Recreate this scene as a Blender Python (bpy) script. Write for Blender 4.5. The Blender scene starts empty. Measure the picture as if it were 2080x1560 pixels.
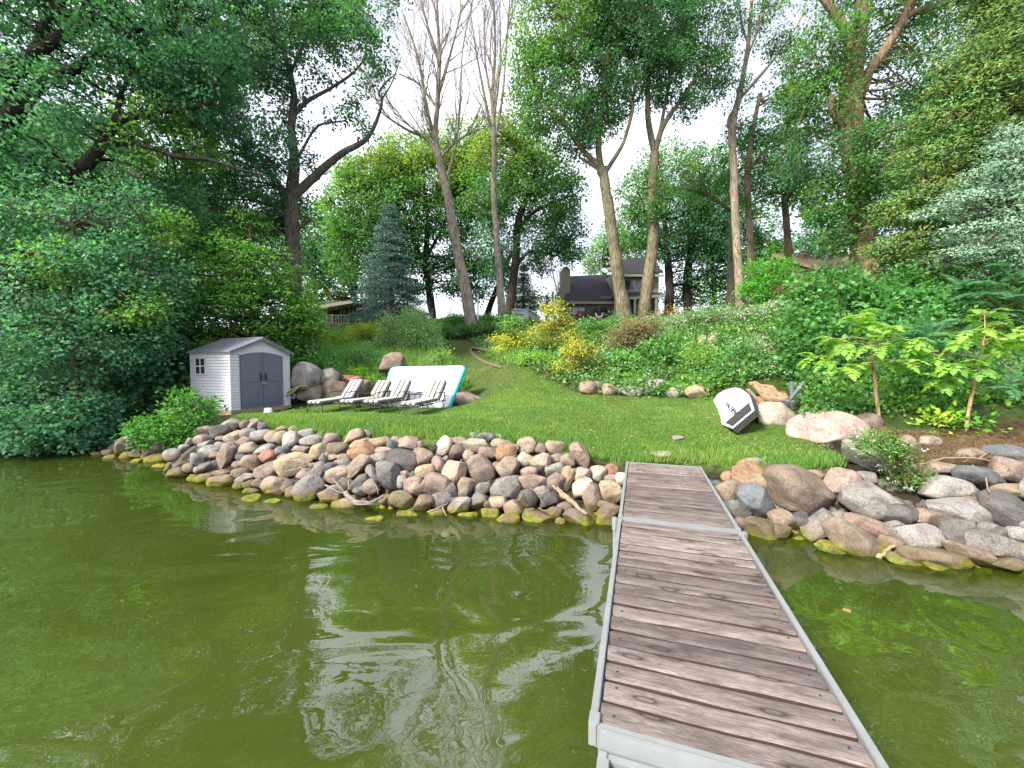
import bpy, bmesh, math, random
import numpy as np
from mathutils import Vector, Matrix

# ------------------------------------------------------------------ camera, world, sun, exposure
S = bpy.context.scene
COL = S.collection
CAM_H = 2.1                                  # eye height above the water (deck is 0.5 above the water)
PITCH = math.radians(2.29)
FPX = 800.0                                  # focal length in photo pixels (photo 2080 wide)
cam_d = bpy.data.cameras.new('camera'); cam_d.sensor_width = 36.0
cam_d.lens = 36.0 * FPX / 2080.0
cam_d.clip_start = 0.05; cam_d.clip_end = 3000
cam = bpy.data.objects.new('camera', cam_d); COL.objects.link(cam)
cam.location = (0, 0, CAM_H); cam.rotation_euler = (math.radians(90) - PITCH, 0, 0)
S.camera = cam

SUN_EL, SUN_AZ = math.radians(41), math.radians(232)      # compass azimuth, clockwise from +Y: behind the camera, to the left
W = bpy.data.worlds.new('World'); S.world = W; W.use_nodes = True
wn, wl = W.node_tree.nodes, W.node_tree.links
wn.clear()
sky_t = wn.new('ShaderNodeTexSky'); sky_t.sky_type = 'NISHITA'; sky_t.sun_disc = False
sky_t.sun_elevation = SUN_EL; sky_t.sun_rotation = SUN_AZ; sky_t.dust_density = 2.5
tc = wn.new('ShaderNodeTexCoord'); nz = wn.new('ShaderNodeTexNoise'); nz.inputs['Scale'].default_value = 2.6
nz.inputs['Detail'].default_value = 5
cr = wn.new('ShaderNodeValToRGB'); cr.color_ramp.elements[0].position = 0.35; cr.color_ramp.elements[1].position = 0.68
cr.color_ramp.elements[0].color = (3.3, 3.4, 4.15, 1); cr.color_ramp.elements[1].color = (6.8, 6.9, 7.6, 1)
mx = wn.new('ShaderNodeMix'); mx.data_type = 'RGBA'; mx.inputs[0].default_value = 0.86
bg = wn.new('ShaderNodeBackground'); bg.inputs[1].default_value = 0.15
wo = wn.new('ShaderNodeOutputWorld')
wl.new(tc.outputs['Generated'], nz.inputs['Vector']); wl.new(nz.outputs['Fac'], cr.inputs[0])
wl.new(sky_t.outputs[0], mx.inputs[6]); wl.new(cr.outputs[0], mx.inputs[7]); wl.new(mx.outputs[2], bg.inputs[0])
wl.new(bg.outputs[0], wo.inputs[0])
sun_d = bpy.data.lights.new('sun', 'SUN'); sun_d.energy = 4.6; sun_d.angle = math.radians(11); sun_d.color = (1.0, 0.93, 0.82)
sun = bpy.data.objects.new('sun', sun_d); COL.objects.link(sun)
_to_sun = Vector((math.sin(SUN_AZ) * math.cos(SUN_EL), math.cos(SUN_AZ) * math.cos(SUN_EL), math.sin(SUN_EL)))
sun.rotation_euler = _to_sun.to_track_quat('Z', 'Y').to_euler()
S.view_settings.view_transform = 'Standard'; S.view_settings.look = 'None'
S.view_settings.exposure = 1.1; S.view_settings.gamma = 1.0; S.view_settings.use_curve_mapping = False
S.render.engine = 'CYCLES'
S.cycles.max_bounces = 8; S.cycles.diffuse_bounces = 5; S.cycles.transparent_max_bounces = 6
S.cycles.use_denoising = True

random.seed(11)
rng = np.random.default_rng(11)

# ------------------------------------------------------------------ pixels of the photo (2080 x 1560) to places
cP, sP = math.cos(PITCH), math.sin(PITCH)
def ray(px, py):
    a, b = (px - 1040) / FPX, (780 - py) / FPX
    return np.array([a, cP + b * sP, -sP + b * cP])
def at(px, py, Y):
    d = ray(px, py); t = Y / d[1]
    return np.array([d[0] * t, Y, CAM_H + d[2] * t])
def onz(px, py, z):
    d = ray(px, py); t = (z - CAM_H) / d[2]
    return np.array([d[0] * t, d[1] * t, z])
def ppm(Y):                                  # photo pixels per metre at depth Y
    return FPX / Y

# ------------------------------------------------------------------ terrain height from surveyed points
_cp = []
def cxyz(x, y, z): _cp.append((x, y, z))
def cpix(px, py, Y): _cp.append(tuple(at(px, py, Y)))
def cz(px, py, z): _cp.append(tuple(onz(px, py, z)))
for x in (-60, -30, -16, -9, -5, -1, 3, 6, 10, 20, 50):
    for y in (-60, -20, -6, -1): cxyz(x, y, -1.3)
for x, y in ((-12, 4), (-8, 4), (-5, 3.6), (-2, 3), (0, 2.8), (2, 2.4), (3.5, 1.8), (5, 1.2), (8, 0.6), (-20, 5), (-40, 5)): cxyz(x, y, -0.85)
SHORE = [(-250, 930), (-60, 931), (90, 930), (220, 932), (330, 953), (400, 985), (480, 1002), (560, 1013), (640, 1028), (720, 1040), (800, 1047), (900, 1052),
         (1000, 1062), (1100, 1068), (1250, 1078), (1400, 1085), (1520, 1095), (1610, 1108), (1700, 1128), (1830, 1152), (1960, 1168), (2080, 1182), (2300, 1215)]
for q in SHORE:
    p = onz(q[0], q[1], 0.0); cxyz(p[0], p[1], -0.06)
LAWN_EDGE = [(430, 870, .80), (520, 861, .88), (600, 877, .85), (700, 889, .84), (800, 893, .82), (900, 898, .78), (1000, 899, .73), (1100, 909, .66),
             (1200, 930, .56), (1270, 943, .47), (1350, 938, .48), (1430, 943, .47), (1500, 953, .54), (1600, 958, .6), (1720, 953, .66)]
for q in LAWN_EDGE: cz(*q)
for q in ((330, 905, .22), (1850, 955, .72), (1960, 965, .72), (2080, 985, .72), (2250, 1000, .75), (200, 905, .1), (60, 902, .1), (-100, 902, .1)): cz(*q)
for q in ((490, 840, 10.5), (590, 829, 12.2), (391, 836, 11.2), (640, 840, 10.5), (850, 845, 9.9), (950, 826, 11), (1150, 801, 11), (1300, 804, 10.6),
          (1440, 809, 9.7), (1490, 873, 7.6), (1615, 868, 7.4), (1690, 905, 6.6), (1100, 842, 9), (1350, 870, 8.1), (1000, 792, 12.5), (950, 762, 14.5),
          (920, 717, 17.5), (925, 693, 19.5), (930, 682, 20.6), (955, 645, 24), (700, 657, 32), (1150, 660, 33), (1150, 674, 19), (1200, 670, 20), (1235, 666, 20), (1200, 664, 26), (700, 668, 25), (1265, 648, 18.4), (1500, 630, 20),
          (1605, 604, 24), (1757, 600, 15), (2080, 700, 10), (2080, 850, 6.9), (1800, 860, 6.9), (1700, 800, 8.6), (1850, 790, 8.0), (600, 745, 14.5), (620, 692, 19), (700, 700, 18),
          (760, 688, 19), (650, 656, 27), (1085, 745, 13), (1200, 762, 12.6), (1120, 690, 16.5), (1400, 760, 11.8), (1400, 660, 17.2), (1560, 700, 12.5),
          (1950, 900, 6.3), (1600, 770, 9.6), (800, 720, 16), (700, 806, 13.0), (860, 784, 13.6), (650, 827, 11.8), (736, 825, 11.9), (788, 827, 11.8), (826, 827, 11.6), (896, 829, 11.3), (768, 823, 12.4), (910, 826, 11.9)): cpix(*q)
for q in ((-14, 11, .5), (-14, 14, 1.0), (-18, 20, 2.6), (-10, 17, 2.2), (-9, 24, 4.4), (-30, 14, 1.0), (-60, 16, 1.2), (-30, 30, 4.5),
          (-60, 40, 5.5), (0, 45, 6.2), (-4, 29, 5.35), (-9, 26, 4.7), (30, 45, 6.4), (60, 40, 6.4), (0, 80, 6.3), (-50, 80, 6.3), (50, 80, 6.5), (0, 200, 6.5), (-150, 150, 6.5), (150, 150, 6.5),
          (-20, 38, 6.0), (18, 34, 6.2), (14, 9, 3.0), (20, 12, 4.6), (30, 18, 6), (20, 6, 1.6), (40, 8, 2.0), (12, 5.5, .9), (60, 12, 3)): cxyz(*q)
_C = np.array(_cp); _c2 = 0.35
def _phi(A, B):
    d2 = ((A[:, None, :] - B[None, :, :]) ** 2).sum(2)
    return np.sqrt(d2 + _c2)
_NC = len(_C)
_M = np.zeros((_NC + 1, _NC + 1)); _M[:_NC, :_NC] = _phi(_C[:, :2], _C[:, :2]) - 0.02 * np.eye(_NC); _M[:_NC, _NC] = 1; _M[_NC, :_NC] = 1
_sol = np.linalg.solve(_M, np.append(_C[:, 2], 0.0))
def gzs(P):
    P = np.atleast_2d(np.asarray(P, float))[:, :2]
    out = np.empty(len(P))
    for i in range(0, len(P), 20000):
        out[i:i + 20000] = _phi(P[i:i + 20000], _C[:, :2]) @ _sol[:_NC] + _sol[_NC]
    return np.clip(out, -1.6, 9.0)
def gz(x, y): return float(gzs([(x, y)])[0])
def hit(px, py, y0=2.0, y1=60.0):
    """where the pixel's ray first meets the terrain"""
    d = ray(px, py); Ys = np.linspace(y0, y1, 900); T = Ys / d[1]
    z = CAM_H + d[2] * T; g = gzs(np.stack([d[0] * T, Ys], 1))
    b = np.nonzero(z <= g)[0]
    i = b[0] if len(b) else len(Ys) - 1
    return np.array([d[0] * T[i], Ys[i], g[i]])

# ------------------------------------------------------------------ mesh helpers
def np_mesh(name, V, F, col=None, smooth=False):
    V = np.asarray(V, np.float32).reshape(-1, 3); F = np.asarray(F, np.int32)
    me = bpy.data.meshes.new(name)
    n, k = F.shape
    me.vertices.add(len(V)); me.vertices.foreach_set('co', V.ravel())
    me.loops.add(n * k); me.loops.foreach_set('vertex_index', F.ravel())
    me.polygons.add(n); me.polygons.foreach_set('loop_start', np.arange(0, n * k, k, dtype=np.int32))
    if smooth: me.polygons.foreach_set('use_smooth', np.ones(n, bool))
    if col is not None:
        a = me.attributes.new('tint', 'FLOAT_COLOR', 'POINT')
        c = np.ones((len(V), 4), np.float32); c[:, :3] = col; a.data.foreach_set('color', c.ravel())
    me.update(calc_edges=True)
    return me

def empty(name, loc, rz=0.0):
    o = bpy.data.objects.new(name, None); o.location = loc; o.rotation_euler = (0, 0, rz)
    o.empty_display_size = 0.2; COL.objects.link(o); return o
def tag(o, label=None, cat=None, group=None, kind=None):
    if label: o['label'] = label
    if cat: o['category'] = cat
    if group: o['group'] = group
    if kind: o['kind'] = kind
    return o
def thing(name, label, cat, loc, rz=0.0, group=None):
    return tag(empty(name, loc, rz), label, cat, group)
def link(name, me, mat=None, parent=None, color=None, kind=None):
    o = bpy.data.objects.new(name, me); COL.objects.link(o)
    if mat is not None and not me.materials: me.materials.append(mat)
    if parent is not None: o.parent = parent
    if color is not None: o.color = (*color, 1)
    if kind: o['kind'] = kind
    return o
_R3 = {}
def copy_tree(o, loc=None, rz=None, parent=None):
    c = o.copy(); COL.objects.link(c)
    if parent is not None: c.parent = parent
    for ch in o.children: copy_tree(ch, parent=c)
    if loc is not None: c.location = loc
    if rz is not None: c.rotation_euler = (0, 0, rz)
    return c

class MB:
    """collects boxes, prisms and tubes into one mesh"""
    def __init__(s): s.v = []; s.f = []; s.mi = []; s.m = 0
    def add(s, V, F):
        b = len(s.v); s.v += [tuple(p) for p in V]
        for q in F: s.f.append([b + i for i in q]); s.mi.append(s.m)
    def box(s, x0, x1, y0, y1, z0, z1, M=None):
        V = [(x, y, z) for z in (z0, z1) for y in (y0, y1) for x in (x0, x1)]
        if M is not None: V = [tuple(M @ Vector(p)) for p in V]
        s.add(V, [(0, 2, 3, 1), (4, 5, 7, 6), (0, 1, 5, 4), (1, 3, 7, 5), (3, 2, 6, 7), (2, 0, 4, 6)])
    def hexa(s, P):
        """eight points, bottom ring then top ring"""
        s.add(P, [(3, 2, 1, 0), (4, 5, 6, 7), (0, 1, 5, 4), (1, 2, 6, 5), (2, 3, 7, 6), (3, 0, 4, 7)])
    def prism(s, poly, d):
        """polygon (3d points) extruded by vector d"""
        n = len(poly); A = [Vector(p) for p in poly]; d = Vector(d); Bq = [p + d for p in A]
        s.add(A + Bq, [tuple(range(n))[::-1], tuple(range(n, 2 * n))] + [(i, (i + 1) % n, n + (i + 1) % n, n + i) for i in range(n)])
    def tube(s, pts, r, n=6, cap=True):
        V, F = tube_arrays(pts, r, n)
        s.add(V, F)
        if cap:
            b = len(s.v) - len(V)
            s.f.append([b + i for i in range(n)][::-1]); s.mi.append(s.m)
            s.f.append([len(s.v) - n + i for i in range(n)]); s.mi.append(s.m)
    def mesh(s, name, mats, smooth=False, bevel=0.0):
        me = bpy.data.meshes.new(name); me.from_pydata(s.v, [], s.f)
        for m in (mats if isinstance(mats, (list, tuple)) else [mats]): me.materials.append(m)
        me.polygons.foreach_set('material_index', s.mi)
        bm = bmesh.new(); bm.from_mesh(me)
        bmesh.ops.recalc_face_normals(bm, faces=bm.faces)
        if bevel > 0: bmesh.ops.bevel(bm, geom=list(bm.edges), offset=bevel, segments=2, affect='EDGES', clamp_overlap=True)
        bm.to_mesh(me); bm.free()
        if smooth: me.shade_smooth()
        return me
    def build(s, name, mats, parent=None, smooth=False, bevel=0.0, color=None, kind=None):
        return link(name, s.mesh(name, mats, smooth, bevel), None, parent, color, kind)

def tube_arrays(pts, r, n=6):
    P = np.asarray(pts, float); m = len(P)
    r = np.full(m, r, float) if np.isscalar(r) else np.asarray(r, float)
    T = np.gradient(P, axis=0); T /= np.linalg.norm(T, axis=1)[:, None] + 1e-9
    ref = np.array([0.31, 0.17, 0.93]) if abs(T[0][2]) < 0.9 else np.array([1.0, 0.1, 0.05])
    A = np.cross(T, ref); A /= np.linalg.norm(A, axis=1)[:, None] + 1e-9
    B = np.cross(T, A)
    th = np.arange(n) * 2 * math.pi / n
    V = P[:, None, :] + r[:, None, None] * (A[:, None, :] * np.cos(th)[None, :, None] + B[:, None, :] * np.sin(th)[None, :, None])
    F = [(i * n + j, i * n + (j + 1) % n, (i + 1) * n + (j + 1) % n, (i + 1) * n + j) for i in range(m - 1) for j in range(n)]
    return V.reshape(-1, 3), F

class Tubes:
    """many tapering tubes in one quad mesh"""
    def __init__(s): s.V = []; s.F = []; s.n = 0
    def add(s, pts, r, n=5):
        V, F = tube_arrays(pts, r, n); s.V.append(V); s.F.append(np.asarray(F) + s.n); s.n += len(V)
    def mesh(s, name, origin=(0, 0, 0)):
        return np_mesh(name, np.concatenate(s.V) - np.asarray(origin), np.concatenate(s.F), smooth=True)

def smooth_line(pts, k=4):
    """Catmull-Rom through points (rows may carry a radius as a last column)"""
    P = np.asarray(pts, float); n = len(P)
    if n < 3: return np.array([P[0] + (P[-1] - P[0]) * t for t in np.linspace(0, 1, k + 1)])
    Q = np.vstack([2 * P[0] - P[1], P, 2 * P[-1] - P[-2]]); out = []
    for i in range(1, n):
        p0, p1, p2, p3 = Q[i - 1], Q[i], Q[i + 1], Q[i + 2]
        for t in np.linspace(0, 1, k, endpoint=False):
            out.append(0.5 * (2 * p1 + (p2 - p0) * t + (2 * p0 - 5 * p1 + 4 * p2 - p3) * t * t + (3 * p1 - p0 - 3 * p2 + p3) * t ** 3))
    out.append(P[-1]); return np.array(out)

def inpoly(P, poly):
    x, y = P[:, 0], P[:, 1]; ins = np.zeros(len(P), bool); n = len(poly)
    for i in range(n):
        x1, y1 = poly[i]; x2, y2 = poly[(i + 1) % n]
        c = ((y1 > y) != (y2 > y)) & (x < (x2 - x1) * (y - y1) / (y2 - y1 + 1e-12) + x1)
        ins ^= c
    return ins
def dist_line(P, line):
    d = np.full(len(P), 1e9); L = np.asarray(line)[:, :2]; P = P[:, :2]
    for a, b in zip(L[:-1], L[1:]):
        ab = b - a; t = np.clip(((P - a) @ ab) / (ab @ ab + 1e-12), 0, 1)
        d = np.minimum(d, np.linalg.norm(P - a - t[:, None] * ab, axis=1))
    return d
def vnoise(P, scale, seed=0):
    """cheap smooth noise, about -1..1"""
    r = np.random.default_rng(seed); out = np.zeros(len(P))
    for i in range(6):
        k = r.normal(size=P.shape[1]) * scale * (1 + 0.35 * i); out += np.sin(P @ k + r.uniform(0, 6.28)) / (1 + 0.25 * i)
    return out / 2.6

# ------------------------------------------------------------------ materials
def new_mat(name):
    m = bpy.data.materials.new(name); m.use_nodes = True; nt = m.node_tree
    b = next(n for n in nt.nodes if n.type == 'BSDF_PRINCIPLED')
    return m, nt, b
def N(nt, typ, **kw):
    n = nt.nodes.new(typ)
    for k, v in kw.items():
        if k.startswith('i_'):
            key = k[2:]; key = int(key) if key.isdigit() else key.replace('_', ' ')
            n.inputs[key].default_value = v
        else: setattr(n, k, v)
    return n
def ramp(nt, stops, interp='LINEAR'):
    n = nt.nodes.new('ShaderNodeValToRGB'); e = n.color_ramp.elements; n.color_ramp.interpolation = interp
    while len(e) < len(stops): e.new(0.5)
    for q, (p, c) in zip(e, stops): q.position = p; q.color = (*c, 1) if len(c) == 3 else c
    return n
def mixc(nt, a, b, fac, mode='MIX'):
    n = nt.nodes.new('ShaderNodeMix'); n.data_type = 'RGBA'; n.blend_type = mode
    for sock, v in ((0, fac), (6, a), (7, b)):
        if isinstance(v, bpy.types.NodeSocket): nt.links.new(v, n.inputs[sock])
        else: n.inputs[sock].default_value = (*v, 1) if isinstance(v, tuple) and len(v) == 3 else v
    return n.outputs[2]
def math_n(nt, op, a, b=0.0, clamp=False):
    n = nt.nodes.new('ShaderNodeMath'); n.operation = op; n.use_clamp = clamp
    for i, v in enumerate((a, b)):
        if isinstance(v, bpy.types.NodeSocket): nt.links.new(v, n.inputs[i])
        else: n.inputs[i].default_value = v
    return n.outputs[0]
def bump(nt, b, h, strength=0.4, dist=0.02):
    n = nt.nodes.new('ShaderNodeBump'); n.inputs['Strength'].default_value = strength; n.inputs['Distance'].default_value = dist
    nt.links.new(h, n.inputs['Height']); nt.links.new(n.outputs[0], b.inputs['Normal']); return n
def coords(nt, kind='Object', scale=(1, 1, 1), rnd=True):
    t = nt.nodes.new('ShaderNodeTexCoord'); m = nt.nodes.new('ShaderNodeMapping'); m.inputs['Scale'].default_value = scale
    nt.links.new(t.outputs[kind], m.inputs[0])
    if rnd:
        o = nt.nodes.new('ShaderNodeObjectInfo'); v = math_n(nt, 'MULTIPLY', o.outputs['Random'], 37.0)
        nt.links.new(v, m.inputs['Location'])
    return m.outputs[0]
def noise(nt, vec, scale, detail=4, rough=0.55, dist=0.0):
    n = N(nt, 'ShaderNodeTexNoise', i_Scale=scale, i_Detail=detail, i_Roughness=rough, i_Distortion=dist)
    nt.links.new(vec, n.inputs['Vector']); return n
def plain(name, col, rough=0.6, metal=0.0, var=0.12, scale=9.0, bmp=0.0, spec=0.4, stretch=(1, 1, 1)):
    m, nt, b = new_mat(name); v = coords(nt, 'Object', stretch)
    n = noise(nt, v, scale); n2 = noise(nt, v, scale * 7, 3)
    f = math_n(nt, 'ADD', math_n(nt, 'MULTIPLY', n.outputs[0], 0.7), math_n(nt, 'MULTIPLY', n2.outputs[0], 0.3))
    r = ramp(nt, [(0.3, tuple(max(0, c * (1 - var)) for c in col)), (0.7, tuple(min(1, c * (1 + var)) for c in col))])
    nt.links.new(f, r.inputs[0]); nt.links.new(r.outputs[0], b.inputs['Base Color'])
    b.inputs['Roughness'].default_value = rough; b.inputs['Metallic'].default_value = metal; b.inputs['Specular IOR Level'].default_value = spec
    if bmp: bump(nt, b, f, bmp, 0.01)
    return m
def leaf_mat(name, trans=0.35, rough=0.5, spec=0.3):
    m, nt, b = new_mat(name); a = N(nt, 'ShaderNodeAttribute', attribute_name='tint')
    nt.links.new(a.outputs['Color'], b.inputs['Base Color']); b.inputs['Roughness'].default_value = rough; b.inputs['Specular IOR Level'].default_value = spec
    t = nt.nodes.new('ShaderNodeBsdfTranslucent'); c = mixc(nt, a.outputs['Color'], (1.25, 1.35, 0.6), 1.0, 'MULTIPLY'); nt.links.new(c, t.inputs[0])
    s = nt.nodes.new('ShaderNodeMixShader'); s.inputs[0].default_value = trans
    nt.links.new(b.outputs[0], s.inputs[1]); nt.links.new(t.outputs[0], s.inputs[2])
    nt.links.new(s.outputs[0], nt.nodes['Material Output'].inputs[0]); return m
M_leaf = leaf_mat('leaf', 0.48); M_needle = leaf_mat('needle', 0.2, 0.6); M_grass = leaf_mat('grass_blade', 0.35, 0.5)
M_petal = leaf_mat('petal', 0.3, 0.7)

def bark_mat():
    m, nt, b = new_mat('bark'); v = coords(nt, 'Object', (1, 1, 0.16)); o = N(nt, 'ShaderNodeObjectInfo')
    n = noise(nt, v, 22, 6, 0.62, 0.4); n2 = noise(nt, coords(nt, 'Object', (1, 1, 0.6)), 3.0, 3)
    r = ramp(nt, [(0.36, (0.34, 0.32, 0.3)), (0.52, (0.92, 0.9, 0.88)), (0.7, (1.3, 1.27, 1.22))]); nt.links.new(n.outputs[0], r.inputs[0])
    c = mixc(nt, o.outputs['Color'], r.outputs[0], 1.0, 'MULTIPLY')
    r2 = ramp(nt, [(0.35, (0.7, 0.74, 0.66)), (0.65, (1.15, 1.1, 1.05))]); nt.links.new(n2.outputs[0], r2.inputs[0])
    c = mixc(nt, c, r2.outputs[0], 1.0, 'MULTIPLY'); nt.links.new(c, b.inputs['Base Color'])
    b.inputs['Roughness'].default_value = 0.9; b.inputs['Specular IOR Level'].default_value = 0.15
    bump(nt, b, n.outputs[0], 0.9, 0.05); return m
M_bark = bark_mat()

def rock_mat():
    m, nt, b = new_mat('rock'); o = N(nt, 'ShaderNodeObjectInfo'); v = coords(nt, 'Object')
    n1 = noise(nt, v, 4.2, 5, 0.6, 0.5); n2 = noise(nt, v, 26, 6, 0.7); n3 = noise(nt, v, 120, 2, 0.5); n4 = noise(nt, v, 1.7, 2)
    r1 = ramp(nt, [(0.3, (0.5, 0.49, 0.5)), (0.48, (0.95, 0.94, 0.93)), (0.72, (1.32, 1.29, 1.24))]); nt.links.new(n1.outputs[0], r1.inputs[0])
    c = mixc(nt, o.outputs['Color'], r1.outputs[0], 1.0, 'MULTIPLY')
    r2 = ramp(nt, [(0.33, (0.4, 0.38, 0.38)), (0.47, (1, 1, 1)), (0.6, (1.04, 1.03, 1.0)), (0.72, (1.5, 1.45, 1.4))]); nt.links.new(n2.outputs[0], r2.inputs[0])
    c = mixc(nt, c, r2.outputs[0], 0.75, 'MULTIPLY')
    r3 = ramp(nt, [(0.36, (0.5, 0.48, 0.48)), (0.5, (1, 1, 1)), (0.66, (1.45, 1.45, 1.42))]); nt.links.new(n3.outputs[0], r3.inputs[0])
    c = mixc(nt, c, r3.outputs[0], 0.7, 'MULTIPLY')
    lich = ramp(nt, [(0.6, (0, 0, 0)), (0.7, (1, 1, 1))]); nt.links.new(n4.outputs[0], lich.inputs[0])
    c = mixc(nt, c, (0.36, 0.35, 0.29), math_n(nt, 'MULTIPLY', lich.outputs[0], math_n(nt, 'MULTIPLY', n2.outputs[0], 0.7)))
    # pale mineral veins
    vo = N(nt, 'ShaderNodeTexVoronoi', feature='DISTANCE_TO_EDGE', i_Scale=2.6); vv = mixc(nt, v, n1.outputs['Color'], 0.35); nt.links.new(vv, vo.inputs['Vector'])
    ve = ramp(nt, [(0.0, (1, 1, 1)), (0.022, (0, 0, 0))]); nt.links.new(vo.outputs['Distance'], ve.inputs[0])
    c = mixc(nt, c, (0.2, 0.18, 0.17), math_n(nt, 'MULTIPLY', ve.outputs[0], 0.3))
    # algae and the wet line, by height above the lake
    g = N(nt, 'ShaderNodeNewGeometry'); sx = N(nt, 'ShaderNodeSeparateXYZ'); nt.links.new(g.outputs['Position'], sx.inputs[0])
    nw = N(nt, 'ShaderNodeTexNoise', i_Scale=4.5, i_Detail=5.0); nt.links.new(g.outputs['Position'], nw.inputs['Vector'])
    zz = math_n(nt, 'SUBTRACT', sx.outputs['Z'], math_n(nt, 'MULTIPLY', math_n(nt, 'SUBTRACT', nw.outputs[0], 0.5), 0.42))
    stain = ramp(nt, [(0.10, (1, 1, 1)), (0.24, (0, 0, 0))]); nt.links.new(zz, stain.inputs[0])
    c = mixc(nt, c, (0.13, 0.085, 0.045), math_n(nt, 'MULTIPLY', stain.outputs[0], 0.5))
    moss = ramp(nt, [(0.03, (1, 1, 1)), (0.10, (0, 0, 0))]); nt.links.new(zz, moss.inputs[0])
    mc = ramp(nt, [(0.35, (0.07, 0.12, 0.01)), (0.5, (0.16, 0.17, 0.016)), (0.68, (0.27, 0.19, 0.025))]); nt.links.new(noise(nt, v, 14, 4).outputs[0], mc.inputs[0])
    c = mixc(nt, c, mc.outputs[0], math_n(nt, 'MULTIPLY', moss.outputs[0], 0.92))
    nt.links.new(c, b.inputs['Base Color']); b.inputs['Roughness'].default_value = 0.82; b.inputs['Specular IOR Level'].default_value = 0.28
    h = math_n(nt, 'ADD', math_n(nt, 'MULTIPLY', n1.outputs[0], 0.6), math_n(nt, 'ADD', math_n(nt, 'MULTIPLY', n2.outputs[0], 0.45), math_n(nt, 'MULTIPLY', n3.outputs[0], 0.12)))
    bump(nt, b, h, 1.0, 0.05); return m
M_rock = rock_mat()

def plank_mat(name, grain, base, dark, pale):
    """weathered board; grain runs along local X"""
    m, nt, b = new_mat(name)
    v = coords(nt, 'Object', (5.0, 60, 60)); v2 = coords(nt, 'Object', (2.2, 9, 9)); o = N(nt, 'ShaderNodeObjectInfo')
    n = noise(nt, v, 2.4, 8, 0.74, 1.4); n2 = noise(nt, v2, 2.0, 4, 0.6, 0.3)
    r = ramp(nt, [(0.3, dark), (0.47, base), (0.66, pale)]); nt.links.new(n.outputs[0], r.inputs[0])
    r2 = ramp(nt, [(0.34, (0.62, 0.58, 0.58)), (0.52, (1, 0.98, 0.98)), (0.68, (1.3, 1.28, 1.3))]); nt.links.new(n2.outputs[0], r2.inputs[0])
    c = mixc(nt, r.outputs[0], r2.outputs[0], 0.85, 'MULTIPLY')
    rr = ramp(nt, [(0.0, (0.66, 0.63, 0.62)), (0.5, (0.95, 0.93, 0.91)), (1.0, (1.22, 1.2, 1.18))]); nt.links.new(o.outputs['Random'], rr.inputs[0])
    c = mixc(nt, c, rr.outputs[0], 1.0, 'MULTIPLY')
    # knots
    vo = N(nt, 'ShaderNodeTexVoronoi', voronoi_dimensions='2D', i_Scale=1.0); nt.links.new(coords(nt, 'Object', (1.7, 5.2, 0.01)), vo.inputs['Vector'])
    kr = ramp(nt, [(0.0, (0.35, 0.35, 0.35)), (0.05, (0.3, 0.3, 0.3)), (0.075, (1, 1, 1)), (0.11, (0.5, 0.5, 0.5)), (0.17, (0, 0, 0))]); nt.links.new(vo.outputs['Distance'], kr.inputs[0])
    c = mixc(nt, c, (0.03, 0.019, 0.015), math_n(nt, 'MULTIPLY', kr.outputs[0], 0.85))
    nt.links.new(c, b.inputs['Base Color']); b.inputs['Roughness'].default_value = 0.85; b.inputs['Specular IOR Level'].default_value = 0.2
    bump(nt, b, n.outputs[0], 0.55, 0.012); return m
M_plank = plank_mat('weathered_plank', 1, (0.155, 0.132, 0.122), (0.07, 0.055, 0.048), (0.25, 0.235, 0.225))
M_lumber = plank_mat('lumber', 1, (0.31, 0.215, 0.125), (0.2, 0.12, 0.06), (0.42, 0.325, 0.22))
M_alu = plain('aluminium', (0.27, 0.285, 0.29), 0.55, 0.35, 0.12, 6, 0.05)
M_white = plain('white_vinyl', (0.5, 0.5, 0.55), 0.55, 0, 0.06, 5)
M_greydoor = plain('grey_resin', (0.105, 0.115, 0.16), 0.55, 0, 0.1, 6)
M_roofgrey = plain('shed_roof', (0.13, 0.14, 0.17), 0.8, 0, 0.3, 14, 0.4)
M_log = plain('weathered_log', (0.13, 0.1, 0.07), 0.9, 0, 0.3, 9, 0.4)
M_edge_shade = plain('gap_shade_plank_edge', (0.05, 0.034, 0.025), 0.9, 0, 0.3, 14, 0.2)  # unbleached brown plank sides, kept dark to paint shade into the deck gaps
M_wood = plain('pale_timber', (0.27, 0.21, 0.13), 0.8, 0, 0.25, 8, 0.3)
M_black = plain('black_metal', (0.03, 0.035, 0.035), 0.45, 0, 0.2, 8)
M_rubber = plain('rubber', (0.02, 0.02, 0.022), 0.75)
M_glass = plain('window_glass', (0.02, 0.025, 0.03), 0.06, 0, 0.3, 3, 0, 0.9)
M_shingle = plain('asphalt_shingle', (0.02, 0.021, 0.025), 0.9, 0, 0.35, 20, 0.4)
M_siding = plain('sage_siding', (0.19, 0.195, 0.135), 0.75, 0, 0.12, 5)
M_trim = plain('cream_trim', (0.27, 0.26, 0.21), 0.7, 0, 0.1, 6)
M_darkwood = plain('dark_board_siding', (0.085, 0.08, 0.065), 0.85, 0, 0.3, 6, 0.2, 0.2, (8, 8, 0.5))
M_brownwood = plain('brown_siding', (0.19, 0.115, 0.07), 0.85, 0, 0.25, 8, 0.2)
M_brownroof = plain('brown_shingle', (0.07, 0.045, 0.04), 0.9, 0, 0.3, 16, 0.3)
M_grime = plain('grey_panel', (0.42, 0.45, 0.48), 0.6, 0, 0.12, 4)
M_turq = plain('turquoise_vinyl', (0.015, 0.5, 0.52), 0.4, 0, 0.08, 4)
M_pvc = plain('white_pvc', (0.8, 0.83, 0.86), 0.45, 0, 0.04, 3)
M_blue = plain('blue_rail', (0.05, 0.4, 0.62), 0.4)
M_pad = plain('charcoal_foam', (0.035, 0.037, 0.036), 0.9, 0, 0.35, 18, 0.4)
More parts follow.
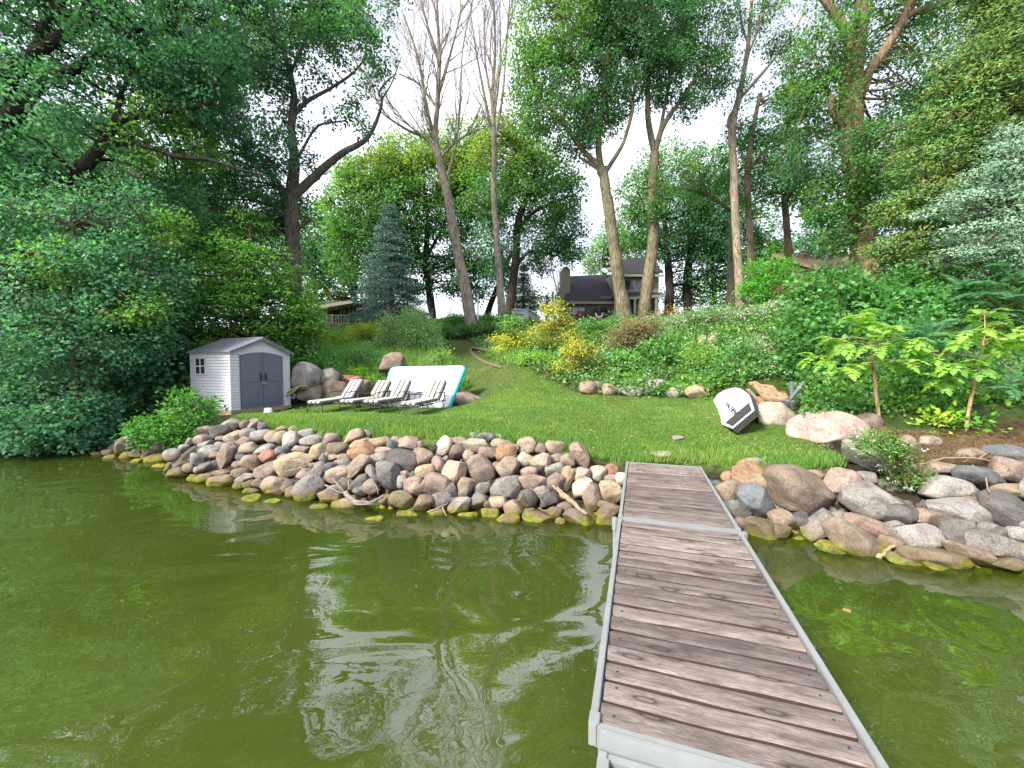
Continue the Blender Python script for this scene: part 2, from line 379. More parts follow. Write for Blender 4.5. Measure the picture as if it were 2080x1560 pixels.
M_twig = plain('dry_twig', (0.24, 0.185, 0.13), 0.9, 0, 0.3, 14, 0.3)
M_drift = plain('driftwood', (0.19, 0.17, 0.15), 0.9, 0, 0.35, 12, 0.4)
M_red = plain('red_cloth', (0.25, 0.02, 0.02), 0.8); M_navy = plain('navy_cloth', (0.03, 0.04, 0.16), 0.8); M_wcloth = plain('white_cloth', (0.75, 0.75, 0.75), 0.8)
# ================================================================== SETTING: terrain, water
def grid_axis(lo, hi, step, far_lo, far_hi, grow=1.35):
    a = list(np.arange(lo, hi + 1e-6, step)); s = step; x = lo; L = []
    while x > far_lo: s *= grow; x -= s; L.append(x)
    s = step; x = a[-1]; Rr = []
    while x < far_hi: s *= grow; x += s; Rr.append(x)
    return np.array(L[::-1] + a + Rr)
def grid_mesh(name, X, Y, Z, col):
    nx, ny = len(X), len(Y); gx, gy = np.meshgrid(X, Y)
    V = np.stack([gx.ravel(), gy.ravel(), Z], 1)
    i = (np.arange(ny - 1)[:, None] * nx + np.arange(nx - 1)[None, :]).ravel()
    return np_mesh(name, V, np.stack([i, i + 1, i + nx + 1, i + nx], 1), col, smooth=True)

LAWN_PX = [(430, 868), (520, 859), (600, 876), (700, 889), (800, 893), (900, 898), (1000, 898), (1100, 908), (1200, 930), (1270, 943), (1350, 938), (1430, 943), (1500, 953), (1600, 957),
           (1720, 952), (1690, 908), (1620, 868), (1545, 832), (1440, 809), (1300, 806), (1180, 800), (1120, 777), (1075, 757), (1010, 735), (962, 712), (950, 690), (890, 690), (895, 715),
           (925, 745), (950, 780), (955, 812), (905, 822), (780, 824), (700, 822), (600, 826), (560, 840), (470, 845)]
LAWN = [tuple(hit(*q)[:2]) for q in LAWN_PX]
EDGE = [hit(q[0], q[1])[:2] for q in LAWN_EDGE]
PATH = [hit(*q)[:2] for q in ((1010, 790), (985, 765), (965, 745), (940, 722), (925, 700), (925, 688))]
STRAW = [tuple(hit(*q)[:2]) for q in ((1750, 870), (1850, 880), (2000, 870), (2120, 850), (2160, 930), (1950, 950), (1850, 930), (1790, 915))]

TX = grid_axis(-13, 12, 0.16, -400, 400); TY = grid_axis(2.4, 24, 0.16, -60, 900)
gx, gy = np.meshgrid(TX, TY); TP = np.stack([gx.ravel(), gy.ravel()], 1)
TZ = gzs(TP); TZ -= 0.13 * ((TZ < 1.0) & (TZ > -.5) & ~inpoly(TP, LAWN) & (TP[:, 1] < 10.5)); TZ += 0.02 * vnoise(TP, 2.3, 3) + 0.012 * vnoise(TP, 7.0, 4)
tint = np.tile(np.array([0.028, 0.025, 0.018]), (len(TP), 1))                       # humus
nzv = vnoise(TP, 1.1, 5)
veg = TZ > 0.9
tint[veg] = np.array([0.04, 0.062, 0.02]) + 0.012 * nzv[veg][:, None]
inl = inpoly(TP, LAWN); tint[inl] = np.array([0.07, 0.115, 0.022]) * (1 + 0.25 * nzv[inl][:, None])
dp = dist_line(TP, PATH); m = (dp < 0.75) & inl
tint[m] = np.array([0.07, 0.1, 0.03]) * (1 + 0.2 * nzv[m][:, None])
m = inpoly(TP, STRAW); tint[m] = np.array([0.2, 0.14, 0.085]) * (1 + 0.25 * nzv[m][:, None])
m = TZ < 0.05; tint[m] = np.array([0.055, 0.065, 0.018])
M_soil, _nt, _b = new_mat('soil')
_a = N(_nt, 'ShaderNodeAttribute', attribute_name='tint'); _v = coords(_nt, 'Object', rnd=False)
_n = noise(_nt, _v, 9, 6, 0.65); _r = ramp(_nt, [(0.32, (0.55, 0.55, 0.55)), (0.68, (1.4, 1.35, 1.3))]); _nt.links.new(_n.outputs[0], _r.inputs[0])
_nt.links.new(mixc(_nt, _a.outputs['Color'], _r.outputs[0], 1.0, 'MULTIPLY'), _b.inputs['Base Color']); _b.inputs['Roughness'].default_value = 0.95
_b.inputs['Specular IOR Level'].default_value = 0.1; bump(_nt, _b, _n.outputs[0], 0.6, 0.05)
link('ground', grid_mesh('ground', TX, TY, TZ, tint), M_soil, kind='structure')

# water: a sheet whose clearness follows its depth over the lake bed
WX = grid_axis(-13, 12, 0.25, -600, 600); WY = grid_axis(-1, 12.5, 0.25, -600, 14)
gx, gy = np.meshgrid(WX, WY); WP = np.stack([gx.ravel(), gy.ravel()], 1)
dep = np.clip(-gzs(WP), 0, 3); clear = np.clip(np.exp(-dep * 3.4), 0, 1)
M_water, nt, b = new_mat('water')
g = N(nt, 'ShaderNodeNewGeometry')
mp = N(nt, 'ShaderNodeMapping'); mp.inputs['Rotation'].default_value = (0, 0, 0.35); mp.inputs['Scale'].default_value = (1.0, 1.5, 1); nt.links.new(g.outputs['Position'], mp.inputs[0])
n1 = N(nt, 'ShaderNodeTexNoise', i_Scale=0.75, i_Detail=1.5, i_Roughness=0.4, i_Distortion=1.3); nt.links.new(mp.outputs[0], n1.inputs['Vector'])
n2 = N(nt, 'ShaderNodeTexNoise', i_Scale=4.2, i_Detail=2.0, i_Roughness=0.5, i_Distortion=0.9); nt.links.new(mp.outputs[0], n2.inputs['Vector'])
n3 = N(nt, 'ShaderNodeTexNoise', i_Scale=0.35, i_Detail=3.0); nt.links.new(g.outputs['Position'], n3.inputs['Vector'])
h = math_n(nt, 'ADD', n1.outputs[0], math_n(nt, 'MULTIPLY', n2.outputs[0], 0.05))
bu = bump(nt, b, h, 0.22, 0.12)
wc = ramp(nt, [(0.35, (0.036, 0.054, 0.008)), (0.65, (0.046, 0.066, 0.011))]); nt.links.new(n3.outputs[0], wc.inputs[0])
nt.links.new(wc.outputs[0], b.inputs['Base Color']); b.inputs['Roughness'].default_value = 0.012
b.inputs['IOR'].default_value = 1.9; b.inputs['Specular IOR Level'].default_value = 0.85
tr = nt.nodes.new('ShaderNodeBsdfTransparent'); tr.inputs[0].default_value = (0.62, 0.72, 0.3, 1)
at_ = N(nt, 'ShaderNodeAttribute', attribute_name='tint'); ms = nt.nodes.new('ShaderNodeMixShader')
df = N(nt, 'ShaderNodeMath', operation='MULTIPLY'); nt.links.new(at_.outputs['Fac'], df.inputs[0]); df.inputs[1].default_value = 0.6
nt.links.new(df.outputs[0], ms.inputs[0]); nt.links.new(b.outputs[0], ms.inputs[1]); nt.links.new(tr.outputs[0], ms.inputs[2])
nt.links.new(ms.outputs[0], nt.nodes['Material Output'].inputs[0])
link('water', grid_mesh('water', WX, WY, np.zeros(len(WP)), np.repeat(clear[:, None], 3, 1)), M_water, kind='structure')

# ================================================================== LEAVES, BRANCHES, TREES
def unit(v): return v / (np.linalg.norm(v, axis=-1, keepdims=True) + 1e-9)
def leaves(P, A, Nn, size, tints, w=0.36, fold=0.18):
    """one folded diamond per row: base P, axis A, normal Nn, length size"""
    B = unit(np.cross(A, Nn)); Nn = np.cross(B, A); s = size[:, None]
    mid = P + A * s * 0.45
    V = np.stack([P, mid + B * s * w - Nn * s * fold, P + A * s, mid - B * s * w - Nn * s * fold], 1)
    n = len(P); i = np.arange(n)[:, None] * 4
    F = np.concatenate([i + np.array([[0, 1, 2]]), i + np.array([[0, 2, 3]])], 1).reshape(-1, 3)
    return V.reshape(-1, 3), F, np.repeat(tints, 4, 0)
class Leaves:
    def __init__(s): s.V = []; s.F = []; s.C = []; s.n = 0
    def add(s, V, F, C): s.V.append(V); s.F.append(F + s.n); s.C.append(C); s.n += len(V)
    def mesh(s, name, origin=(0, 0, 0)):
        return np_mesh(name, np.concatenate(s.V) - np.asarray(origin), np.concatenate(s.F), np.concatenate(s.C))
LEAF_GAIN = 1.95
def mix_tint(n, cols, k=0.22):
    cols = np.asarray(cols, float); w = rng.dirichlet(np.ones(len(cols)) * 0.5, n)
    return LEAF_GAIN * (w @ cols) * np.exp(rng.normal(0, k, (n, 1)))
def cluster_leaves(L, C, rad, per, leaf, cols, w=0.36, flat=0.65, droop=0.25, out_c=None, kind='broad', var=0.24):
    """per leaves round every cluster centre C"""
    n = len(C) * per; ci = np.repeat(np.arange(len(C)), per)
    D = rng.normal(size=(n, 3)); D[:, 2] *= flat
    D *= (rad if np.isscalar(rad) else np.asarray(rad)[ci][:, None]) * 0.55
    P = C[ci] + D
    A = unit(D) * 0.7 + rng.normal(size=(n, 3)) * 0.55; A[:, 2] -= droop
    if out_c is not None: A += unit(C[ci] - out_c) * 0.5
    if kind == 'spray':
        A = unit(D * np.array([1, 1, 0.3]) + rng.normal(size=(n, 3)) * 0.15) ; A[:, 2] -= droop
    A = unit(A)
    Nn = rng.normal(size=(n, 3)) * 0.5; Nn[:, 2] += 0.75
    if out_c is not None: Nn += unit(P - out_c) * 0.7
    Nn = unit(Nn)
    T = mix_tint(len(C), cols, var)[ci] * np.exp(rng.normal(0, 0.11, (n, 1))); T = np.clip(T, 0.004, 0.6)
    s = leaf * rng.uniform(0.65, 1.25, n)
    L.add(*leaves(P, A, Nn, s, T, w))

def blob_world(b):
    px, py, rx, ry, Y = b[:5]
    c = at(px, py, Y); k = Y / FPX
    r = np.array([rx * k, (b[5] if len(b) > 5 and b[5] else 0.5 * (rx + ry)) * k, ry * k])
    return c, r
def blob_clusters(b, leaf, w, layers, per, gap=0.0, seed=0):
    c, r = blob_world(b); Y = b[4]
    apx = math.pi * b[2] * b[3]; lpx = (leaf * FPX / Y) ** 2 * w * 0.75
    nc = max(3, int(layers * apx / lpx / per))
    D = unit(rng.normal(size=(nc * 3, 3))); rr = rng.uniform(0.2, 1, (nc * 3, 1)) ** 0.4
    D *= rr * (1 + 0.16 * vnoise(D, 3.0, seed + 5)[:, None])
    Pt = c + D * r
    keep = vnoise(Pt, 1.25 / max(0.3, r.mean() ** 0.5), seed) > -0.75 + gap
    Pt = Pt[keep][:nc] if keep.sum() > 5 else Pt[:nc]
    return Pt

def limb_world(pts, Y, wk=0.74):
    """[(px, py, width_px[, dY])] -> rows x, y, z, radius"""
    out = []
    for q in pts:
        d = Y + (q[3] if len(q) > 3 else 0.0); p = at(q[0], q[1], d)
        out.append((*p, q[2] * wk * d / FPX * 0.5))
    return out
def rooted(L0):
    """run the trunk line on down into the ground"""
    a, c = np.array(L0[0]), np.array(L0[1]); z0 = gz(a[0], a[1]); dz = a[2] - z0
    if dz > -.1:
        s = unit(c[:3] - a[:3]); k = (dz + .2) / max(.5, s[2]); q = a[:3] - s * k; L0 = [(*q, a[3] * 1.12)] + (list(L0) if dz > .6 else list(L0[1:]))
    return L0, a[0], a[1], gz(a[0], a[1])
def wobble(L, k=4, amp=0.05):
    S_ = smooth_line(L, k); S_[:, 3] = np.maximum(S_[:, 3], 0.006)
    S_[1:-1, :3] += rng.normal(0, 1, (len(S_) - 2, 3)) * np.minimum(amp, S_[1:-1, 3:4] * 0.05); return S_
def twigs_to(T, targets, nodes, nrad, ncl=8, rt=0.018, sides=4):
    """branch from the nearest limb nodes to cluster groups, then thin twigs to every cluster"""
    if len(targets) == 0: return
    K = max(1, len(targets) // ncl); hubs = targets[rng.choice(len(targets), K, replace=False)]
    hub_w = []
    for h in hubs:
        d = np.linalg.norm(nodes - h, axis=1) + 0.6 * np.maximum(0, nodes[:, 2] - h[2]); i = int(np.argmin(d)); a = nodes[i]
        L = np.linalg.norm(h - a); mid = a + (h - a) * 0.5 + rng.normal(0, 0.07, 3) * L; mid[2] += 0.06 * L
        r0 = min(nrad[i] * 0.7, 0.014 + 0.017 * L); T.add([a, a + (mid - a) * 0.5 + rng.normal(0, .03, 3) * L, mid, h], [r0, r0 * .8, r0 * .6, rt * .7], sides)
    for t in targets:
        d = np.linalg.norm(hubs - t, axis=1); a = hubs[int(np.argmin(d))]
        L = np.linalg.norm(t - a)
        if L < 0.05 or L > 4: continue
        mid = (a + t) / 2 + rng.normal(0, 0.1, 3) * L
        T.add([a, mid, t], [rt * .6, rt * .45, rt * .2], 3)

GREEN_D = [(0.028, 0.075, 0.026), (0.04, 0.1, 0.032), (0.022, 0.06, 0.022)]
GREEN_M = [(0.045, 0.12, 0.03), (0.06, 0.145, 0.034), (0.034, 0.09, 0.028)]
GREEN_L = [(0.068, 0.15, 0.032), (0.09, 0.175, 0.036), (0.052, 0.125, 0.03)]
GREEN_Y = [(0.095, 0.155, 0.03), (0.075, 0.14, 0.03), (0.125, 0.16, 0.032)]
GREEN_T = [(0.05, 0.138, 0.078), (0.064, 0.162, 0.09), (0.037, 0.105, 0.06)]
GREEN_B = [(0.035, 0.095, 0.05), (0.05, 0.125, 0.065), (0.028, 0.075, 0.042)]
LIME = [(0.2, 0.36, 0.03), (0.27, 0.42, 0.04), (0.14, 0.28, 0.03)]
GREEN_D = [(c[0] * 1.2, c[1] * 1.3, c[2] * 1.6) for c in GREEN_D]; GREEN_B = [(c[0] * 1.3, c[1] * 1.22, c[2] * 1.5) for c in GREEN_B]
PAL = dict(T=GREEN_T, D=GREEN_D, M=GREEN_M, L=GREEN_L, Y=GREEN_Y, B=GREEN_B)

def tree(name, label, trunk, Y, blobs, limbs=(), leaf=0.13, layers=3.0, cols='M', bark=(0.2, 0.17, 0.14), group=None, per=26, cl=0.42, gap=0.0, w=0.36,
         flat=0.65, droop=0.25, kind='broad', twig=True, cat='tree', mat=None, sides=8, wk=0.74, dense=1.0):
    layers *= (.56 if Y < 25 else .8) * dense; gap += .16 if Y < 25 else .0; leaf *= .85; cl *= .8
    L0, bx, by, z0 = rooted(limb_world(trunk, Y, wk))
    root = thing(name, label, cat, (bx, by, z0), 0, group)
    O = (bx, by, z0)
    tb = Tubes(); st = wobble(L0, 5); tb.add(st[:, :3], st[:, 3] * (1 + 0.05 * rng.normal(size=len(st))), 12)
    link('trunk', tb.mesh('trunk', O), M_bark, root, bark)
    nodes, nr = [st[len(st) // 3:, :3]], [st[len(st) // 3:, 3]]
    for lm in limbs:
        lw = wobble(limb_world(lm, Y, wk), 5, 0.04); t2 = Tubes(); t2.add(lw[:, :3], lw[:, 3], sides)
        link('limb', t2.mesh('limb', O), M_bark, root, bark); nodes.append(lw[:, :3]); nr.append(lw[:, 3])
    nodes = np.concatenate(nodes); nr = np.concatenate(nr)
    Lv = Leaves(); allc = []
    for i, bl in enumerate(blobs):
        bl = list(bl); cc = cols
        if isinstance(bl[-1], str): cc = bl.pop()
        if len(bl) < 5: bl.append(Y)
        elif len(bl) == 5: bl[4] = Y + bl[4]
        C = blob_clusters(bl, leaf, w, layers, per, gap, seed=i + len(trunk))
        cluster_leaves(Lv, C, cl, per, leaf, PAL.get(cc, cc) if isinstance(cc, str) else cc, w, flat, droop, blob_world(bl)[0], kind); allc.append(C)
    allc = np.concatenate(allc)
    if twig:
        tw = Tubes(); twigs_to(tw, allc, nodes, nr); link('branches', tw.mesh('branches', O), M_bark, root, bark, 'stuff')
    link('crown', Lv.mesh('crown', O), mat or M_leaf, root)
    return root

def bare_branch(T, p, d, L, r, lev, up=0.35, maxlev=3, spread=0.5):
    k = 6; pts = [p]; q = p.copy(); dd = d.copy()
    for i in range(k):
        dd = unit(dd + np.array([0, 0, up * 0.22]) + rng.normal(0, 0.09, 3)); q = q + dd * L / k; pts.append(q)
    rr = np.linspace(r, max(0.0045, r * 0.22), k + 1); T.add(pts if lev < 3 else pts[::2] + pts[-1:], rr if lev < 3 else np.append(rr[::2], rr[-1]), 4 if lev < 2 else 3)
    if lev >= maxlev: return
    m = {0: 9, 1: 7, 2: 4}[lev]
    for j in range(m):
        t = rng.uniform(0.22, 0.97); i = min(k - 1, int(t * k)); base = pts[i] + (pts[i + 1] - pts[i]) * (t * k - i)
        ax = unit(pts[i + 1] - pts[i]); side = unit(np.cross(ax, rng.normal(size=3)))
        nd = unit(ax + side * rng.uniform(0.6, 1.2) * spread + np.array([0, 0, 0.12]))
        bare_branch(T, base, nd, L * rng.uniform(0.35, 0.6), max(0.005, rr[i] * 0.5), lev + 1, up, maxlev, spread)
def dead_tree(label, trunk, Y, limbs, bark, n=26, start=0.35, Ln=3.6, spread=0.5):
    L0, bx, by, z0 = rooted(limb_world(trunk, Y)); O = (bx, by, z0)
    root = thing('dead_tree', label, 'tree', O)
    tb = Tubes(); st = wobble(L0, 6); tb.add(st[:, :3], st[:, 3], 12); link('trunk', tb.mesh('trunk', O), M_bark, root, bark)
    lines = [st]
    for lm in limbs:
        lw = wobble(limb_world(lm, Y), 5, 0.03); t2 = Tubes(); t2.add(lw[:, :3], lw[:, 3], 7); link('limb', t2.mesh('limb', O), M_bark, root, bark); lines.append(lw)
    T = Tubes()
    for li, ln in enumerate(lines):
        m = n if li == 0 else max(5, n // 3)
        for j in range(m):
            t = rng.uniform(start if li == 0 else 0.25, 1.0); f = t * (len(ln) - 1.001); i = int(f); p = ln[i, :3] + (ln[i + 1, :3] - ln[i, :3]) * (f - i)
            ax = unit(ln[i + 1, :3] - ln[i, :3]); side = unit(np.cross(ax, rng.normal(size=3)))
            r = min(0.045, ln[i, 3] * 0.5)
            bare_branch(T, p, unit(ax + side * rng.uniform(0.5, 1.1) * spread * 1.3), Ln * rng.uniform(0.5, 1.1) * (1 - 0.25 * t), r, 1, maxlev=3, spread=spread)
    link('branches', T.mesh('branches', O), M_bark, root, bark, 'stuff'); return root

def conifer(name, label, bx, by, top, half_px, Y, cols, lay=26, bark=(0.14, 0.1, 0.08)):
    """whorled conifer: base pixel (bx, by), apex pixel row top"""
    b = at(bx, by, Y); z0 = gz(b[0], b[1]); O = (b[0], b[1], z0); tz = at(bx, top, Y)[2]; H = tz - z0; R = half_px * Y / FPX
    root = thing(name, label, 'tree', O)
    tb = Tubes(); tb.add([(b[0], b[1], z0 - .1), (b[0], b[1], z0 + H * .5), (b[0], b[1], tz)], [0.022 * H + .03, 0.012 * H + .02, .01], 8); link('trunk', tb.mesh('trunk', O), M_bark, root, bark)
    T = Tubes(); C = []
    for i in range(lay):
        t = (i + rng.uniform(0, .6)) / lay; z = z0 + H * (0.06 + 0.92 * t); rl = R * (1 - t) ** 0.8 * rng.uniform(.8, 1.12) + .08
        for a in range(8):
            th = a * .785 + i * 2.4 + rng.uniform(-.3, .3); l = rl * rng.uniform(.75, 1.1); d = np.array([math.cos(th), math.sin(th), 0])
            p0 = np.array([b[0], b[1], z]); p1 = p0 + d * l * .55 + np.array([0, 0, -.05 * l]); p2 = p0 + d * l + np.array([0, 0, -.16 * l])
            T.add([p0, p1, p2], [.018, .012, .005], 3)
            for s in np.linspace(.25, 1, max(2, int(l / .26))):
                q = p0 * (1 - s) ** 2 + 2 * s * (1 - s) * p1 + s * s * p2; C.append(q)
                if s > .4:
                    sd = np.array([-d[1], d[0], 0]) * l * .22 * (1.2 - s); C.append(q + sd); C.append(q - sd)
    link('branches', T.mesh('branches', O), M_bark, root, bark, 'stuff')
    Lv = Leaves(); cluster_leaves(Lv, np.array(C), 0.22, 12, 0.15, cols, .13, .35, .15, None, 'spray'); link('crown', Lv.mesh('crown', O), M_needle, root); return root

def shrub(name, label, base, blobs, cols, leaf=0.08, layers=3.2, stems=7, w=0.36, cat='shrub', per=22, cl=0.2, flat=.7, droop=.1, kind='broad', group=None, mat=None, depth=None,
          stem_col=(0.16, 0.12, 0.08), flowers=None):
    h = at(base[0], base[1], depth) if depth else hit(*base)
    Y = h[1]; z0 = gz(h[0], h[1]); O = (h[0], h[1], z0)
    root = thing(name, label, cat, O, 0, group); Lv = Leaves(); C = []
    for i, bl in enumerate(blobs):
        bl = list(bl); cc = cols
        if isinstance(bl[-1], list): cc = bl.pop()
        bl = bl[:4] + [Y + (bl[4] if len(bl) > 4 else 0)]
        c = blob_clusters(bl, leaf, w, layers, per, 0.0, i + 3); c[:, 2] = np.maximum(c[:, 2], gzs(c) + 0.03)
        cluster_leaves(Lv, c, cl, per, leaf, cc, w, flat, droop, blob_world(bl)[0] - np.array([0, 0, .2]), kind); C.append(c)
    C = np.concatenate(C); link('foliage', Lv.mesh('foliage', O), mat or M_leaf, root)
    T = Tubes(); tg = C[rng.choice(len(C), min(len(C), stems * 5), replace=False)]; b0 = np.array(O)
    for s in range(stems):
        t = tg[s % len(tg)]; p = b0 + rng.normal(0, .06, 3) * np.array([1, 1, 0]); T.add([p, p + (t - p) * .5 + np.array([0, 0, .12 * np.linalg.norm(t - p)]), t], [.018, .012, .005], 4)
    for t in tg[stems:]:
        o = tg[rng.integers(0, stems)]; T.add([o, (o + t) / 2 + rng.normal(0, .04, 3), t], [.008, .006, .003], 3)
    link('stem', T.mesh('stem', O), M_bark, root, stem_col)
    if flowers:
        n, fc, fs = flowers; idx = rng.choice(len(C), n); P = C[idx] + unit(rng.normal(size=(n, 3))) * cl * 1.1; P[:, 2] += cl * .5
        F2 = Leaves(); cluster_leaves(F2, P, fs * .8, 5, fs, fc, .45, .5, 0.0); link('blossoms', F2.mesh('blossoms', O), M_petal, root)
    return root

def fronds(Lv, T, tips, cols, flen=0.5, pairs=8, leaflet=0.12, w=0.2, droop=0.5):
    """compound leaves: tips = [(base point, direction)]"""
    P, A, Nn, Sz, Tn = [], [], [], [], []
    for p, d in tips:
        d = unit(np.asarray(d, float)); pts = []; q = np.array(p, float); dd = d.copy(); k = pairs; ln = flen * rng.uniform(.7, 1.15)
        tt = mix_tint(1, cols, .15)[0]
        for i in range(k + 1):
            pts.append(q.copy()); dd = unit(dd + np.array([0, 0, -droop / k])); q = q + dd * ln / k
        T.add(pts[::2] if len(pts) > 4 else pts, .004, 3)
        for i in range(1, k + 1):
            ax = unit(pts[i] - pts[i - 1]); sd = unit(np.cross(ax, np.array([0, 0, 1.0]))); up = np.cross(sd, ax); e = 1 - .45 * abs(i / k - .45) * 1.6
            for s in (1, -1):
                P.append(pts[i]); A.append(unit(sd * s + ax * .45 - up * .25 + rng.normal(0, .08, 3))); Nn.append(unit(up + rng.normal(0, .2, 3))); Sz.append(leaflet * e * rng.uniform(.85, 1.1)); Tn.append(tt * rng.uniform(.85, 1.15))
        P.append(pts[-1]); A.append(dd); Nn.append(np.array([0, 0, 1.0])); Sz.append(leaflet); Tn.append(tt)
    Lv.add(*leaves(np.array(P), np.array(A), np.array(Nn), np.array(Sz), np.array(Tn), w, .1))
# ================================================================== TREES (pixel outlines give each its own distance and size)
DK = (0.085, 0.07, 0.06); GB = (0.2, 0.175, 0.15); PB = (0.36, 0.3, 0.25); OL = (0.2, 0.18, 0.13)
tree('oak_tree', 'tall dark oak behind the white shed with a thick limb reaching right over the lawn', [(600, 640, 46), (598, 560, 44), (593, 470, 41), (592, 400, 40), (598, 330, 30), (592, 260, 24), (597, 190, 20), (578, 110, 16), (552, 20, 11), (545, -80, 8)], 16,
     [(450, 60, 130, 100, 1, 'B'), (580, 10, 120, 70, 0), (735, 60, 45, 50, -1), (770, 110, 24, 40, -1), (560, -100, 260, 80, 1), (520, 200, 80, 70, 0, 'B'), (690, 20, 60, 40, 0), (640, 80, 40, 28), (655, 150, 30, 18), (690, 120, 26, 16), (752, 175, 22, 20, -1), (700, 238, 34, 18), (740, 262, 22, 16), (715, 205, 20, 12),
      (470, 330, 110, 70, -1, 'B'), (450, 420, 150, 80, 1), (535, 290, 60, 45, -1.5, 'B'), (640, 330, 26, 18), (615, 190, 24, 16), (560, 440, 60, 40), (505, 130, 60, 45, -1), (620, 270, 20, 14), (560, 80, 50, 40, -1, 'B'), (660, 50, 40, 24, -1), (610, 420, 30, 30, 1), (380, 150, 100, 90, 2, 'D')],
     [[(594, 400, 30), (625, 372, 27), (662, 338, 23), (700, 308, 19), (742, 284, 15), (765, 245, 11), (776, 205, 8), (770, 188, 7), (786, 165, 5), (805, 150, 3)], [(773, 205, 6), (795, 170, 4), (815, 115, 2)], [(590, 400, 28), (566, 378, 22), (548, 352, 16), (520, 330, 11), (480, 310, 8), (440, 315, 6)],
      [(596, 235, 14), (625, 205, 12), (670, 180, 9), (715, 150, 7), (745, 115, 5)], [(597, 195, 12), (592, 150, 10), (620, 80, 8), (640, 20, 6)], [(578, 110, 9), (540, 60, 8), (500, 10, 6)], [(598, 470, 14), (615, 458, 12), (632, 445, 8)], [(600, 330, 10), (640, 262, 7), (670, 250, 5), (700, 245, 4)]],
     leaf=0.14, layers=3.3, cols='D', bark=(0.125, 0.115, 0.108), gap=0.16, cl=0.4, wk=.62)
tree('oak_tree', 'huge oak with black limbs arching in from the left edge above the lake shore', [(-110, 900, 90, 1), (-110, 600, 80, 1), (-90, 400, 75), (-60, 330, 60), (-20, 250, 46), (5, 200, 38), (25, 150, 33), (88, 97, 26), (150, 60, 22), (200, 20, 18), (240, -40, 13)], 12,
     [(100, 40, 220, 110, 0, 'T'), (330, 60, 180, 110, 0, 'T'), (60, 250, 150, 100, -.5, 'T'), (290, 190, 170, 80, 1, 'T'), (430, 190, 110, 70, .5, 'T'), (200, 400, 190, 90, 1, 'T'), (400, 110, 90, 80, .8, 'T'), (60, -120, 260, 120, 0), (330, -120, 230, 110, 1), (-80, 200, 120, 200, 0), (-100, 450, 120, 160, 1), (330, 290, 110, 60, .4, 'L'), (80, 360, 120, 60, .5, 'T')],
     [[(-70, 360, 50), (40, 218, 34), (65, 186, 30), (95, 163, 26), (150, 140, 20), (190, 112, 17), (240, 85, 13), (290, 55, 9), (330, 40, 6)], [(-60, 560, 50, .5), (60, 430, 38, .4), (130, 375, 33), (195, 312, 26), (220, 270, 23), (236, 246, 21), (280, 234, 18), (330, 225, 15), (380, 220, 11), (428, 210, 8)],
      [(205, 305, 18), (245, 290, 13), (305, 300, 10), (360, 318, 9), (425, 325, 8), (490, 345, 6), (545, 358, 4)], [(-20, 240, 20), (60, 120, 18), (115, 10, 20), (140, -40, 18)], [(115, 20, 18), (165, 30, 14), (230, 10, 10)], [(235, 246, 12), (250, 180, 9), (300, 120, 7)]],
     leaf=0.15, layers=2.7, cols='T', bark=(0.05, 0.043, 0.042), gap=0.12, cl=0.42, wk=.84)
tree('maple_tree', 'leafy maple leaning from the shore with branches hanging over the water at far left', [(172, 880, 22), (160, 800, 19), (150, 720, 17), (146, 660, 14), (140, 560, 11), (150, 460, 8)], 10.2,
     [(80, 590, 170, 110, 0, 'T'), (250, 570, 130, 100, .6, 'T'), (60, 720, 150, 100, -.3, 'T'), (190, 690, 120, 90, 0, 'T'), (60, 840, 130, 60, -.6, 'T'), (-40, 640, 120, 240, 0, 'T'), (150, 830, 70, 60, -.4, 'T'), (270, 680, 80, 70, .4, 'T'), (140, 480, 150, 70, .4, 'T'), (40, 895, 120, 24, -.7, 'T'), (130, 890, 60, 26, -.6, 'T'), (60, 430, 110, 60, .6, 'T'), (230, 420, 90, 50, .8, 'T'), (330, 480, 60, 50, 1, 'L'), (120, 540, 50, 40, -.5, 'L'), (280, 620, 50, 40, -.2, 'L')],
     [[(150, 720, 10), (180, 640, 8), (240, 580, 6), (290, 540, 4)], [(148, 690, 10), (100, 640, 8), (40, 590, 6)], [(158, 780, 8), (110, 800, 6), (50, 830, 4)]], leaf=0.12, layers=2.8, cols='T', bark=(0.13, 0.11, 0.095), cl=0.36, gap=.1)
for (tr, Y, bl, lab) in (([(60, 860, 24), (62, 700, 20), (70, 500, 14)], 16, [(20, 560, 160, 200, 0, 'T'), (120, 400, 150, 140, 1, 'T'), (0, 350, 160, 150, 1, 'T'), (60, 740, 130, 120, 0, 'T')], 'deep green tree filling the gap behind the shore maple at far left'),
                         ([(235, 860, 26), (238, 700, 22), (250, 520, 14), (300, 330, 8)], 17, [(230, 560, 150, 130, 0, 'T'), (320, 440, 130, 100, 1, 'L'), (230, 740, 110, 110, 0, 'T'), (200, 320, 170, 90, 2, 'T')], 'shaded tree behind the round leaved vines at left'),
                         ([(345, 640, 36), (345, 560, 34), (350, 480, 30), (345, 400, 22)], 18, [(360, 560, 100, 90, 0, 'T'), (420, 480, 120, 80, 0, 'T'), (480, 410, 110, 70, 1, 'T'), (300, 640, 80, 80, 0, 'T'), (540, 520, 70, 90, 3, 'T')], 'dark trunked tree between the shore maple and the cedar')):
    tree('shade_tree', lab, tr, Y, bl, leaf=0.16, layers=2.9, cols='D', bark=DK, gap=.05, group='trees at the back of the left shore', cl=.5)
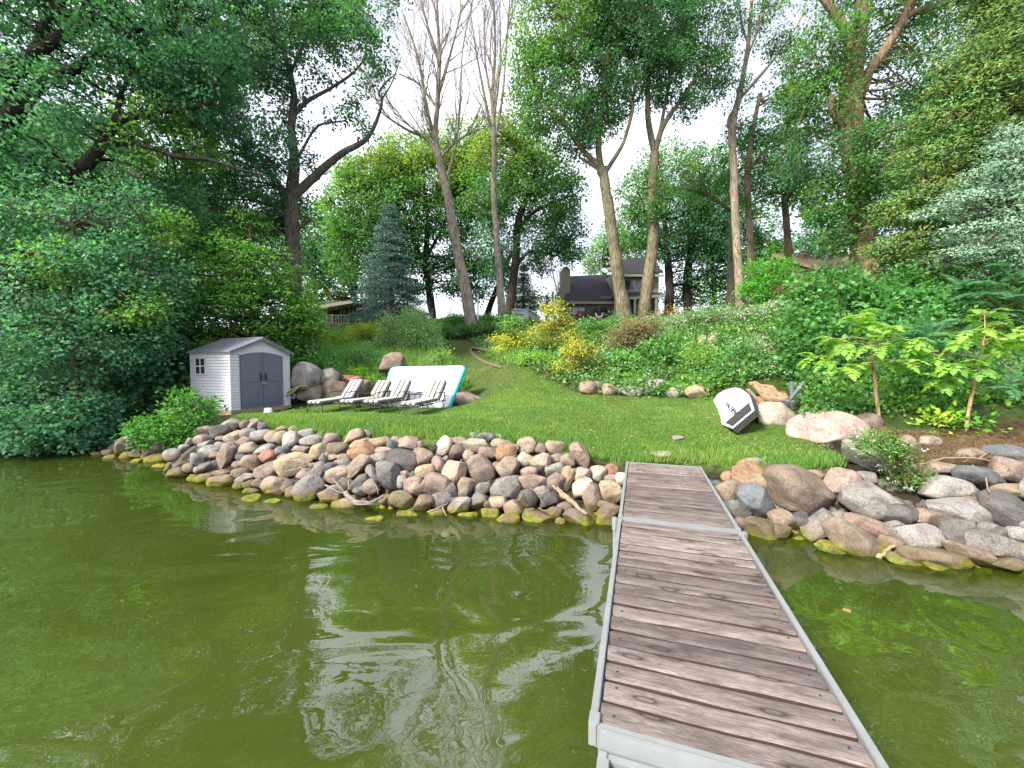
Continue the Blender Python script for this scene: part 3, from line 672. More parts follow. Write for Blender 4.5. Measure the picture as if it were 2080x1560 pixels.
tree('cedar_tree', 'bright green cedar with layered sprays right behind the white shed', [(520, 750, 30), (515, 620, 22), (508, 450, 6)], 13.2,
     [(505, 490, 55, 60), (470, 560, 90, 60), (540, 570, 85, 70), (440, 640, 90, 60), (540, 650, 100, 60), (600, 660, 60, 60, .3), (420, 700, 70, 50), (520, 715, 120, 45), (615, 640, 50, 40, .5), (380, 650, 60, 60, .3, 'M'), (510, 600, 60, 50, -.6)],
     leaf=0.17, layers=2.8, cols=[(0.05, 0.14, 0.022), (0.085, 0.19, 0.028), (0.03, 0.085, 0.02)], w=0.2, flat=.3, droop=.35, kind='spray', cl=.42, per=24, bark=DK, gap=.12)
tree('shade_tree', 'dark leafy tree filling the space between the vine covered oak and the olive cedar', [(1960, 700, 30), (1955, 500, 26), (1950, 200, 16)], 17, [(1920, 450, 120, 90, 0, 'D'), (2020, 380, 110, 120, 0, 'D'), (1900, 300, 80, 90, 0, 'M'), (1960, 200, 110, 90, 1, 'D'), (2060, 160, 90, 120, 0, 'D'), (1870, 540, 90, 50, 0, 'D'), (2000, 540, 120, 60, 0, 'D'), (2060, 20, 80, 70, 1, 'M')], leaf=.17, layers=3.2, cols='D', bark=DK, cl=.5)
# --- middle distance
tree('oak_tree', 'dark spreading oak standing behind the flat roofed cabin', [(722, 650, 18), (718, 580, 17), (712, 520, 15), (705, 470, 10)], 40, [(690, 500, 80, 50, 0, 'D'), (640, 540, 60, 50, 0, 'D'), (745, 560, 60, 45, 0, 'D'), (620, 470, 60, 50, 0, 'M'), (660, 590, 70, 28, 1, 'L'), (720, 600, 50, 22, 2, 'L')],
     [[(714, 530, 9), (690, 510, 7), (650, 520, 5), (620, 530, 4)], [(714, 520, 8), (745, 480, 6), (770, 450, 4)]], leaf=.3, layers=2.0, cols='D', bark=(.04, .035, .03), gap=.25, cl=.9, per=16)
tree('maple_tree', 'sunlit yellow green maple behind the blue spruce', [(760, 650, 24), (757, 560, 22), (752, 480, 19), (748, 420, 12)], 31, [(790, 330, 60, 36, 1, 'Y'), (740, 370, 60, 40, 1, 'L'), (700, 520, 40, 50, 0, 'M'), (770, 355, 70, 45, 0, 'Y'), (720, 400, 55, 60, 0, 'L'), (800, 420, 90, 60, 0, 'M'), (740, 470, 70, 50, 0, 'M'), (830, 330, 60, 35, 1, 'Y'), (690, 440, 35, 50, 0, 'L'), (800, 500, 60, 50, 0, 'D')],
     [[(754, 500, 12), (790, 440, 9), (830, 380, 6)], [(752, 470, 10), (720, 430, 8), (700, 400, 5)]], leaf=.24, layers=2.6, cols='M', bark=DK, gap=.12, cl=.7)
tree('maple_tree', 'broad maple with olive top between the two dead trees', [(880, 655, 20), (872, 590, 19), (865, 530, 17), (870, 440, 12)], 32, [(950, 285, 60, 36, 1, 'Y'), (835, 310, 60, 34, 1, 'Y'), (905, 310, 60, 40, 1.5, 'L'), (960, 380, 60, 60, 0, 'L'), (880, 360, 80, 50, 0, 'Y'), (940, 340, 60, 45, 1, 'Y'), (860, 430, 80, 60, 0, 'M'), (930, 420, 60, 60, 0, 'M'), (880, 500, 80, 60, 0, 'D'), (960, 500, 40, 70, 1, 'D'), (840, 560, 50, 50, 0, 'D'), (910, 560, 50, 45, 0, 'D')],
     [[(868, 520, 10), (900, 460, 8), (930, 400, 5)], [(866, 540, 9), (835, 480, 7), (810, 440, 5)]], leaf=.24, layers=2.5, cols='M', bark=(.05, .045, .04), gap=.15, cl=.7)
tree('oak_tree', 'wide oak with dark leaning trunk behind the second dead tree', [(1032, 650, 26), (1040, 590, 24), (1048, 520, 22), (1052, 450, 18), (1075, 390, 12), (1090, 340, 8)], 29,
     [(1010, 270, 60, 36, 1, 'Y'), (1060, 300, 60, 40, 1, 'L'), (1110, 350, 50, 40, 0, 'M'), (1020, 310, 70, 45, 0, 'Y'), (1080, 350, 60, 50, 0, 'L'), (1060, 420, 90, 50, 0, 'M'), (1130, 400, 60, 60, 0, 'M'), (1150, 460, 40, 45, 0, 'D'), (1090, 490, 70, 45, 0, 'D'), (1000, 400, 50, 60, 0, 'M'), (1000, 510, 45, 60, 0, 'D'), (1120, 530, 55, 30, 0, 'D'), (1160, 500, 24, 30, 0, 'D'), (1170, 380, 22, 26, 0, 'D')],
     [[(1050, 470, 12), (1085, 430, 9), (1130, 410, 6), (1165, 395, 4)], [(1046, 540, 10), (1080, 510, 8), (1130, 520, 5)], [(1044, 560, 9), (1010, 500, 7), (990, 450, 5)]], leaf=.22, layers=2.5, cols='D', bark=DK, gap=.2, cl=.65)
tree('shade_tree', 'dark trunked tree leaning right just beyond the white pole', [(985, 655, 16), (1000, 610, 15), (1020, 560, 13), (1040, 510, 10)], 33, [(1010, 560, 40, 40, 0, 'D'), (960, 570, 35, 50, 0, 'D'), (1040, 590, 25, 28, 0, 'D')], leaf=.26, layers=1.7, cols='D', bark=(.04, .035, .03), gap=.2, cl=.7)
conifer('spruce_tree', 'blue green spruce with drooping boughs in front of the flat roofed cabin', 795, 662, 412, 80, 26, [(0.045, 0.09, 0.078), (0.075, 0.135, 0.12), (0.028, 0.06, 0.05)], 30)
conifer('spruce_tree', 'small dark spruce behind the grey trailer', 1064, 650, 535, 30, 34, [(0.02, 0.045, 0.03), (0.03, 0.06, 0.035)], 18)
BR = (0.35, 0.315, 0.285)
dead_tree('first dead tree, leafless, its thick pale trunk leaning left up the slope', [(957, 652, 30), (940, 560, 29), (925, 490, 26), (910, 400, 23), (895, 335, 20), (885, 280, 15), (889, 200, 13), (892, 110, 10), (888, 20, 7), (885, -60, 5)], 22,
          [[(893, 330, 12), (870, 285, 10), (830, 265, 7), (790, 240, 5), (765, 220, 3)], [(888, 300, 10), (865, 210, 8), (850, 120, 6), (820, 30, 4)], [(905, 370, 8), (925, 300, 7), (935, 200, 5), (940, 100, 4), (960, 0, 3)], [(895, 320, 8), (930, 285, 6), (975, 262, 4)], [(889, 200, 8), (915, 110, 6), (940, 10, 4)], [(892, 120, 7), (865, 40, 5), (850, -30, 3)], [(888, 220, 7), (850, 170, 5), (810, 150, 3)]], BR, n=28, start=.42, Ln=3.8, spread=.58)
dead_tree('second dead tree, slimmer and straighter, its bare upright twigs beside the leafy ash', [(1020, 648, 20), (1014, 560, 19), (1008, 470, 17), (1003, 390, 15), (1004, 290, 13), (1000, 200, 9), (1006, 100, 7), (1002, 0, 5), (1000, -60, 3)], 23,
          [[(1004, 300, 9), (985, 200, 7), (968, 110, 5), (955, 20, 3)], [(1004, 290, 9), (1020, 200, 7), (1028, 100, 5), (1035, 0, 3)], [(1001, 220, 6), (985, 120, 5), (985, 10, 3)], [(1003, 250, 6), (1016, 130, 5), (1015, 10, 3)]], (0.38, 0.35, 0.315), n=20, start=.5, Ln=3.6, spread=.38)
tree('ash_tree', 'tall ash whose slightly curved trunk stands in front of the house porch', [(1270, 652, 42), (1262, 600, 36), (1250, 520, 32), (1240, 450, 29), (1230, 380, 28), (1222, 340, 27)], 18,
     [(1130, 50, 85, 95, 0, 'L'), (1220, 20, 100, 90, 1), (1105, 170, 75, 70, 0), (1180, 160, 95, 80, .5, 'D'), (1250, 120, 80, 80, .5, 'D'), (1150, 255, 80, 50, 0, 'D'), (1210, 230, 60, 55, .5, 'D'), (1075, 100, 40, 70, 0, 'L'), (1170, -90, 160, 80, 0), (1250, 200, 45, 40, .5, 'D'), (1110, 230, 60, 40, -.6, 'M'), (1190, 300, 30, 24, 0, 'D'), (1270, 20, 70, 80, 0, 'D')],
     [[(1222, 350, 20), (1216, 290, 16), (1225, 200, 12), (1235, 100, 9), (1240, 10, 6)], [(1228, 352, 13), (1262, 298, 10), (1280, 245, 9), (1285, 212, 8), (1272, 195, 6), (1275, 150, 4)], [(1222, 345, 18), (1180, 300, 12), (1135, 240, 10), (1095, 190, 7), (1080, 130, 4)], [(1218, 345, 10), (1195, 330, 8), (1175, 318, 5)], [(1216, 290, 10), (1190, 220, 8), (1170, 140, 6), (1150, 50, 4)]],
     leaf=.14, layers=2.9, cols='M', bark=OL, gap=.1, cl=.42)
tree('ash_tree', 'tall ash forking high up whose trunk leans right beside the porch posts', [(1303, 650, 36), (1316, 570, 31), (1327, 480, 28), (1325, 400, 26), (1330, 310, 24)], 18.8,
     [(1340, 50, 75, 85, 0), (1420, 60, 80, 90, .5, 'D'), (1380, 150, 80, 60, 0, 'D'), (1330, 140, 50, 70, 0, 'D'), (1440, 160, 45, 50, .4, 'D'), (1390, -70, 120, 70, 0), (1400, 220, 30, 24, 0, 'D'), (1325, 395, 20, 60, -.2, 'M'), (1350, 10, 90, 60, 1.2, 'D')],
     [[(1330, 310, 18), (1316, 235, 15), (1318, 120, 11), (1320, 0, 8), (1322, -60, 5)], [(1330, 310, 16), (1350, 250, 13), (1400, 180, 9), (1440, 100, 6)], [(1340, 270, 10), (1362, 150, 8), (1375, 40, 5)]], leaf=.14, layers=2.9, cols='D', bark=OL, gap=.1, cl=.42)
tree('locust_tree', 'slender pale barked tree with wavy trunk and few leaves right of the house', [(1508, 640, 26), (1501, 560, 23), (1494, 450, 20), (1490, 340, 19), (1488, 260, 18), (1505, 180, 14), (1520, 90, 10), (1527, 0, 8), (1530, -60, 6)], 20,
     [(1545, 70, 45, 60, 0, 'M'), (1590, 60, 40, 50, 0, 'M'), (1480, 180, 40, 40, 0, 'D'), (1530, 10, 60, 40)], [[(1498, 205, 9), (1530, 170, 8), (1580, 110, 7), (1622, 45, 5), (1640, 0, 4)], [(1484, 275, 9), (1480, 242, 7), (1491, 222, 6)], [(1515, 120, 6), (1540, 60, 5), (1555, 0, 4)], [(1520, 90, 6), (1505, 40, 5), (1500, -20, 3)]], leaf=.13, layers=1.2, cols='M', bark=PB, gap=.35, cl=.4)
tree('locust_tree', 'straight pale trunk just right of the wavy pale trunk with dark crown', [(1528, 630, 21), (1526, 540, 19), (1521, 440, 17), (1519, 350, 16), (1530, 260, 12), (1545, 190, 9)], 22, [(1560, 240, 60, 60, 0, 'D'), (1540, 320, 50, 40, 0, 'D'), (1600, 310, 45, 50, 0, 'D'), (1520, 390, 40, 30, 0, 'M'), (1500, 290, 30, 40, .5, 'D')],
     [[(1521, 350, 9), (1550, 310, 7), (1590, 290, 5)]], leaf=.16, layers=2.4, cols='D', bark=(.33, .255, .19), gap=.15, cl=.45)
tree('snag_tree', 'brown barked trunk behind the wavy pale trunk with a broken branch stub', [(1482, 636, 26), (1486, 560, 22), (1489, 470, 18), (1492, 400, 12)], 24, [(1400, 385, 40, 22, 0, 'M'), (1450, 360, 40, 30, 0, 'M'), (1490, 380, 30, 30, 0, 'M')],
     [[(1490, 432, 10), (1462, 412, 9), (1430, 393, 7), (1395, 385, 5)]], leaf=.17, layers=1.7, cols='M', bark=(.24, .2, .16), gap=.15, cl=.45)
tree('shade_tree', 'dark trunked tree in the gap left of the brown roofed house', [(1606, 610, 22), (1602, 530, 19), (1598, 450, 17), (1593, 400, 15)], 24, [(1590, 345, 55, 45, 0, 'D'), (1640, 365, 50, 45, 0, 'D'), (1560, 380, 30, 30, 0, 'M'), (1620, 400, 40, 20, 0, 'D')],
     [[(1597, 410, 10), (1612, 385, 8), (1622, 368, 6)]], leaf=.17, layers=2.6, cols='D', bark=(.19, .14, .11), gap=.15, cl=.45)
tree('oak_tree', 'massive vine covered oak on the right bank with forked orange brown limbs', [(1762, 590, 50), (1754, 510, 45), (1746, 420, 42), (1735, 330, 42), (1728, 255, 44), (1725, 195, 40), (1735, 125, 38)], 15,
     [(1680, 110, 70, 70, 0), (1665, 215, 70, 60, 0), (1760, 275, 40, 30, -.8), (1670, 315, 85, 60, 0, 'D'), (1775, 330, 85, 60, -.6), (1830, 250, 60, 70, .6, 'D'), (1700, 425, 40, 30, -.6), (1785, 440, 40, 26, -.6), (1690, 400, 65, 40, -.3), (1800, 410, 60, 50, 0, 'D'), (1865, 150, 75, 50, 0, 'D'), (1640, 150, 55, 70, .4, 'M'), (1900, 60, 50, 40, 0, 'M'), (1780, 80, 70, 50, 1.4, 'M'), (1800, -60, 160, 60, 0), (1960, -20, 120, 40, 0), (1620, 250, 40, 60, .7, 'D'), (1830, 350, 60, 60, .5, 'D'), (1700, 480, 40, 30, -.3, 'M')],
     [[(1735, 130, 32), (1746, 70, 26), (1750, 0, 20), (1755, -70, 15)], [(1732, 122, 22), (1716, 60, 18), (1690, 20, 14), (1655, -20, 10)], [(1740, 185, 22), (1770, 140, 20), (1805, 90, 18), (1832, 45, 16), (1852, 0, 14), (1870, -60, 10)], [(1834, 38, 14), (1870, 20, 12), (1920, 8, 10), (1980, 3, 9), (2060, 2, 7)], [(1715, 255, 18), (1692, 225, 15), (1688, 195, 12)], [(1765, 145, 16), (1758, 175, 14), (1750, 200, 12)]],
     leaf=.135, layers=3.0, cols='M', bark=(.25, .185, .13), gap=.0, cl=.4, wk=.95, dense=.95)
tree('juniper_tree', 'large olive green cedar with layered boughs sweeping in from the right edge', [(2140, 760, 40), (2135, 500, 32), (2120, 200, 22), (2110, -60, 10)], 10.6,
     [(2030, 90, 80, 70), (1985, 190, 95, 45), (2030, 150, 80, 50, .3), (1925, 250, 80, 38), (2030, 270, 80, 50, .6), (1895, 330, 80, 36), (1985, 330, 80, 45, .5), (1850, 420, 70, 34), (1930, 420, 80, 45, .5), (1830, 500, 60, 28), (1910, 500, 90, 40, .6), (2030, 480, 80, 70, .7), (1990, 570, 110, 40, .7), (1860, 545, 80, 28, .2), (2100, 30, 60, 90), (2090, -80, 110, 90), (2120, 300, 60, 200, .5), (1960, 130, 50, 30), (1960, 270, 60, 30, -.2), (1900, 390, 50, 24, -.2)],
     [[(2125, 300, 14), (2030, 260, 9), (1930, 255, 4)], [(2130, 420, 14), (2000, 380, 9), (1880, 400, 4)], [(2130, 520, 14), (2000, 490, 9), (1850, 500, 4)]],
     leaf=.13, layers=4.4, cols=[(0.07, 0.14, 0.028), (0.045, 0.115, 0.028), (0.12, 0.125, 0.03), (0.04, 0.1, 0.032)], w=.17, flat=.22, droop=.12, kind='spray', cl=.36, per=26, bark=DK, mat=M_needle, gap=.12)
tree('juniper_tree', 'silvery blue green juniper in front of the olive cedar at the right edge', [(2150, 780, 24), (2140, 600, 18), (2120, 400, 8)], 9.2,
     [(2050, 330, 55, 40), (2000, 365, 70, 28), (2050, 420, 60, 40), (1960, 420, 70, 25), (1990, 470, 80, 26), (2050, 500, 50, 36), (1935, 520, 50, 18), (2000, 540, 60, 20), (2060, 270, 30, 25)],
     [[(2120, 440, 8), (2050, 420, 6), (1960, 425, 3)]], leaf=.09, layers=3.4, cols=[(0.12, 0.2, 0.14), (0.165, 0.245, 0.185), (0.075, 0.145, 0.085)], w=.2, flat=.16, droop=.2, kind='spray', cl=.3, per=30, bark=DK, mat=M_needle, gap=.3)
# --- behind the houses
for (tr, Y, bl, lim, lab) in (([(1357, 650, 24), (1360, 580, 22), (1356, 520, 18), (1350, 450, 12)], 40, [(1300, 400, 60, 50, 0, 'M'), (1350, 350, 70, 50, 0, 'L'), (1290, 460, 50, 50, 0, 'M'), (1360, 430, 70, 60, 0, 'D'), (1340, 500, 50, 40, 0, 'D'), (1400, 470, 50, 60, 1, 'D'), (1410, 550, 55, 40, 1, 'D')], [[(1358, 545, 10), (1340, 500, 8), (1325, 460, 5)]], 'black trunked tree at the right corner of the grey house'),
                              ([(1398, 645, 24), (1395, 580, 22), (1402, 520, 18), (1420, 450, 12)], 41, [(1420, 350, 60, 50, 0, 'M'), (1460, 420, 60, 60, 0, 'D'), (1430, 480, 60, 50, 0, 'D'), (1460, 540, 60, 40, 0, 'D'), (1440, 600, 60, 26, 0, 'M'), (1500, 330, 40, 50, 0, 'M')], [[(1396, 570, 10), (1430, 560, 8), (1470, 530, 6)]], 'second black trunk right of the grey house with sprawling limb'),
                              ([(1452, 640, 14), (1450, 580, 13), (1445, 500, 10)], 43, [(1440, 440, 70, 60, 0, 'D'), (1500, 500, 40, 60, 0, 'D'), (1550, 470, 30, 60, 0, 'M'), (1560, 540, 34, 40, 0, 'D'), (1390, 600, 50, 26, 0, 'D'), (1540, 590, 40, 30, 0, 'D')], [], 'thin brown trunk in the shade between house and pale trunks'),
                              ([(1230, 620, 14), (1228, 560, 12), (1225, 520, 9)], 50, [(1225, 520, 45, 35, 0, 'L'), (1250, 480, 35, 30, 0, 'L'), (1300, 500, 60, 40, 0, 'L'), (1205, 540, 20, 20, 0, 'L')], [], 'light green tree showing over the grey house roof'),
                              ([(1690, 620, 16), (1690, 540, 14), (1688, 480, 10)], 32, [(1690, 470, 60, 35, 0, 'D'), (1650, 500, 40, 28, 0, 'D'), (1740, 490, 40, 40, 0, 'D'), (1690, 430, 40, 24, 0, 'M')], [], 'round dark tree rising behind the brown roofed house'),
                              ([(1110, 650, 8), (1110, 620, 7), (1112, 600, 5)], 38, [(1100, 615, 30, 20, 0, 'L'), (1130, 620, 24, 26, 0, 'M'), (1085, 595, 24, 12, 0, 'L')], [], 'small open tree between the grey trailer and the chimney')):
    tree('background_tree', lab, tr, Y, bl, lim, leaf=.27, layers=2.2, cols='D', bark=(.035, .03, .028), gap=.15, cl=.75, per=20, group='trees beyond the houses')
dead_tree('pale leafless sapling with fine twigs just left of the house chimney', [(1135, 650, 5), (1132, 600, 4), (1122, 550, 3), (1112, 500, 2)], 36, [[(1132, 600, 3), (1145, 560, 2), (1155, 520, 1.5)]], (.4, .35, .3), n=16, start=.2, Ln=2.6, spread=.5)
for i, (x, y, lab) in enumerate(((-34, 24, 'far woodland tree farthest left, behind the shore maple'), (-26, 30, 'far woodland tree behind the round leaved vines'), (-38, 40, 'far woodland tree deepest in the woods at left'), (-22, 44, 'far woodland tree behind the cedar and the big oak'),
                             (34, 26, 'far woodland tree behind the olive cedar at right'), (28, 40, 'far woodland tree behind the vine covered oak'), (42, 36, 'far woodland tree farthest right, behind the silvery juniper'))):
    k = FPX / y; px = 1040 + x * k; py0 = 748 - (gz(x, y) - CAM_H) * k; hh = rng.uniform(11, 15)
    tree('woodland_tree', lab, [(px, py0, .6 * k), (px, py0 - hh * .4 * k, .45 * k), (px, py0 - hh * .8 * k, .2 * k)], y,
         [(px, py0 - hh * .75 * k, 4.2 * k, 4.2 * k), (px - 2 * k, py0 - hh * .45 * k, 3.4 * k, 3 * k), (px + 2 * k, py0 - hh * .5 * k, 3.2 * k, 3 * k), (px, py0 - hh * .2 * k, 3.2 * k, 2.4 * k)],
         leaf=.5, layers=1.5, cols='DM'[i % 2], bark=DK, cl=.9, per=22, group='woodland beyond the shore', twig=False)
# ================================================================== ROCKS of the bank, each traced with its own outline, colour and place
def ico(sub):
    bm = bmesh.new(); bmesh.ops.create_icosphere(bm, subdivisions=sub, radius=1.0)
    V = np.array([v.co[:] for v in bm.verts]); F = np.array([[v.index for v in f.verts] for f in bm.faces]); bm.free(); return V, F
ICO = {3: ico(3), 4: ico(4)}
def rock_shape(sub, seed, cuts=9, rough=0.07, box=0.25):
    U, F = ICO[sub]; r = np.random.default_rng(seed)
    P = U * (1 - box) + box * U / np.abs(U).max(1)[:, None] * 0.86
    P = P * (1 + rough * vnoise(U, 1.6, seed + 1)[:, None])
    for i in range(cuts):
        n = unit(r.normal(size=3)); d = r.uniform(0.58, 0.9); e = P @ n - d; m = e > 0
        P[m] -= np.outer(e[m] * 0.94, n)
    P *= (1 + rough * 0.35 * vnoise(U, 4.5, seed + 2)[:, None] + rough * 0.14 * vnoise(U, 11, seed + 7)[:, None])
    return P / np.abs(P).max(0), F
RC = {'g': ('grey', (0.28, 0.268, 0.25)), 'd': ('dark grey', (0.15, 0.144, 0.138)), 'b': ('blue grey', (0.15, 0.165, 0.18)), 't': ('tan', (0.345, 0.28, 0.215)), 'p': ('pinkish', (0.3, 0.235, 0.2)),
      'r': ('rose red', (0.38, 0.19, 0.15)), 'o': ('orange', (0.43, 0.27, 0.16)), 'w': ('cream white', (0.48, 0.43, 0.35)), 'n': ('brown', (0.245, 0.195, 0.15)), 'l': ('pale grey', (0.33, 0.32, 0.305)),
      'q': ('pink quartz', (0.44, 0.33, 0.3)), 'y': ('yellowish', (0.38, 0.31, 0.205)), 'm': ('mossy', (0.2, 0.175, 0.11)), 'h': ('pinkish tan', (0.36, 0.275, 0.22))}
ROCKS = []            # (px, py, w, h, angle, colour)
def crop(ox, oy, sc, rows):
    for q in rows: ROCKS.append((ox + q[0] / sc, oy + q[1] / sc, q[2] / sc, q[3] / sc, q[4], q[5]))
crop(160, 820, 3.467, [
    (175, 275, 105, 95, 0, 'd'), (205, 345, 85, 50, 0, 'n'), (245, 318, 60, 65, 0, 'd'), (300, 310, 85, 130, 0, 'p'), (365, 280, 110, 150, 0, 'l'), (335, 375, 120, 65, 8, 'd'), (405, 360, 80, 60, 0, 'd'), (405, 410, 85, 42, 0, 'm'),
    (130, 358, 95, 42, 0, 'm'), (230, 380, 90, 40, 0, 'm'), (485, 360, 90, 65, 8, 'd'), (575, 310, 95, 110, 0, 'p'), (545, 400, 155, 90, 14, 'd'), (665, 360, 115, 85, 0, 'g'), (555, 447, 115, 42, 0, 'm'), (640, 445, 65, 55, 0, 'm'),
    (720, 435, 95, 65, 0, 'd'), (690, 490, 145, 75, 8, 'm'), (770, 455, 85, 65, 0, 'n'), (800, 532, 65, 42, 0, 'm'), (740, 312, 60, 48, 0, 'g'), (785, 265, 55, 55, 0, 'w'),
    (955, 145, 95, 48, 0, 'd'), (1062, 150, 138, 86, 4, 'g'), (885, 195, 112, 68, 5, 'h'), (975, 203, 132, 92, 8, 'd'), (1170, 152, 90, 70, 35, 'n'), (1235, 150, 90, 80, 0, 'p'), (1300, 162, 74, 62, 0, 'b'), (875, 255, 122, 68, 0, 'h'), (1000, 250, 76, 40, 0, 'p'),
    (1090, 230, 118, 78, 8, 't'), (1190, 215, 104, 78, 0, 'l'), (1295, 225, 142, 88, 0, 'l'), (1365, 240, 104, 84, 20, 't'), (1430, 240, 92, 88, 0, 'y'), (1495, 260, 124, 122, 18, 'l'), (1602, 210, 104, 64, 0, 'l'), (1430, 180, 88, 46, 0, 'y'), (1510, 178, 68, 48, 0, 't'),
    (900, 290, 114, 64, 14, 'l'), (1165, 278, 142, 86, 0, 'p'), (1075, 270, 66, 36, 0, 'p'), (1000, 292, 94, 46, 0, 'l'), (915, 345, 134, 94, 18, 'l'), (965, 367, 94, 54, 0, 't'), (830, 395, 115, 92, -45, 'l'), (1035, 380, 195, 98, 68, 'h'),
    (1205, 322, 134, 98, 8, 't'), (1320, 330, 164, 80, 14, 'l'), (1335, 372, 118, 88, 0, 'r'), (1440, 342, 128, 80, 8, 'b'), (1558, 325, 114, 68, 0, 't'), (1640, 256, 164, 64, 4, 'l'), (1690, 340, 134, 104, 14, 'y'), (1770, 260, 124, 98, 0, 'p'), (1825, 320, 142, 88, 0, 'n'),
    (1205, 420, 142, 106, 0, 't'), (1140, 388, 66, 54, 0, 'b'), (1125, 358, 56, 36, 0, 'd'), (890, 442, 114, 64, 22, 'd'), (835, 467, 66, 44, 0, 'g'), (945, 427, 46, 54, 0, 'l'), (1330, 465, 178, 112, 8, 'p'), (1520, 425, 234, 142, 14, 'y'), (1437, 385, 76, 66, 0, 'p'),
    (1650, 440, 76, 46, 0, 'n'), (1725, 385, 60, 66, 0, 'l'), (1765, 355, 66, 54, 0, 'b'), (1795, 380, 84, 40, 0, 't'), (1860, 375, 76, 44, 0, 'h'), (1860, 415, 114, 68, 0, 'g'), (1690, 470, 104, 112, 0, 'g'), (1770, 455, 104, 84, 62, 'b'),
    (1820, 505, 156, 114, 22, 'p'), (895, 522, 138, 72, 18, 'm'), (980, 550, 204, 78, 8, 'n'), (1005, 487, 116, 46, 0, 'p'), (1130, 492, 104, 70, 0, 'n'), (1120, 443, 68, 72, 0, 'p'), (1165, 530, 144, 84, 18, 'g'), (1130, 582, 80, 60, 0, 'm'), (1200, 572, 76, 66, 0, 'm'),
    (1275, 562, 86, 76, 0, 'n'), (1380, 570, 184, 112, 4, 't'), (1210, 614, 116, 34, 0, 'm'), (1370, 626, 116, 46, 0, 'm'), (1485, 575, 138, 74, 18, 'd'), (1510, 617, 96, 74, 18, 'm'), (1605, 505, 156, 94, 0, 'p'), (1620, 600, 212, 178, 60, 'g'), (1775, 650, 194, 84, 4, 'n'),
    (1810, 612, 126, 64, 0, 'd'), (1870, 715, 168, 114, 8, 't'), (1215, 677, 124, 70, 12, 'm'), (1370, 692, 116, 38, 0, 'm'), (1690, 730, 116, 44, 0, 'm'), (1880, 570, 94, 94, 0, 'n')])
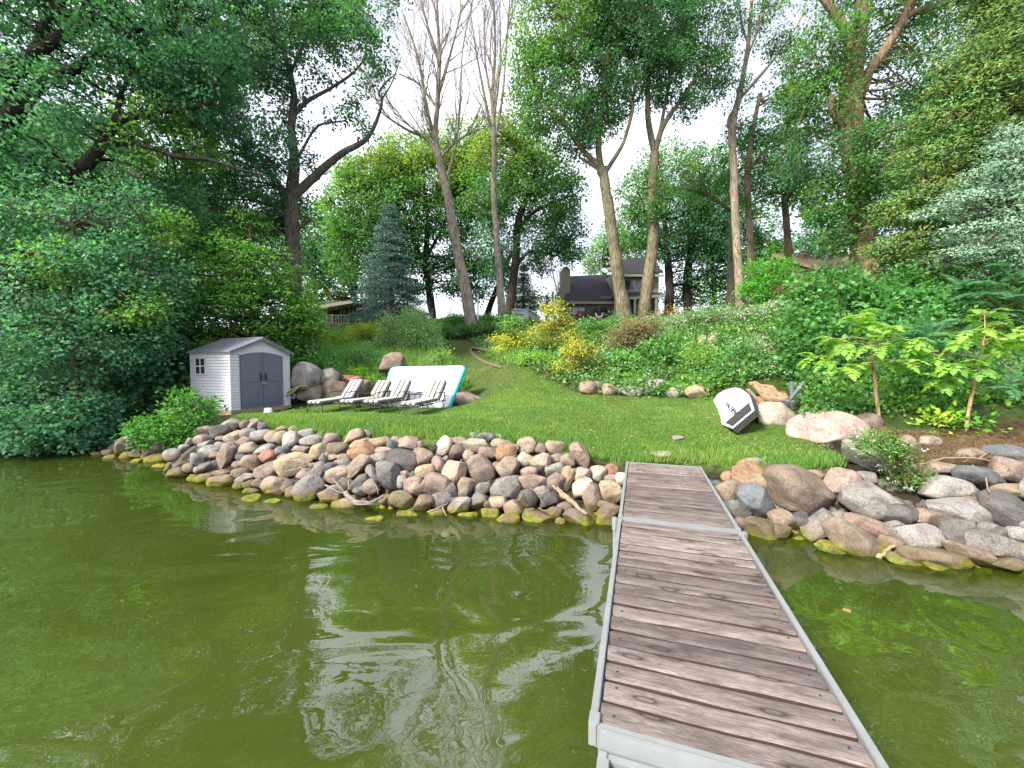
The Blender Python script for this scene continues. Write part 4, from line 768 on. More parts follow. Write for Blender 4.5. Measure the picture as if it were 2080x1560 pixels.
crop(700, 840, 3.467, [
    (60, 165, 145, 88, 45, 't'), (155, 142, 74, 54, 0, 'g'), (150, 190, 74, 44, 0, 'p'), (245, 205, 138, 94, 0, 'y'), (95, 225, 114, 76, 28, 'o'), (110, 275, 188, 134, 8, 'o'), (345, 232, 86, 88, 0, 'b'), (375, 200, 94, 74, 0, 'p'), (450, 215, 134, 118, 4, 'h'),
    (535, 225, 46, 64, 0, 'p'), (275, 264, 138, 50, 0, 'h'), (85, 385, 218, 104, 50, 't'), (15, 345, 64, 64, 0, 'd'), (230, 325, 154, 84, 24, 'l'), (175, 317, 94, 54, 0, 'p'), (405, 335, 214, 142, -8, 'd'), (270, 360, 94, 54, 0, 'g'), (550, 315, 158, 132, 0, 'h'),
    (632, 250, 46, 64, 0, 'd'), (695, 240, 154, 98, 64, 'w'), (755, 190, 64, 44, 0, 'p'), (805, 200, 94, 64, 0, 'p'), (790, 270, 114, 92, 0, 'n'), (925, 225, 194, 98, -5, 'w'), (905, 160, 54, 46, 0, 'l'), (985, 170, 144, 66, 0, 'b'), (1085, 167, 50, 42, 0, 'w'),
    (865, 305, 88, 84, 0, 't'), (1010, 280, 128, 88, 0, 'h'), (1105, 215, 138, 78, 0, 't'), (1185, 242, 84, 68, 0, 'p'), (1140, 285, 142, 122, 0, 'o'), (1285, 225, 128, 122, 0, 't'), (1380, 247, 84, 74, 0, 'n'), (1485, 240, 134, 98, -5, 't'), (1665, 295, 184, 118, -60, 'h'),
    (655, 370, 124, 88, -60, 'p'), (710, 322, 46, 46, 0, 'g'), (565, 415, 124, 94, 8, 'y'), (785, 405, 192, 182, 20, 'h'), (960, 380, 214, 164, -68, 'p'), (1155, 380, 158, 138, 18, 't'), (1070, 367, 66, 50, 0, 'p'), (1265, 330, 118, 104, 28, 'w'), (1372, 360, 172, 156, 85, 't'),
    (1490, 317, 90, 66, 0, 'h'), (1575, 345, 108, 92, -58, 't'), (1490, 400, 138, 98, 28, 'g'), (305, 452, 218, 152, -74, 'd'), (200, 430, 134, 76, -55, 'g'), (105, 487, 154, 88, 18, 'd'), (190, 525, 114, 98, -40, 'p'), (115, 547, 114, 76, 8, 'b'), (425, 432, 74, 64, 0, 'p'),
    (480, 432, 56, 46, 0, 'b'), (480, 500, 134, 104, 8, 'p'), (500, 540, 100, 100, 20, 't'), (400, 482, 66, 84, 0, 'g'), (630, 510, 198, 158, 8, 'p'), (755, 545, 86, 114, 0, 'd'), (845, 535, 158, 108, 66, 'n'), (800, 607, 48, 36, 0, 'g'), (970, 527, 114, 88, 0, 'g'),
    (1130, 527, 194, 168, 0, 'g'), (1205, 455, 66, 50, 0, 'b'), (1320, 487, 194, 94, 0, 'h'), (1300, 412, 114, 74, 0, 'p'), (1560, 460, 168, 104, 76, 'y'), (1490, 490, 128, 126, 0, 'p'), (1390, 557, 108, 94, 50, 'g'), (1300, 595, 142, 122, 0, 'd'), (1440, 610, 154, 104, 34, 'd'),
    (1675, 440, 118, 104, 0, 'h'), (1790, 425, 114, 104, 0, 'w'), (1875, 405, 104, 88, 0, 'r'), (1880, 467, 94, 64, 0, 'n'), (1945, 465, 94, 94, 0, 'w'), (1625, 412, 56, 46, 0, 'p'), (1685, 530, 168, 126, 34, 'w'), (1875, 570, 184, 168, 0, 'y'), (1740, 590, 202, 134, 85, 'n'),
    (1820, 637, 84, 46, 0, 'h'), (280, 612, 94, 84, 0, 'm'), (410, 612, 184, 112, -5, 'm'), (560, 635, 134, 112, 0, 'n'), (685, 605, 138, 112, 0, 'l'), (770, 607, 56, 36, 0, 'd'), (805, 655, 168, 104, 14, 'g'), (945, 612, 118, 118, 0, 'd'), (1085, 640, 138, 98, 0, 't'),
    (1190, 672, 124, 114, 34, 't'), (1015, 642, 66, 54, 0, 'n'), (650, 707, 114, 68, 0, 'm'), (870, 717, 134, 46, 0, 'm'), (1020, 717, 128, 88, 0, 'm'), (1150, 757, 164, 84, 8, 'm'), (1370, 747, 218, 88, -5, 'm'), (1485, 702, 110, 80, 0, 'n'), (1550, 667, 114, 78, 0, 'n'),
    (1520, 767, 66, 64, 0, 'm'), (1660, 737, 214, 142, -18, 'd'), (1855, 692, 174, 94, 18, 'n'), (1855, 757, 154, 88, 0, 'm'), (440, 712, 144, 46, 0, 'm'), (210, 747, 118, 44, 0, 'm'), (1300, 692, 76, 46, 0, 'm')])
crop(1400, 740, 3.059, [
    (395, 620, 132, 76, 0, 't'), (255, 702, 96, 66, 0, 'r'), (435, 722, 284, 180, -20, 'o'), (575, 657, 96, 58, 20, 'l'), (165, 757, 66, 66, 0, 'b'), (245, 792, 144, 134, 18, 'n'), (425, 867, 240, 168, -58, 'b'), (300, 907, 164, 108, -14, 'd'), (715, 797, 404, 262, -14, 'n'),
    (790, 692, 114, 66, 0, 'p'), (950, 752, 194, 158, 80, 'p'), (1100, 727, 164, 104, 0, 'l'), (1140, 852, 334, 202, 4, 'g'), (390, 972, 76, 52, 0, 'g'), (315, 1005, 104, 94, 0, 'n'), (475, 1057, 274, 154, -14, 'm'), (575, 1037, 124, 76, 0, 'm'), (590, 972, 174, 114, -18, 'n'),
    (690, 967, 144, 112, -8, 'd'), (825, 1000, 234, 122, 45, 'g'), (940, 962, 98, 88, 0, 'g'), (1010, 1087, 364, 170, -22, 't'), (1130, 1027, 294, 132, -26, 'h'), (1275, 1122, 154, 104, -24, 'n'), (1305, 942, 184, 124, 0, 'd'), (1275, 1012, 114, 76, 0, 'g'), (1440, 1067, 284, 142, -5, 'g'),
    (1490, 957, 194, 94, -8, 'h'), (915, 1157, 234, 80, -14, 'm'), (1535, 1197, 394, 114, -5, 'm'), (1350, 1227, 204, 84, -8, 'm'), (1760, 1187, 264, 114, -24, 't'), (1540, 1262, 204, 54, -18, 'm'), (1715, 1060, 224, 162, 0, 'd'), (1690, 920, 354, 162, -8, 'l'), (1600, 770, 274, 132, 4, 'l'),
    (1830, 720, 274, 132, -14, 'b'), (1580, 662, 214, 94, 0, 't'), (1980, 665, 164, 152, 0, 'p'), (1970, 797, 254, 104, 4, 'y'), (1985, 920, 264, 232, 0, 'd'), (1785, 857, 154, 66, 0, 'h'), (1860, 1017, 124, 76, 0, 'l'), (1945, 1150, 334, 152, -14, 'g'), (1940, 1057, 134, 84, 0, 'd'),
    (2060, 1070, 124, 104, 0, 'l'), (2000, 1242, 204, 66, 0, 'm'), (1740, 800, 104, 66, 0, 'g'), (1740, 567, 164, 84, 0, 'h'), (1380, 500, 96, 112, 0, 'p'), (1490, 492, 124, 84, 0, 'h'), (1985, 562, 224, 114, 0, 'b'), (1080, 562, 254, 122, -24, 'g'), (1150, 632, 154, 74, -8, 'd'),
    (2180, 780, 200, 160, 0, 'l'), (2200, 1000, 240, 200, 0, 'g'), (2230, 1200, 260, 130, 0, 't'), (2200, 640, 180, 120, 0, 'd')])
# boulders up on the lawn and the slope
ROW = [(1199, 790, 44, 28, 0, 'h'), (1241, 793, 38, 26, 4, 't'), (1284, 796, 46, 22, 0, 'l'), (1308, 779, 44, 26, 0, 'd'), (1336, 788, 54, 32, 8, 'l'), (1374, 795, 40, 28, 0, 'l'), (1418, 796, 52, 34, 0, 'y')]
SPEC = [  # px, py, w, h, ang, colour, label
    (616, 766, 60, 54, -12, 'l', 'big speckled pale boulder leaning against the right side of the shed'), (664, 771, 56, 44, 0, 'g', 'smooth round grey boulder behind the first striped lounger'), (632, 801, 50, 36, -10, 'p', 'pinkish grey boulder low beside the black wheel'),
    (676, 798, 56, 44, 0, 'n', 'cracked brown grey boulder behind the seat of the first lounger'), (712, 774, 44, 26, -6, 'r', 'flat rose red boulder wedged above the first lounger'), (734, 792, 36, 42, -30, 'n', 'brown boulder behind the back of the first lounger'), (700, 815, 40, 22, 0, 'h', 'small pinkish boulder under the arm of the first lounger'),
    (797, 739, 56, 38, 16, 'h', 'rounded tan boulder above the top left corner of the leaning mat'), (950, 811, 60, 30, -14, 'p', 'low pink boulder right of the leaning mat'), (633, 705, 32, 14, 0, 't', 'flat tan stone in the weeds above the shed roof'),
    (762, 708, 24, 18, 24, 'h', 'small pink stone in the weeds below the willow like shrub'), (684, 664, 24, 14, 0, 'd', 'dark stone in front of the cabin railing'), (991, 670, 34, 16, 0, 'g', 'flat grey stone at the end of the juniper hedge'), (992, 697, 18, 20, 0, 'h', 'upright tan stone under the smaller gold shrub'),
    (1062, 733, 18, 12, 0, 'p', 'small pink stone inside the curved log edging'), (1577, 842, 76, 44, 0, 'w', 'whitish boulder under the pile of old boards'), (1684, 868, 128, 88, -14, 'q', 'huge pink quartz boulder where the lawn meets the right bank'), (1776, 814, 62, 32, 0, 'g', 'grey boulder half buried behind the huge pink boulder'),
    (1767, 860, 38, 38, 0, 'p', 'grey pink boulder between the huge pink boulder and the sapling')]

def place_rock(q, name, label, group, seed, y_hit=None, lift=0.0):
    px, py, w, h, ang, c = q[:6]; Y = y_hit
    if Y is None:
        p = hit(px, py + h * 0.12, 2.5, 40)
        if p[2] < 0.02: p = onz(px, py, 0.0)
        Y = p[1]
    k = Y / FPX; a, b_ = w * k * 0.58, h * k * 0.58; dpt = 0.5 * (min(a, b_) + 0.5 * (a + b_)) * 0.95
    P, F = rock_shape(4 if max(w, h) > 48 else 3, seed, cuts=random.choice((7, 9, 11, 14)), rough=random.choice((.05, .07, .09)), box=random.uniform(.1, .5))
    th = math.radians(ang); ct, st = math.cos(th), math.sin(th)
    X, Z = P[:, 0] * a, P[:, 2] * b_
    V = np.stack([X * ct - Z * st, P[:, 1] * dpt, X * st + Z * ct], 1)
    c3 = at(px, py, Y); col = np.array(RC[c][1]) * random.uniform(.62, .94)
    o = link(name, np_mesh(name, V, F, smooth=True), M_rock, None, col); o.location = tuple(c3 + np.array([0, 0.15 * dpt, lift]))
    tag(o, label, 'rock', group); return o

def band(px, py):                      # where on the bank: between the lawn edge and the waterline
    if px < 1260: e = np.interp(px, [q[0] for q in LAWN_EDGE], [q[1] for q in LAWN_EDGE]) if px > 430 else 880 + (430 - px) * .05
    else: e = np.interp(px, [1430, 1720, 1900, 2080], [943, 950, 930, 930])
    wl_ = np.interp(px, [q[0] for q in SHORE], [q[1] for q in SHORE]); t = (py - e) / (wl_ - e)
    return ('along the lawn edge' if t < .2 else 'high on the bank' if t < .42 else 'halfway down the bank' if t < .66 else 'low on the bank' if t < .9 else 'at the waterline' if t < 1.06 else 'standing in the water')
def spot(px):
    for x, s in ((300, 'under the shore maple'), (400, 'below the shoreline shrub'), (480, "below the shed's left end"), (560, 'below the shed doors'), (640, 'below the first lounger'), (730, 'below the second lounger'), (800, 'below the third lounger'), (880, 'below the fourth lounger'), (960, 'below the leaning mat'), (1060, 'midway from mat to dock'),
                 (1160, 'a few steps left of the dock'), (1300, "against the dock's left side"), (1500, "against the dock's right side"), (1600, 'below the paddle board'), (1740, 'below the huge pink boulder'), (1860, 'below the white flowers'), (1980, 'right of the white flowers')):
        if px < x: return s
    return 'at the right picture edge'
def size_word(q):
    p = hit(q[0], q[1], 2.5, 40); Y = p[1] if p[2] > 0 else onz(q[0], q[1], 0)[1]
    m = max(q[2], q[3]) * Y / FPX
    return 'small ' if m < .26 else '' if m < .46 else 'big '
def shape_word(q):
    r = q[2] / q[3]; a = abs(q[4])
    if r > 1.45 and a > 30: return 'tilted long '
    if r > 2.0: return 'flat '
    if r > 1.5: return 'long '
    if r < 0.85: return 'upright '
    return 'round ' if r < 1.15 else ''
base = [(size_word(q) + shape_word(q) + RC[q[5]][0] + ' rock ' + band(q[0], q[1]) + ', ' + spot(q[0])) for q in ROCKS]
labs = list(base)
def nb(i, side):
    q = ROCKS[i]; best, bi = 1e9, None
    for j, o in enumerate(ROCKS):
        if j == i: continue
        dx, dy = o[0] - q[0], o[1] - q[1]
        if (side == 'over' and dy > 4 and abs(dx) < dy * 1.2) or (side == 'right of' and dx < -4 and abs(dy) < -dx * 1.2):
            d = dx * dx + dy * dy
            if d < best: best, bi = d, j
    return None if bi is None else RC[ROCKS[bi][5]][0]
for step in ('over', 'right of', 'both', 'left'):
    cnt = {}
    for l in labs: cnt[l] = cnt.get(l, 0) + 1
    for i, l in enumerate(list(labs)):
        if cnt[l] < 2: continue
        if step == 'left':
            same = sorted((j for j in range(len(labs)) if labs[j] == l), key=lambda j: ROCKS[j][0]); k = same.index(i)
            labs[i] = l; ROCKS[i] = (*ROCKS[i][:6], k, len(same)); continue
        w1 = nb(i, 'over' if step != 'right of' else 'right of')
        if step == 'both': w1 = None
        if w1: labs[i] = base[i].split(', ')[0] + ', %s a %s one, ' % (step, w1) + base[i].split(', ')[1]
for i, q in enumerate(ROCKS):
    l = labs[i]
    if len(q) > 6 and q[7] > 1:
        l = ('left one of two, ' if q[6] == 0 and q[7] == 2 else 'right one of two, ' if q[7] == 2 else 'leftmost of %d, ' % q[7] if q[6] == 0 else 'rightmost of %d, ' % q[7] if q[6] == q[7] - 1 else 'middle one, ') + l
    for a_, b2 in (('halfway down the bank', 'mid bank'), ('over a cream white one', 'over a white one'), ('over a yellowish one, against', 'over a yellowish one, at'), ('small round cream white rock high on the bank', 'small cream white rock high on the bank'), ("against the dock's left side", 'left of dock'), ("at the dock's left side", 'left of dock'), ('left one of two, dark', 'left dark'), ('right one of two, dark', 'right dark'), ('a few steps left of the dock', 'near the dock'), ('rock low on the bank', 'low rock'), ("below the shed's left end", 'below the shed')):
        if len(l.replace(',', '').split()) > 16: l = l.replace(a_, b2)
    place_rock(q, 'rock', l, 'rocks of the shore bank', 100 + i)
ROWL = ['first pinkish tan boulder from the left in the lawn edge row', 'second boulder in the lawn edge row, round and tan', 'low pale grey boulder, third in the lawn edge row', 'dark boulder set back behind the lawn edge row', 'largest pale grey boulder in the lawn edge row', 'pale grey boulder left of the yellowish end boulder', 'yellowish round boulder at the right end of the lawn edge row']
for i, (q, l) in enumerate(zip(ROW, ROWL)): place_rock(q, 'boulder', l, 'row of boulders at the back of the lawn', 500 + i, hit(q[0], q[1] + q[3] * .45)[1] + .12)
for i, q in enumerate(SPEC):
    yy = {0: 12.6, 1: 13.0, 2: 12.5, 3: 12.7, 4: 13.4, 5: 13.0, 6: 12.3, 7: 13.6, 8: 11.9, 15: 7.75, 16: 7.0}.get(i)
    place_rock(q, 'boulder', q[6], None, 600 + i, yy, -.12 if i == 16 else 0.0)
# infill: small stones down in the gaps, past telling apart
FV, FF, nf = [], [], 0
pts = []
for i in range(1100):
    t = rng.uniform(0, 1); s = rng.uniform(0, 1); px = 160 + t * 2000
    if 1255 < px < 1440: continue
    e = hit(px, np.interp(px, [160, 430] + [q[0] for q in LAWN_EDGE[1:]] + [1850, 2160], [905, 872] + [q[1] for q in LAWN_EDGE[1:]] + [955, 985]) + 6)
    w_ = onz(px, np.interp(px, [q[0] for q in SHORE], [q[1] for q in SHORE]), 0); p = e[:2] + (w_[:2] - e[:2]) * s * .9
    pts.append((p[0], p[1]))
Z = gzs(np.array(pts)); U, Fi = ico(2)
for (x, y), z in zip(pts, Z):
    r = rng.uniform(.03, .075); P = U * r * rng.uniform(.7, 1.3, 3) * (1 + .15 * rng.normal(size=(len(U), 1))) + np.array([x, y, z - .15]); FV.append(P); FF.append(Fi + nf); nf += len(U)
tag(link('rubble', np_mesh('rubble', np.concatenate(FV), np.concatenate(FF), smooth=True), M_rock, None, (.12, .11, .1)), 'small stones and grit packed in the gaps of the rock bank', None, None, 'stuff')
# ================================================================== GRASS AND GROUND COVER
def blades(P, hgt, wid, cols, lean=0.35):
    n = len(P); th = rng.uniform(0, 6.28, n); side = np.stack([np.cos(th), np.sin(th), np.zeros(n)], 1) * wid[:, None]
    ln = rng.normal(0, lean, (n, 2)) * hgt[:, None]; tip = P + np.stack([ln[:, 0], ln[:, 1], hgt], 1)
    V = np.stack([P - side, P + side, tip], 1).reshape(-1, 3); F = np.arange(3 * n).reshape(-1, 3)
    return V, F, np.repeat(cols, 3, 0)
lp = np.array(LAWN); lo, hi = lp.min(0), lp.max(0)
C = rng.uniform(lo, hi, (620000, 2)); C = C[inpoly(C, LAWN)]
de = dist_line(C, EDGE); dpth = dist_line(C, PATH); ns = vnoise(C, 1.6, 9); ns2 = vnoise(C, 5.0, 10)
keep = rng.uniform(0, 1, len(C)) < np.where(C[:, 1] > 12, .32, .62) * np.where((dpth < .6) & (C[:, 1] > 12.6), .7, 1) * np.where(ns < -.75, .55, 1)
C, de, dpth, ns, ns2 = C[keep], de[keep], dpth[keep], ns[keep], ns2[keep]
tall = np.clip(1 - de / 0.85, 0, 1) * (1 + .5 * ns2); h = (0.028 + 0.018 * rng.uniform(0, 1, len(C))) * (1 + .3 * ns) + 0.12 * tall * rng.uniform(.4, 1.2, len(C))
z = gzs(C) - 0.005
base = np.where((ns + .5 * ns2 > .35)[:, None], (0.19, 0.32, 0.062), (0.13, 0.27, 0.052)); far = np.clip((C[:, 1] - 12.2) / 2.0, 0, 1)[:, None]
base = base * (1 - far) + np.array([0.12, 0.2, 0.045]) * far
dry = rng.uniform(0, 1, len(C)) < .05 + .1 * (ns < -.4); base[dry] = (0.24, 0.2, 0.08)
cols = np.clip(base * np.exp(rng.normal(0, .22, (len(C), 1))), .004, .6)
V, F, T = blades(np.stack([C[:, 0], C[:, 1], z], 1), h, rng.uniform(.004, .008, len(C)) * np.where(h > .07, 1.0, 1.1), cols)
tag(link('lawn_grass', np_mesh('lawn_grass', V, F, T), M_grass), 'bright green mown lawn with longer tufts along the rocks', None, None, 'stuff')

# slope cover: leaves of many low plants, denser where the slope faces the lake
SL = rng.uniform((-11, 6.4), (16, 27), (64000, 2)); g_ = gzs(SL)
de = dist_line(SL, EDGE); ok = (~inpoly(SL, LAWN)) & (g_ > 0.75) & (dist_line(SL, PATH) > .75) & (~inpoly(SL, STRAW))
shp = at(470, 841, 10.6)                                              # keep the shed floor, loungers and board pile clear
ok &= ~((SL[:, 0] > -6.4) & (SL[:, 0] < -.9) & (SL[:, 1] < 13.1))
PILE = [tuple(hit(*q)[:2]) for q in ((1440, 880), (1455, 800), (1525, 778), (1622, 776), (1640, 830), (1630, 880))]
ok &= ~inpoly(SL, PILE)
ok &= ~((SL[:, 0] > -10) & (SL[:, 0] < -6.2) & (SL[:, 1] < 12.9)) & ((SL[:, 0] < -2.2) | (SL[:, 1] > 7.2)) & ((SL[:, 1] > 8.2 - .25 * np.abs(SL[:, 0] - 5)) | ((SL[:, 0] > 4.6) & (SL[:, 1] > 6.4)))
SL, g_ = SL[ok], g_[ok]; _w = np.where((SL[:, 1] < 10.8) & (SL[:, 0] > 2.5), 3.5, 1.0); P = rng.choice(len(SL), 13500, replace=False, p=_w / _w.sum()); SL, g_ = SL[P], g_[P]
n1 = vnoise(SL, .55, 21); n2 = vnoise(SL, 1.3, 22); hh = np.clip(.2 + .16 * n1 + .1 * n2, .05, .6) * .85 * np.where(SL[:, 0] > 1.5, 1.5, 1.1) * np.where(SL[:, 1] > 14.5, .3, 1)
CC = np.column_stack([SL, g_ + hh * rng.uniform(.35, 1.0, len(SL))])
Lv = Leaves()
cls = np.where(n2 + rng.normal(0, .35, len(SL)) > .45, 0, np.where(n1 + rng.normal(0, .35, len(SL)) > .35, 1, np.where(rng.uniform(0, 1, len(SL)) < .15, 3, 2)))
left = SL[:, 0] < -.5
for k, cset, lf, w in ((0, GREEN_L + LIME[2:], .085, .3), (1, [(.075, .16, .06), (.1, .19, .08)], .075, .34), (2, GREEN_M + GREEN_L, .1, .38), (3, GREEN_Y + LIME, .07, .22)):
    m = cls == k
    if m.any(): cluster_leaves(Lv, CC[m], .19, 12, lf * 1.12, cset, w, .75, -.15, None)
tag(link('slope_plants', Lv.mesh('slope_plants'), M_leaf), 'mixed low weeds and perennials covering the slope', None, None, 'stuff')
# grassy stems on the left slope
m = (SL[:, 0] < .5) & (SL[:, 0] > -8) & (SL[:, 1] < 17); Q = SL[m][rng.integers(0, m.sum(), 16000)] + rng.normal(0, .12, (16000, 2)); Q = Q[~inpoly(Q, LAWN)]
V, F, T = blades(np.column_stack([Q, gzs(Q)]), rng.uniform(.15, .6, len(Q)), rng.uniform(.004, .008, len(Q)), mix_tint(len(Q), [(.12, .22, .04), (.16, .22, .05), (.07, .15, .04)]), .25)
tag(link('tall_grass', np_mesh('tall_grass', V, F, T), M_grass), 'loose tall grass among the weeds left of the path', None, None, 'stuff')
# white and pink blooms scattered on the right slope
def blooms(name, label, centre_px, n, cols, size, spread=(1, 1), up=.45, poly=None):
    out = []
    for (px, py, rx, ry) in centre_px:
        for i in range(n):
            a = rng.normal(0, .5, 2); p = hit(px + a[0] * rx, py + a[1] * ry, 4, 30); out.append((p[0], p[1], p[2] + rng.uniform(.25, up)))
    L = Leaves(); cluster_leaves(L, np.array(out), size * 1.6, 5, size, cols, .5, .4, -.3); tag(link(name, L.mesh(name), M_petal), label, None, None, 'stuff')
PINKW = [(.55, .47, .47), (.6, .57, .52), (.45, .34, .36)]
blooms('flowers', 'tiny white and pink blooms over the right slope', [(1480, 660, 120, 30), (1560, 650, 90, 30), (1400, 690, 120, 40), (1560, 740, 60, 50), (1290, 740, 90, 40), (1340, 680, 60, 40), (1620, 640, 60, 20), (1230, 750, 60, 30)], 90, PINKW, .036, up=.5)
_q = rng.uniform(lo, hi, (900, 2)); _q = _q[inpoly(_q, LAWN)][:170]; _q = np.column_stack([_q, gzs(_q) + rng.uniform(.04, .07, len(_q))]); _L = Leaves(); cluster_leaves(_L, _q, .016, 4, .018, [(.42, .42, .38), (.36, .3, .2)], .5, .5, 0); tag(link('clover', _L.mesh('clover'), M_petal), 'scattered white clover heads and leaf bits in the lawn', None, None, 'stuff')
# straw and roots on the right bank
Q = rng.uniform(np.array(STRAW).min(0), np.array(STRAW).max(0), (16000, 2)); Q = Q[inpoly(Q, STRAW)]
n = len(Q); th = rng.uniform(0, 6.28, n); L_ = rng.uniform(.06, .22, n); P0 = np.column_stack([Q, gzs(Q) + rng.uniform(.0, .05, n)]); D = np.stack([np.cos(th), np.sin(th), rng.normal(0, .2, n)], 1)
cc = mix_tint(n, [(.13, .085, .05), (.1, .065, .04), (.18, .135, .085)])
sd = np.stack([-np.sin(th), np.cos(th), np.zeros(n)], 1) * .004
V = np.stack([P0 - sd, P0 + sd, P0 + D * L_[:, None]], 1).reshape(-1, 3)
tag(link('straw', np_mesh('straw', V, np.arange(3 * n).reshape(-1, 3), np.repeat(cc, 3, 0)), M_grass), 'dry straw and dead stems on the right bank', None, None, 'stuff')

# ================================================================== SHRUBS one can tell apart
GOLD = [(.27, .235, .018), (.33, .27, .025), (.07, .13, .025), (.16, .18, .02), (.06, .11, .03)]
shrub('gold_shrub', 'tall golden yellow shrub in front of the chimney end of the grey house', (1130, 715), [(1128, 632, 22, 24), (1105, 668, 30, 16), (1150, 668, 26, 18), (1088, 694, 24, 10), (1128, 655, 26, 16), (1140, 692, 22, 10)], GOLD, .1, 2.0, w=.18, flat=.5, droop=.25, kind='spray', cl=.24, mat=M_needle, group='golden shrubs')
shrub('gold_shrub', 'low golden yellow shrub at the foot of the tall golden one', (1165, 765), [(1172, 705, 34, 20), (1148, 742, 26, 16), (1195, 712, 22, 14)], GOLD, .085, 2.6, w=.18, flat=.5, droop=.25, kind='spray', cl=.2, mat=M_needle, group='golden shrubs')
shrub('gold_shrub', 'smaller yellow green shrub left of the grey trailer', (1038, 722), [(1040, 660, 26, 20, GREEN_L), (1022, 690, 18, 16), (1050, 690, 22, 18), (1030, 710, 16, 8)], [(.3, .32, .025), (.38, .34, .03), (.14, .2, .03)], .11, 2.4, w=.18, flat=.5, droop=.25, kind='spray', cl=.26, mat=M_needle, group='golden shrubs')
shrub('ninebark_shrub', 'reddish brown twiggy shrub below the ash trunks', (1292, 728), [(1285, 675, 42, 26), (1310, 665, 34, 24), (1262, 690, 28, 20)], [(.17, .12, .08), (.12, .1, .055), (.22, .16, .12), (.07, .1, .035)], .06, 2.6, cl=.18, stems=12)
shrub('willow_shrub', 'pale grey green willow like shrub above the leaning mat', (842, 716), [(842, 655, 34, 24), (822, 690, 36, 22), (866, 690, 34, 22), (845, 672, 40, 24)], [(.14, .24, .1), (.2, .3, .15), (.09, .17, .065)], .1, 2.8, w=.16, flat=1.1, droop=-.35, cl=.24, stems=14)
shrub('willow_shrub', 'small pale shrub left of the larger willow like shrub', (787, 712), [(785, 665, 18, 22), (790, 690, 24, 18)], [(.12, .22, .08), (.17, .27, .12)], .1, 2.4, w=.16, flat=1.1, droop=-.35, cl=.22, stems=8)
shrub('juniper_hedge', 'low flat dark green juniper spreading across the top of the path', (940, 688), [(925, 672, 36, 10), (965, 668, 36, 11), (900, 676, 20, 9), (1000, 664, 22, 9)], [(.03, .085, .022), (.05, .13, .03), (.022, .06, .02)], .12, 3.2, w=.16, flat=.3, droop=0, kind='spray', cl=.26, mat=M_needle, cat='hedge')
shrub('sedum_clump', 'bright lime creeping plant over the rose red boulder', (728, 778), [(722, 757, 24, 8), (745, 770, 18, 10), (752, 786, 10, 8)], [(.13, .36, .02), (.18, .42, .03)], .06, 3.2, w=.3, cl=.14, cat='plant')
shrub('goldenrod_clump', 'yellow topped perennials below the cabin railing', (745, 695), [(735, 672, 30, 12), (760, 668, 20, 9)], [(.26, .3, .03), (.18, .27, .03)], .07, 2.6, w=.2, cl=.18, flat=.9, cat='plant')
shrub('shore_shrub', 'bright green shrub spilling over the rocks left of the shed', (345, 905), [(340, 868, 66, 36), (395, 832, 34, 36), (300, 890, 32, 20), (375, 880, 40, 26), (370, 812, 24, 22), (410, 860, 18, 16)], [(.048, .145, .03), (.065, .175, .034), (.034, .105, .028)], .085, 2.9, cl=.2, stems=12)
shrub('vine_shrub', 'large leaved vine thicket between the shore maple and the shed', (330, 868), [(330, 650, 70, 55, .6), (350, 720, 50, 60, .5), (290, 760, 70, 60, .3), (340, 800, 50, 50, .2), (230, 810, 60, 60, 0), (270, 700, 60, 50, .4)], [(.035, .11, .05), (.05, .14, .065), (.026, .08, .038)], .17, 2.9, w=.46, cl=.34, stems=10, depth=11.8, per=16)
shrub('understory_shrub', 'dark shrub at the waterline beneath the shore maple', (80, 905), [(70, 880, 110, 34), (150, 860, 70, 44), (10, 860, 90, 50), (190, 880, 40, 26)], GREEN_T, .11, 2.8, cl=.26, stems=8, depth=9.9)
shrub('viburnum_shrub', 'big rounded broad leaved shrub on the right slope', (1690, 800), [(1700, 600, 75, 40, .8), (1660, 650, 50, 40, .3), (1740, 640, 80, 50, .5), (1680, 700, 60, 46, 0), (1645, 730, 40, 40, -.1), (1760, 700, 80, 50, .2), (1690, 750, 60, 34, -.1), (1830, 640, 70, 50, .8), (1640, 770, 36, 24, -.2), (1790, 590, 70, 30, 1.0), (1690, 565, 40, 22, 1.2), (1650, 590, 40, 30, .8), (1615, 660, 36, 34, .4), (1600, 700, 30, 30, .3), (1740, 570, 50, 26, 1.2), (1820, 590, 60, 30, 1)],
      [(.05, .14, .04), (.07, .175, .05), (.035, .1, .03)], .13, 3.0, w=.42, cl=.26, stems=14, depth=9.4)
shrub('viburnum_shrub', 'broad leaved thicket behind the two young saplings', (1850, 830), [(1830, 760, 60, 50, 0), (1900, 620, 80, 40, .8), (1880, 690, 70, 40, .3), (1960, 800, 90, 60, .2), (1880, 800, 60, 50, 0), (2060, 800, 70, 70, .2), (1940, 860, 60, 26, -.5)], [(.045, .13, .045), (.06, .17, .05), (.08, .2, .06)], .1, 2.6, cl=.26, stems=12, depth=8.6)
shrub('lilac_bush', 'bright green bush between the pale trunks and the brown trunk', (1555, 640), [(1550, 560, 34, 38), (1575, 590, 34, 30), (1530, 595, 24, 30), (1590, 550, 20, 26)], [(.055, .17, .03), (.08, .22, .04)], .11, 2.8, cl=.28, depth=19)
shrub('rose_shrub', 'pink specked flowering shrub along the top of the right slope', (1480, 668), [(1440, 642, 44, 14), (1500, 646, 50, 14), (1560, 640, 40, 16), (1610, 625, 30, 14), (1400, 652, 40, 14)], [(.08, .15, .06), (.11, .18, .08)], .07, 2.4, cl=.22, depth=16.4, flowers=(260, PINKW, .06))
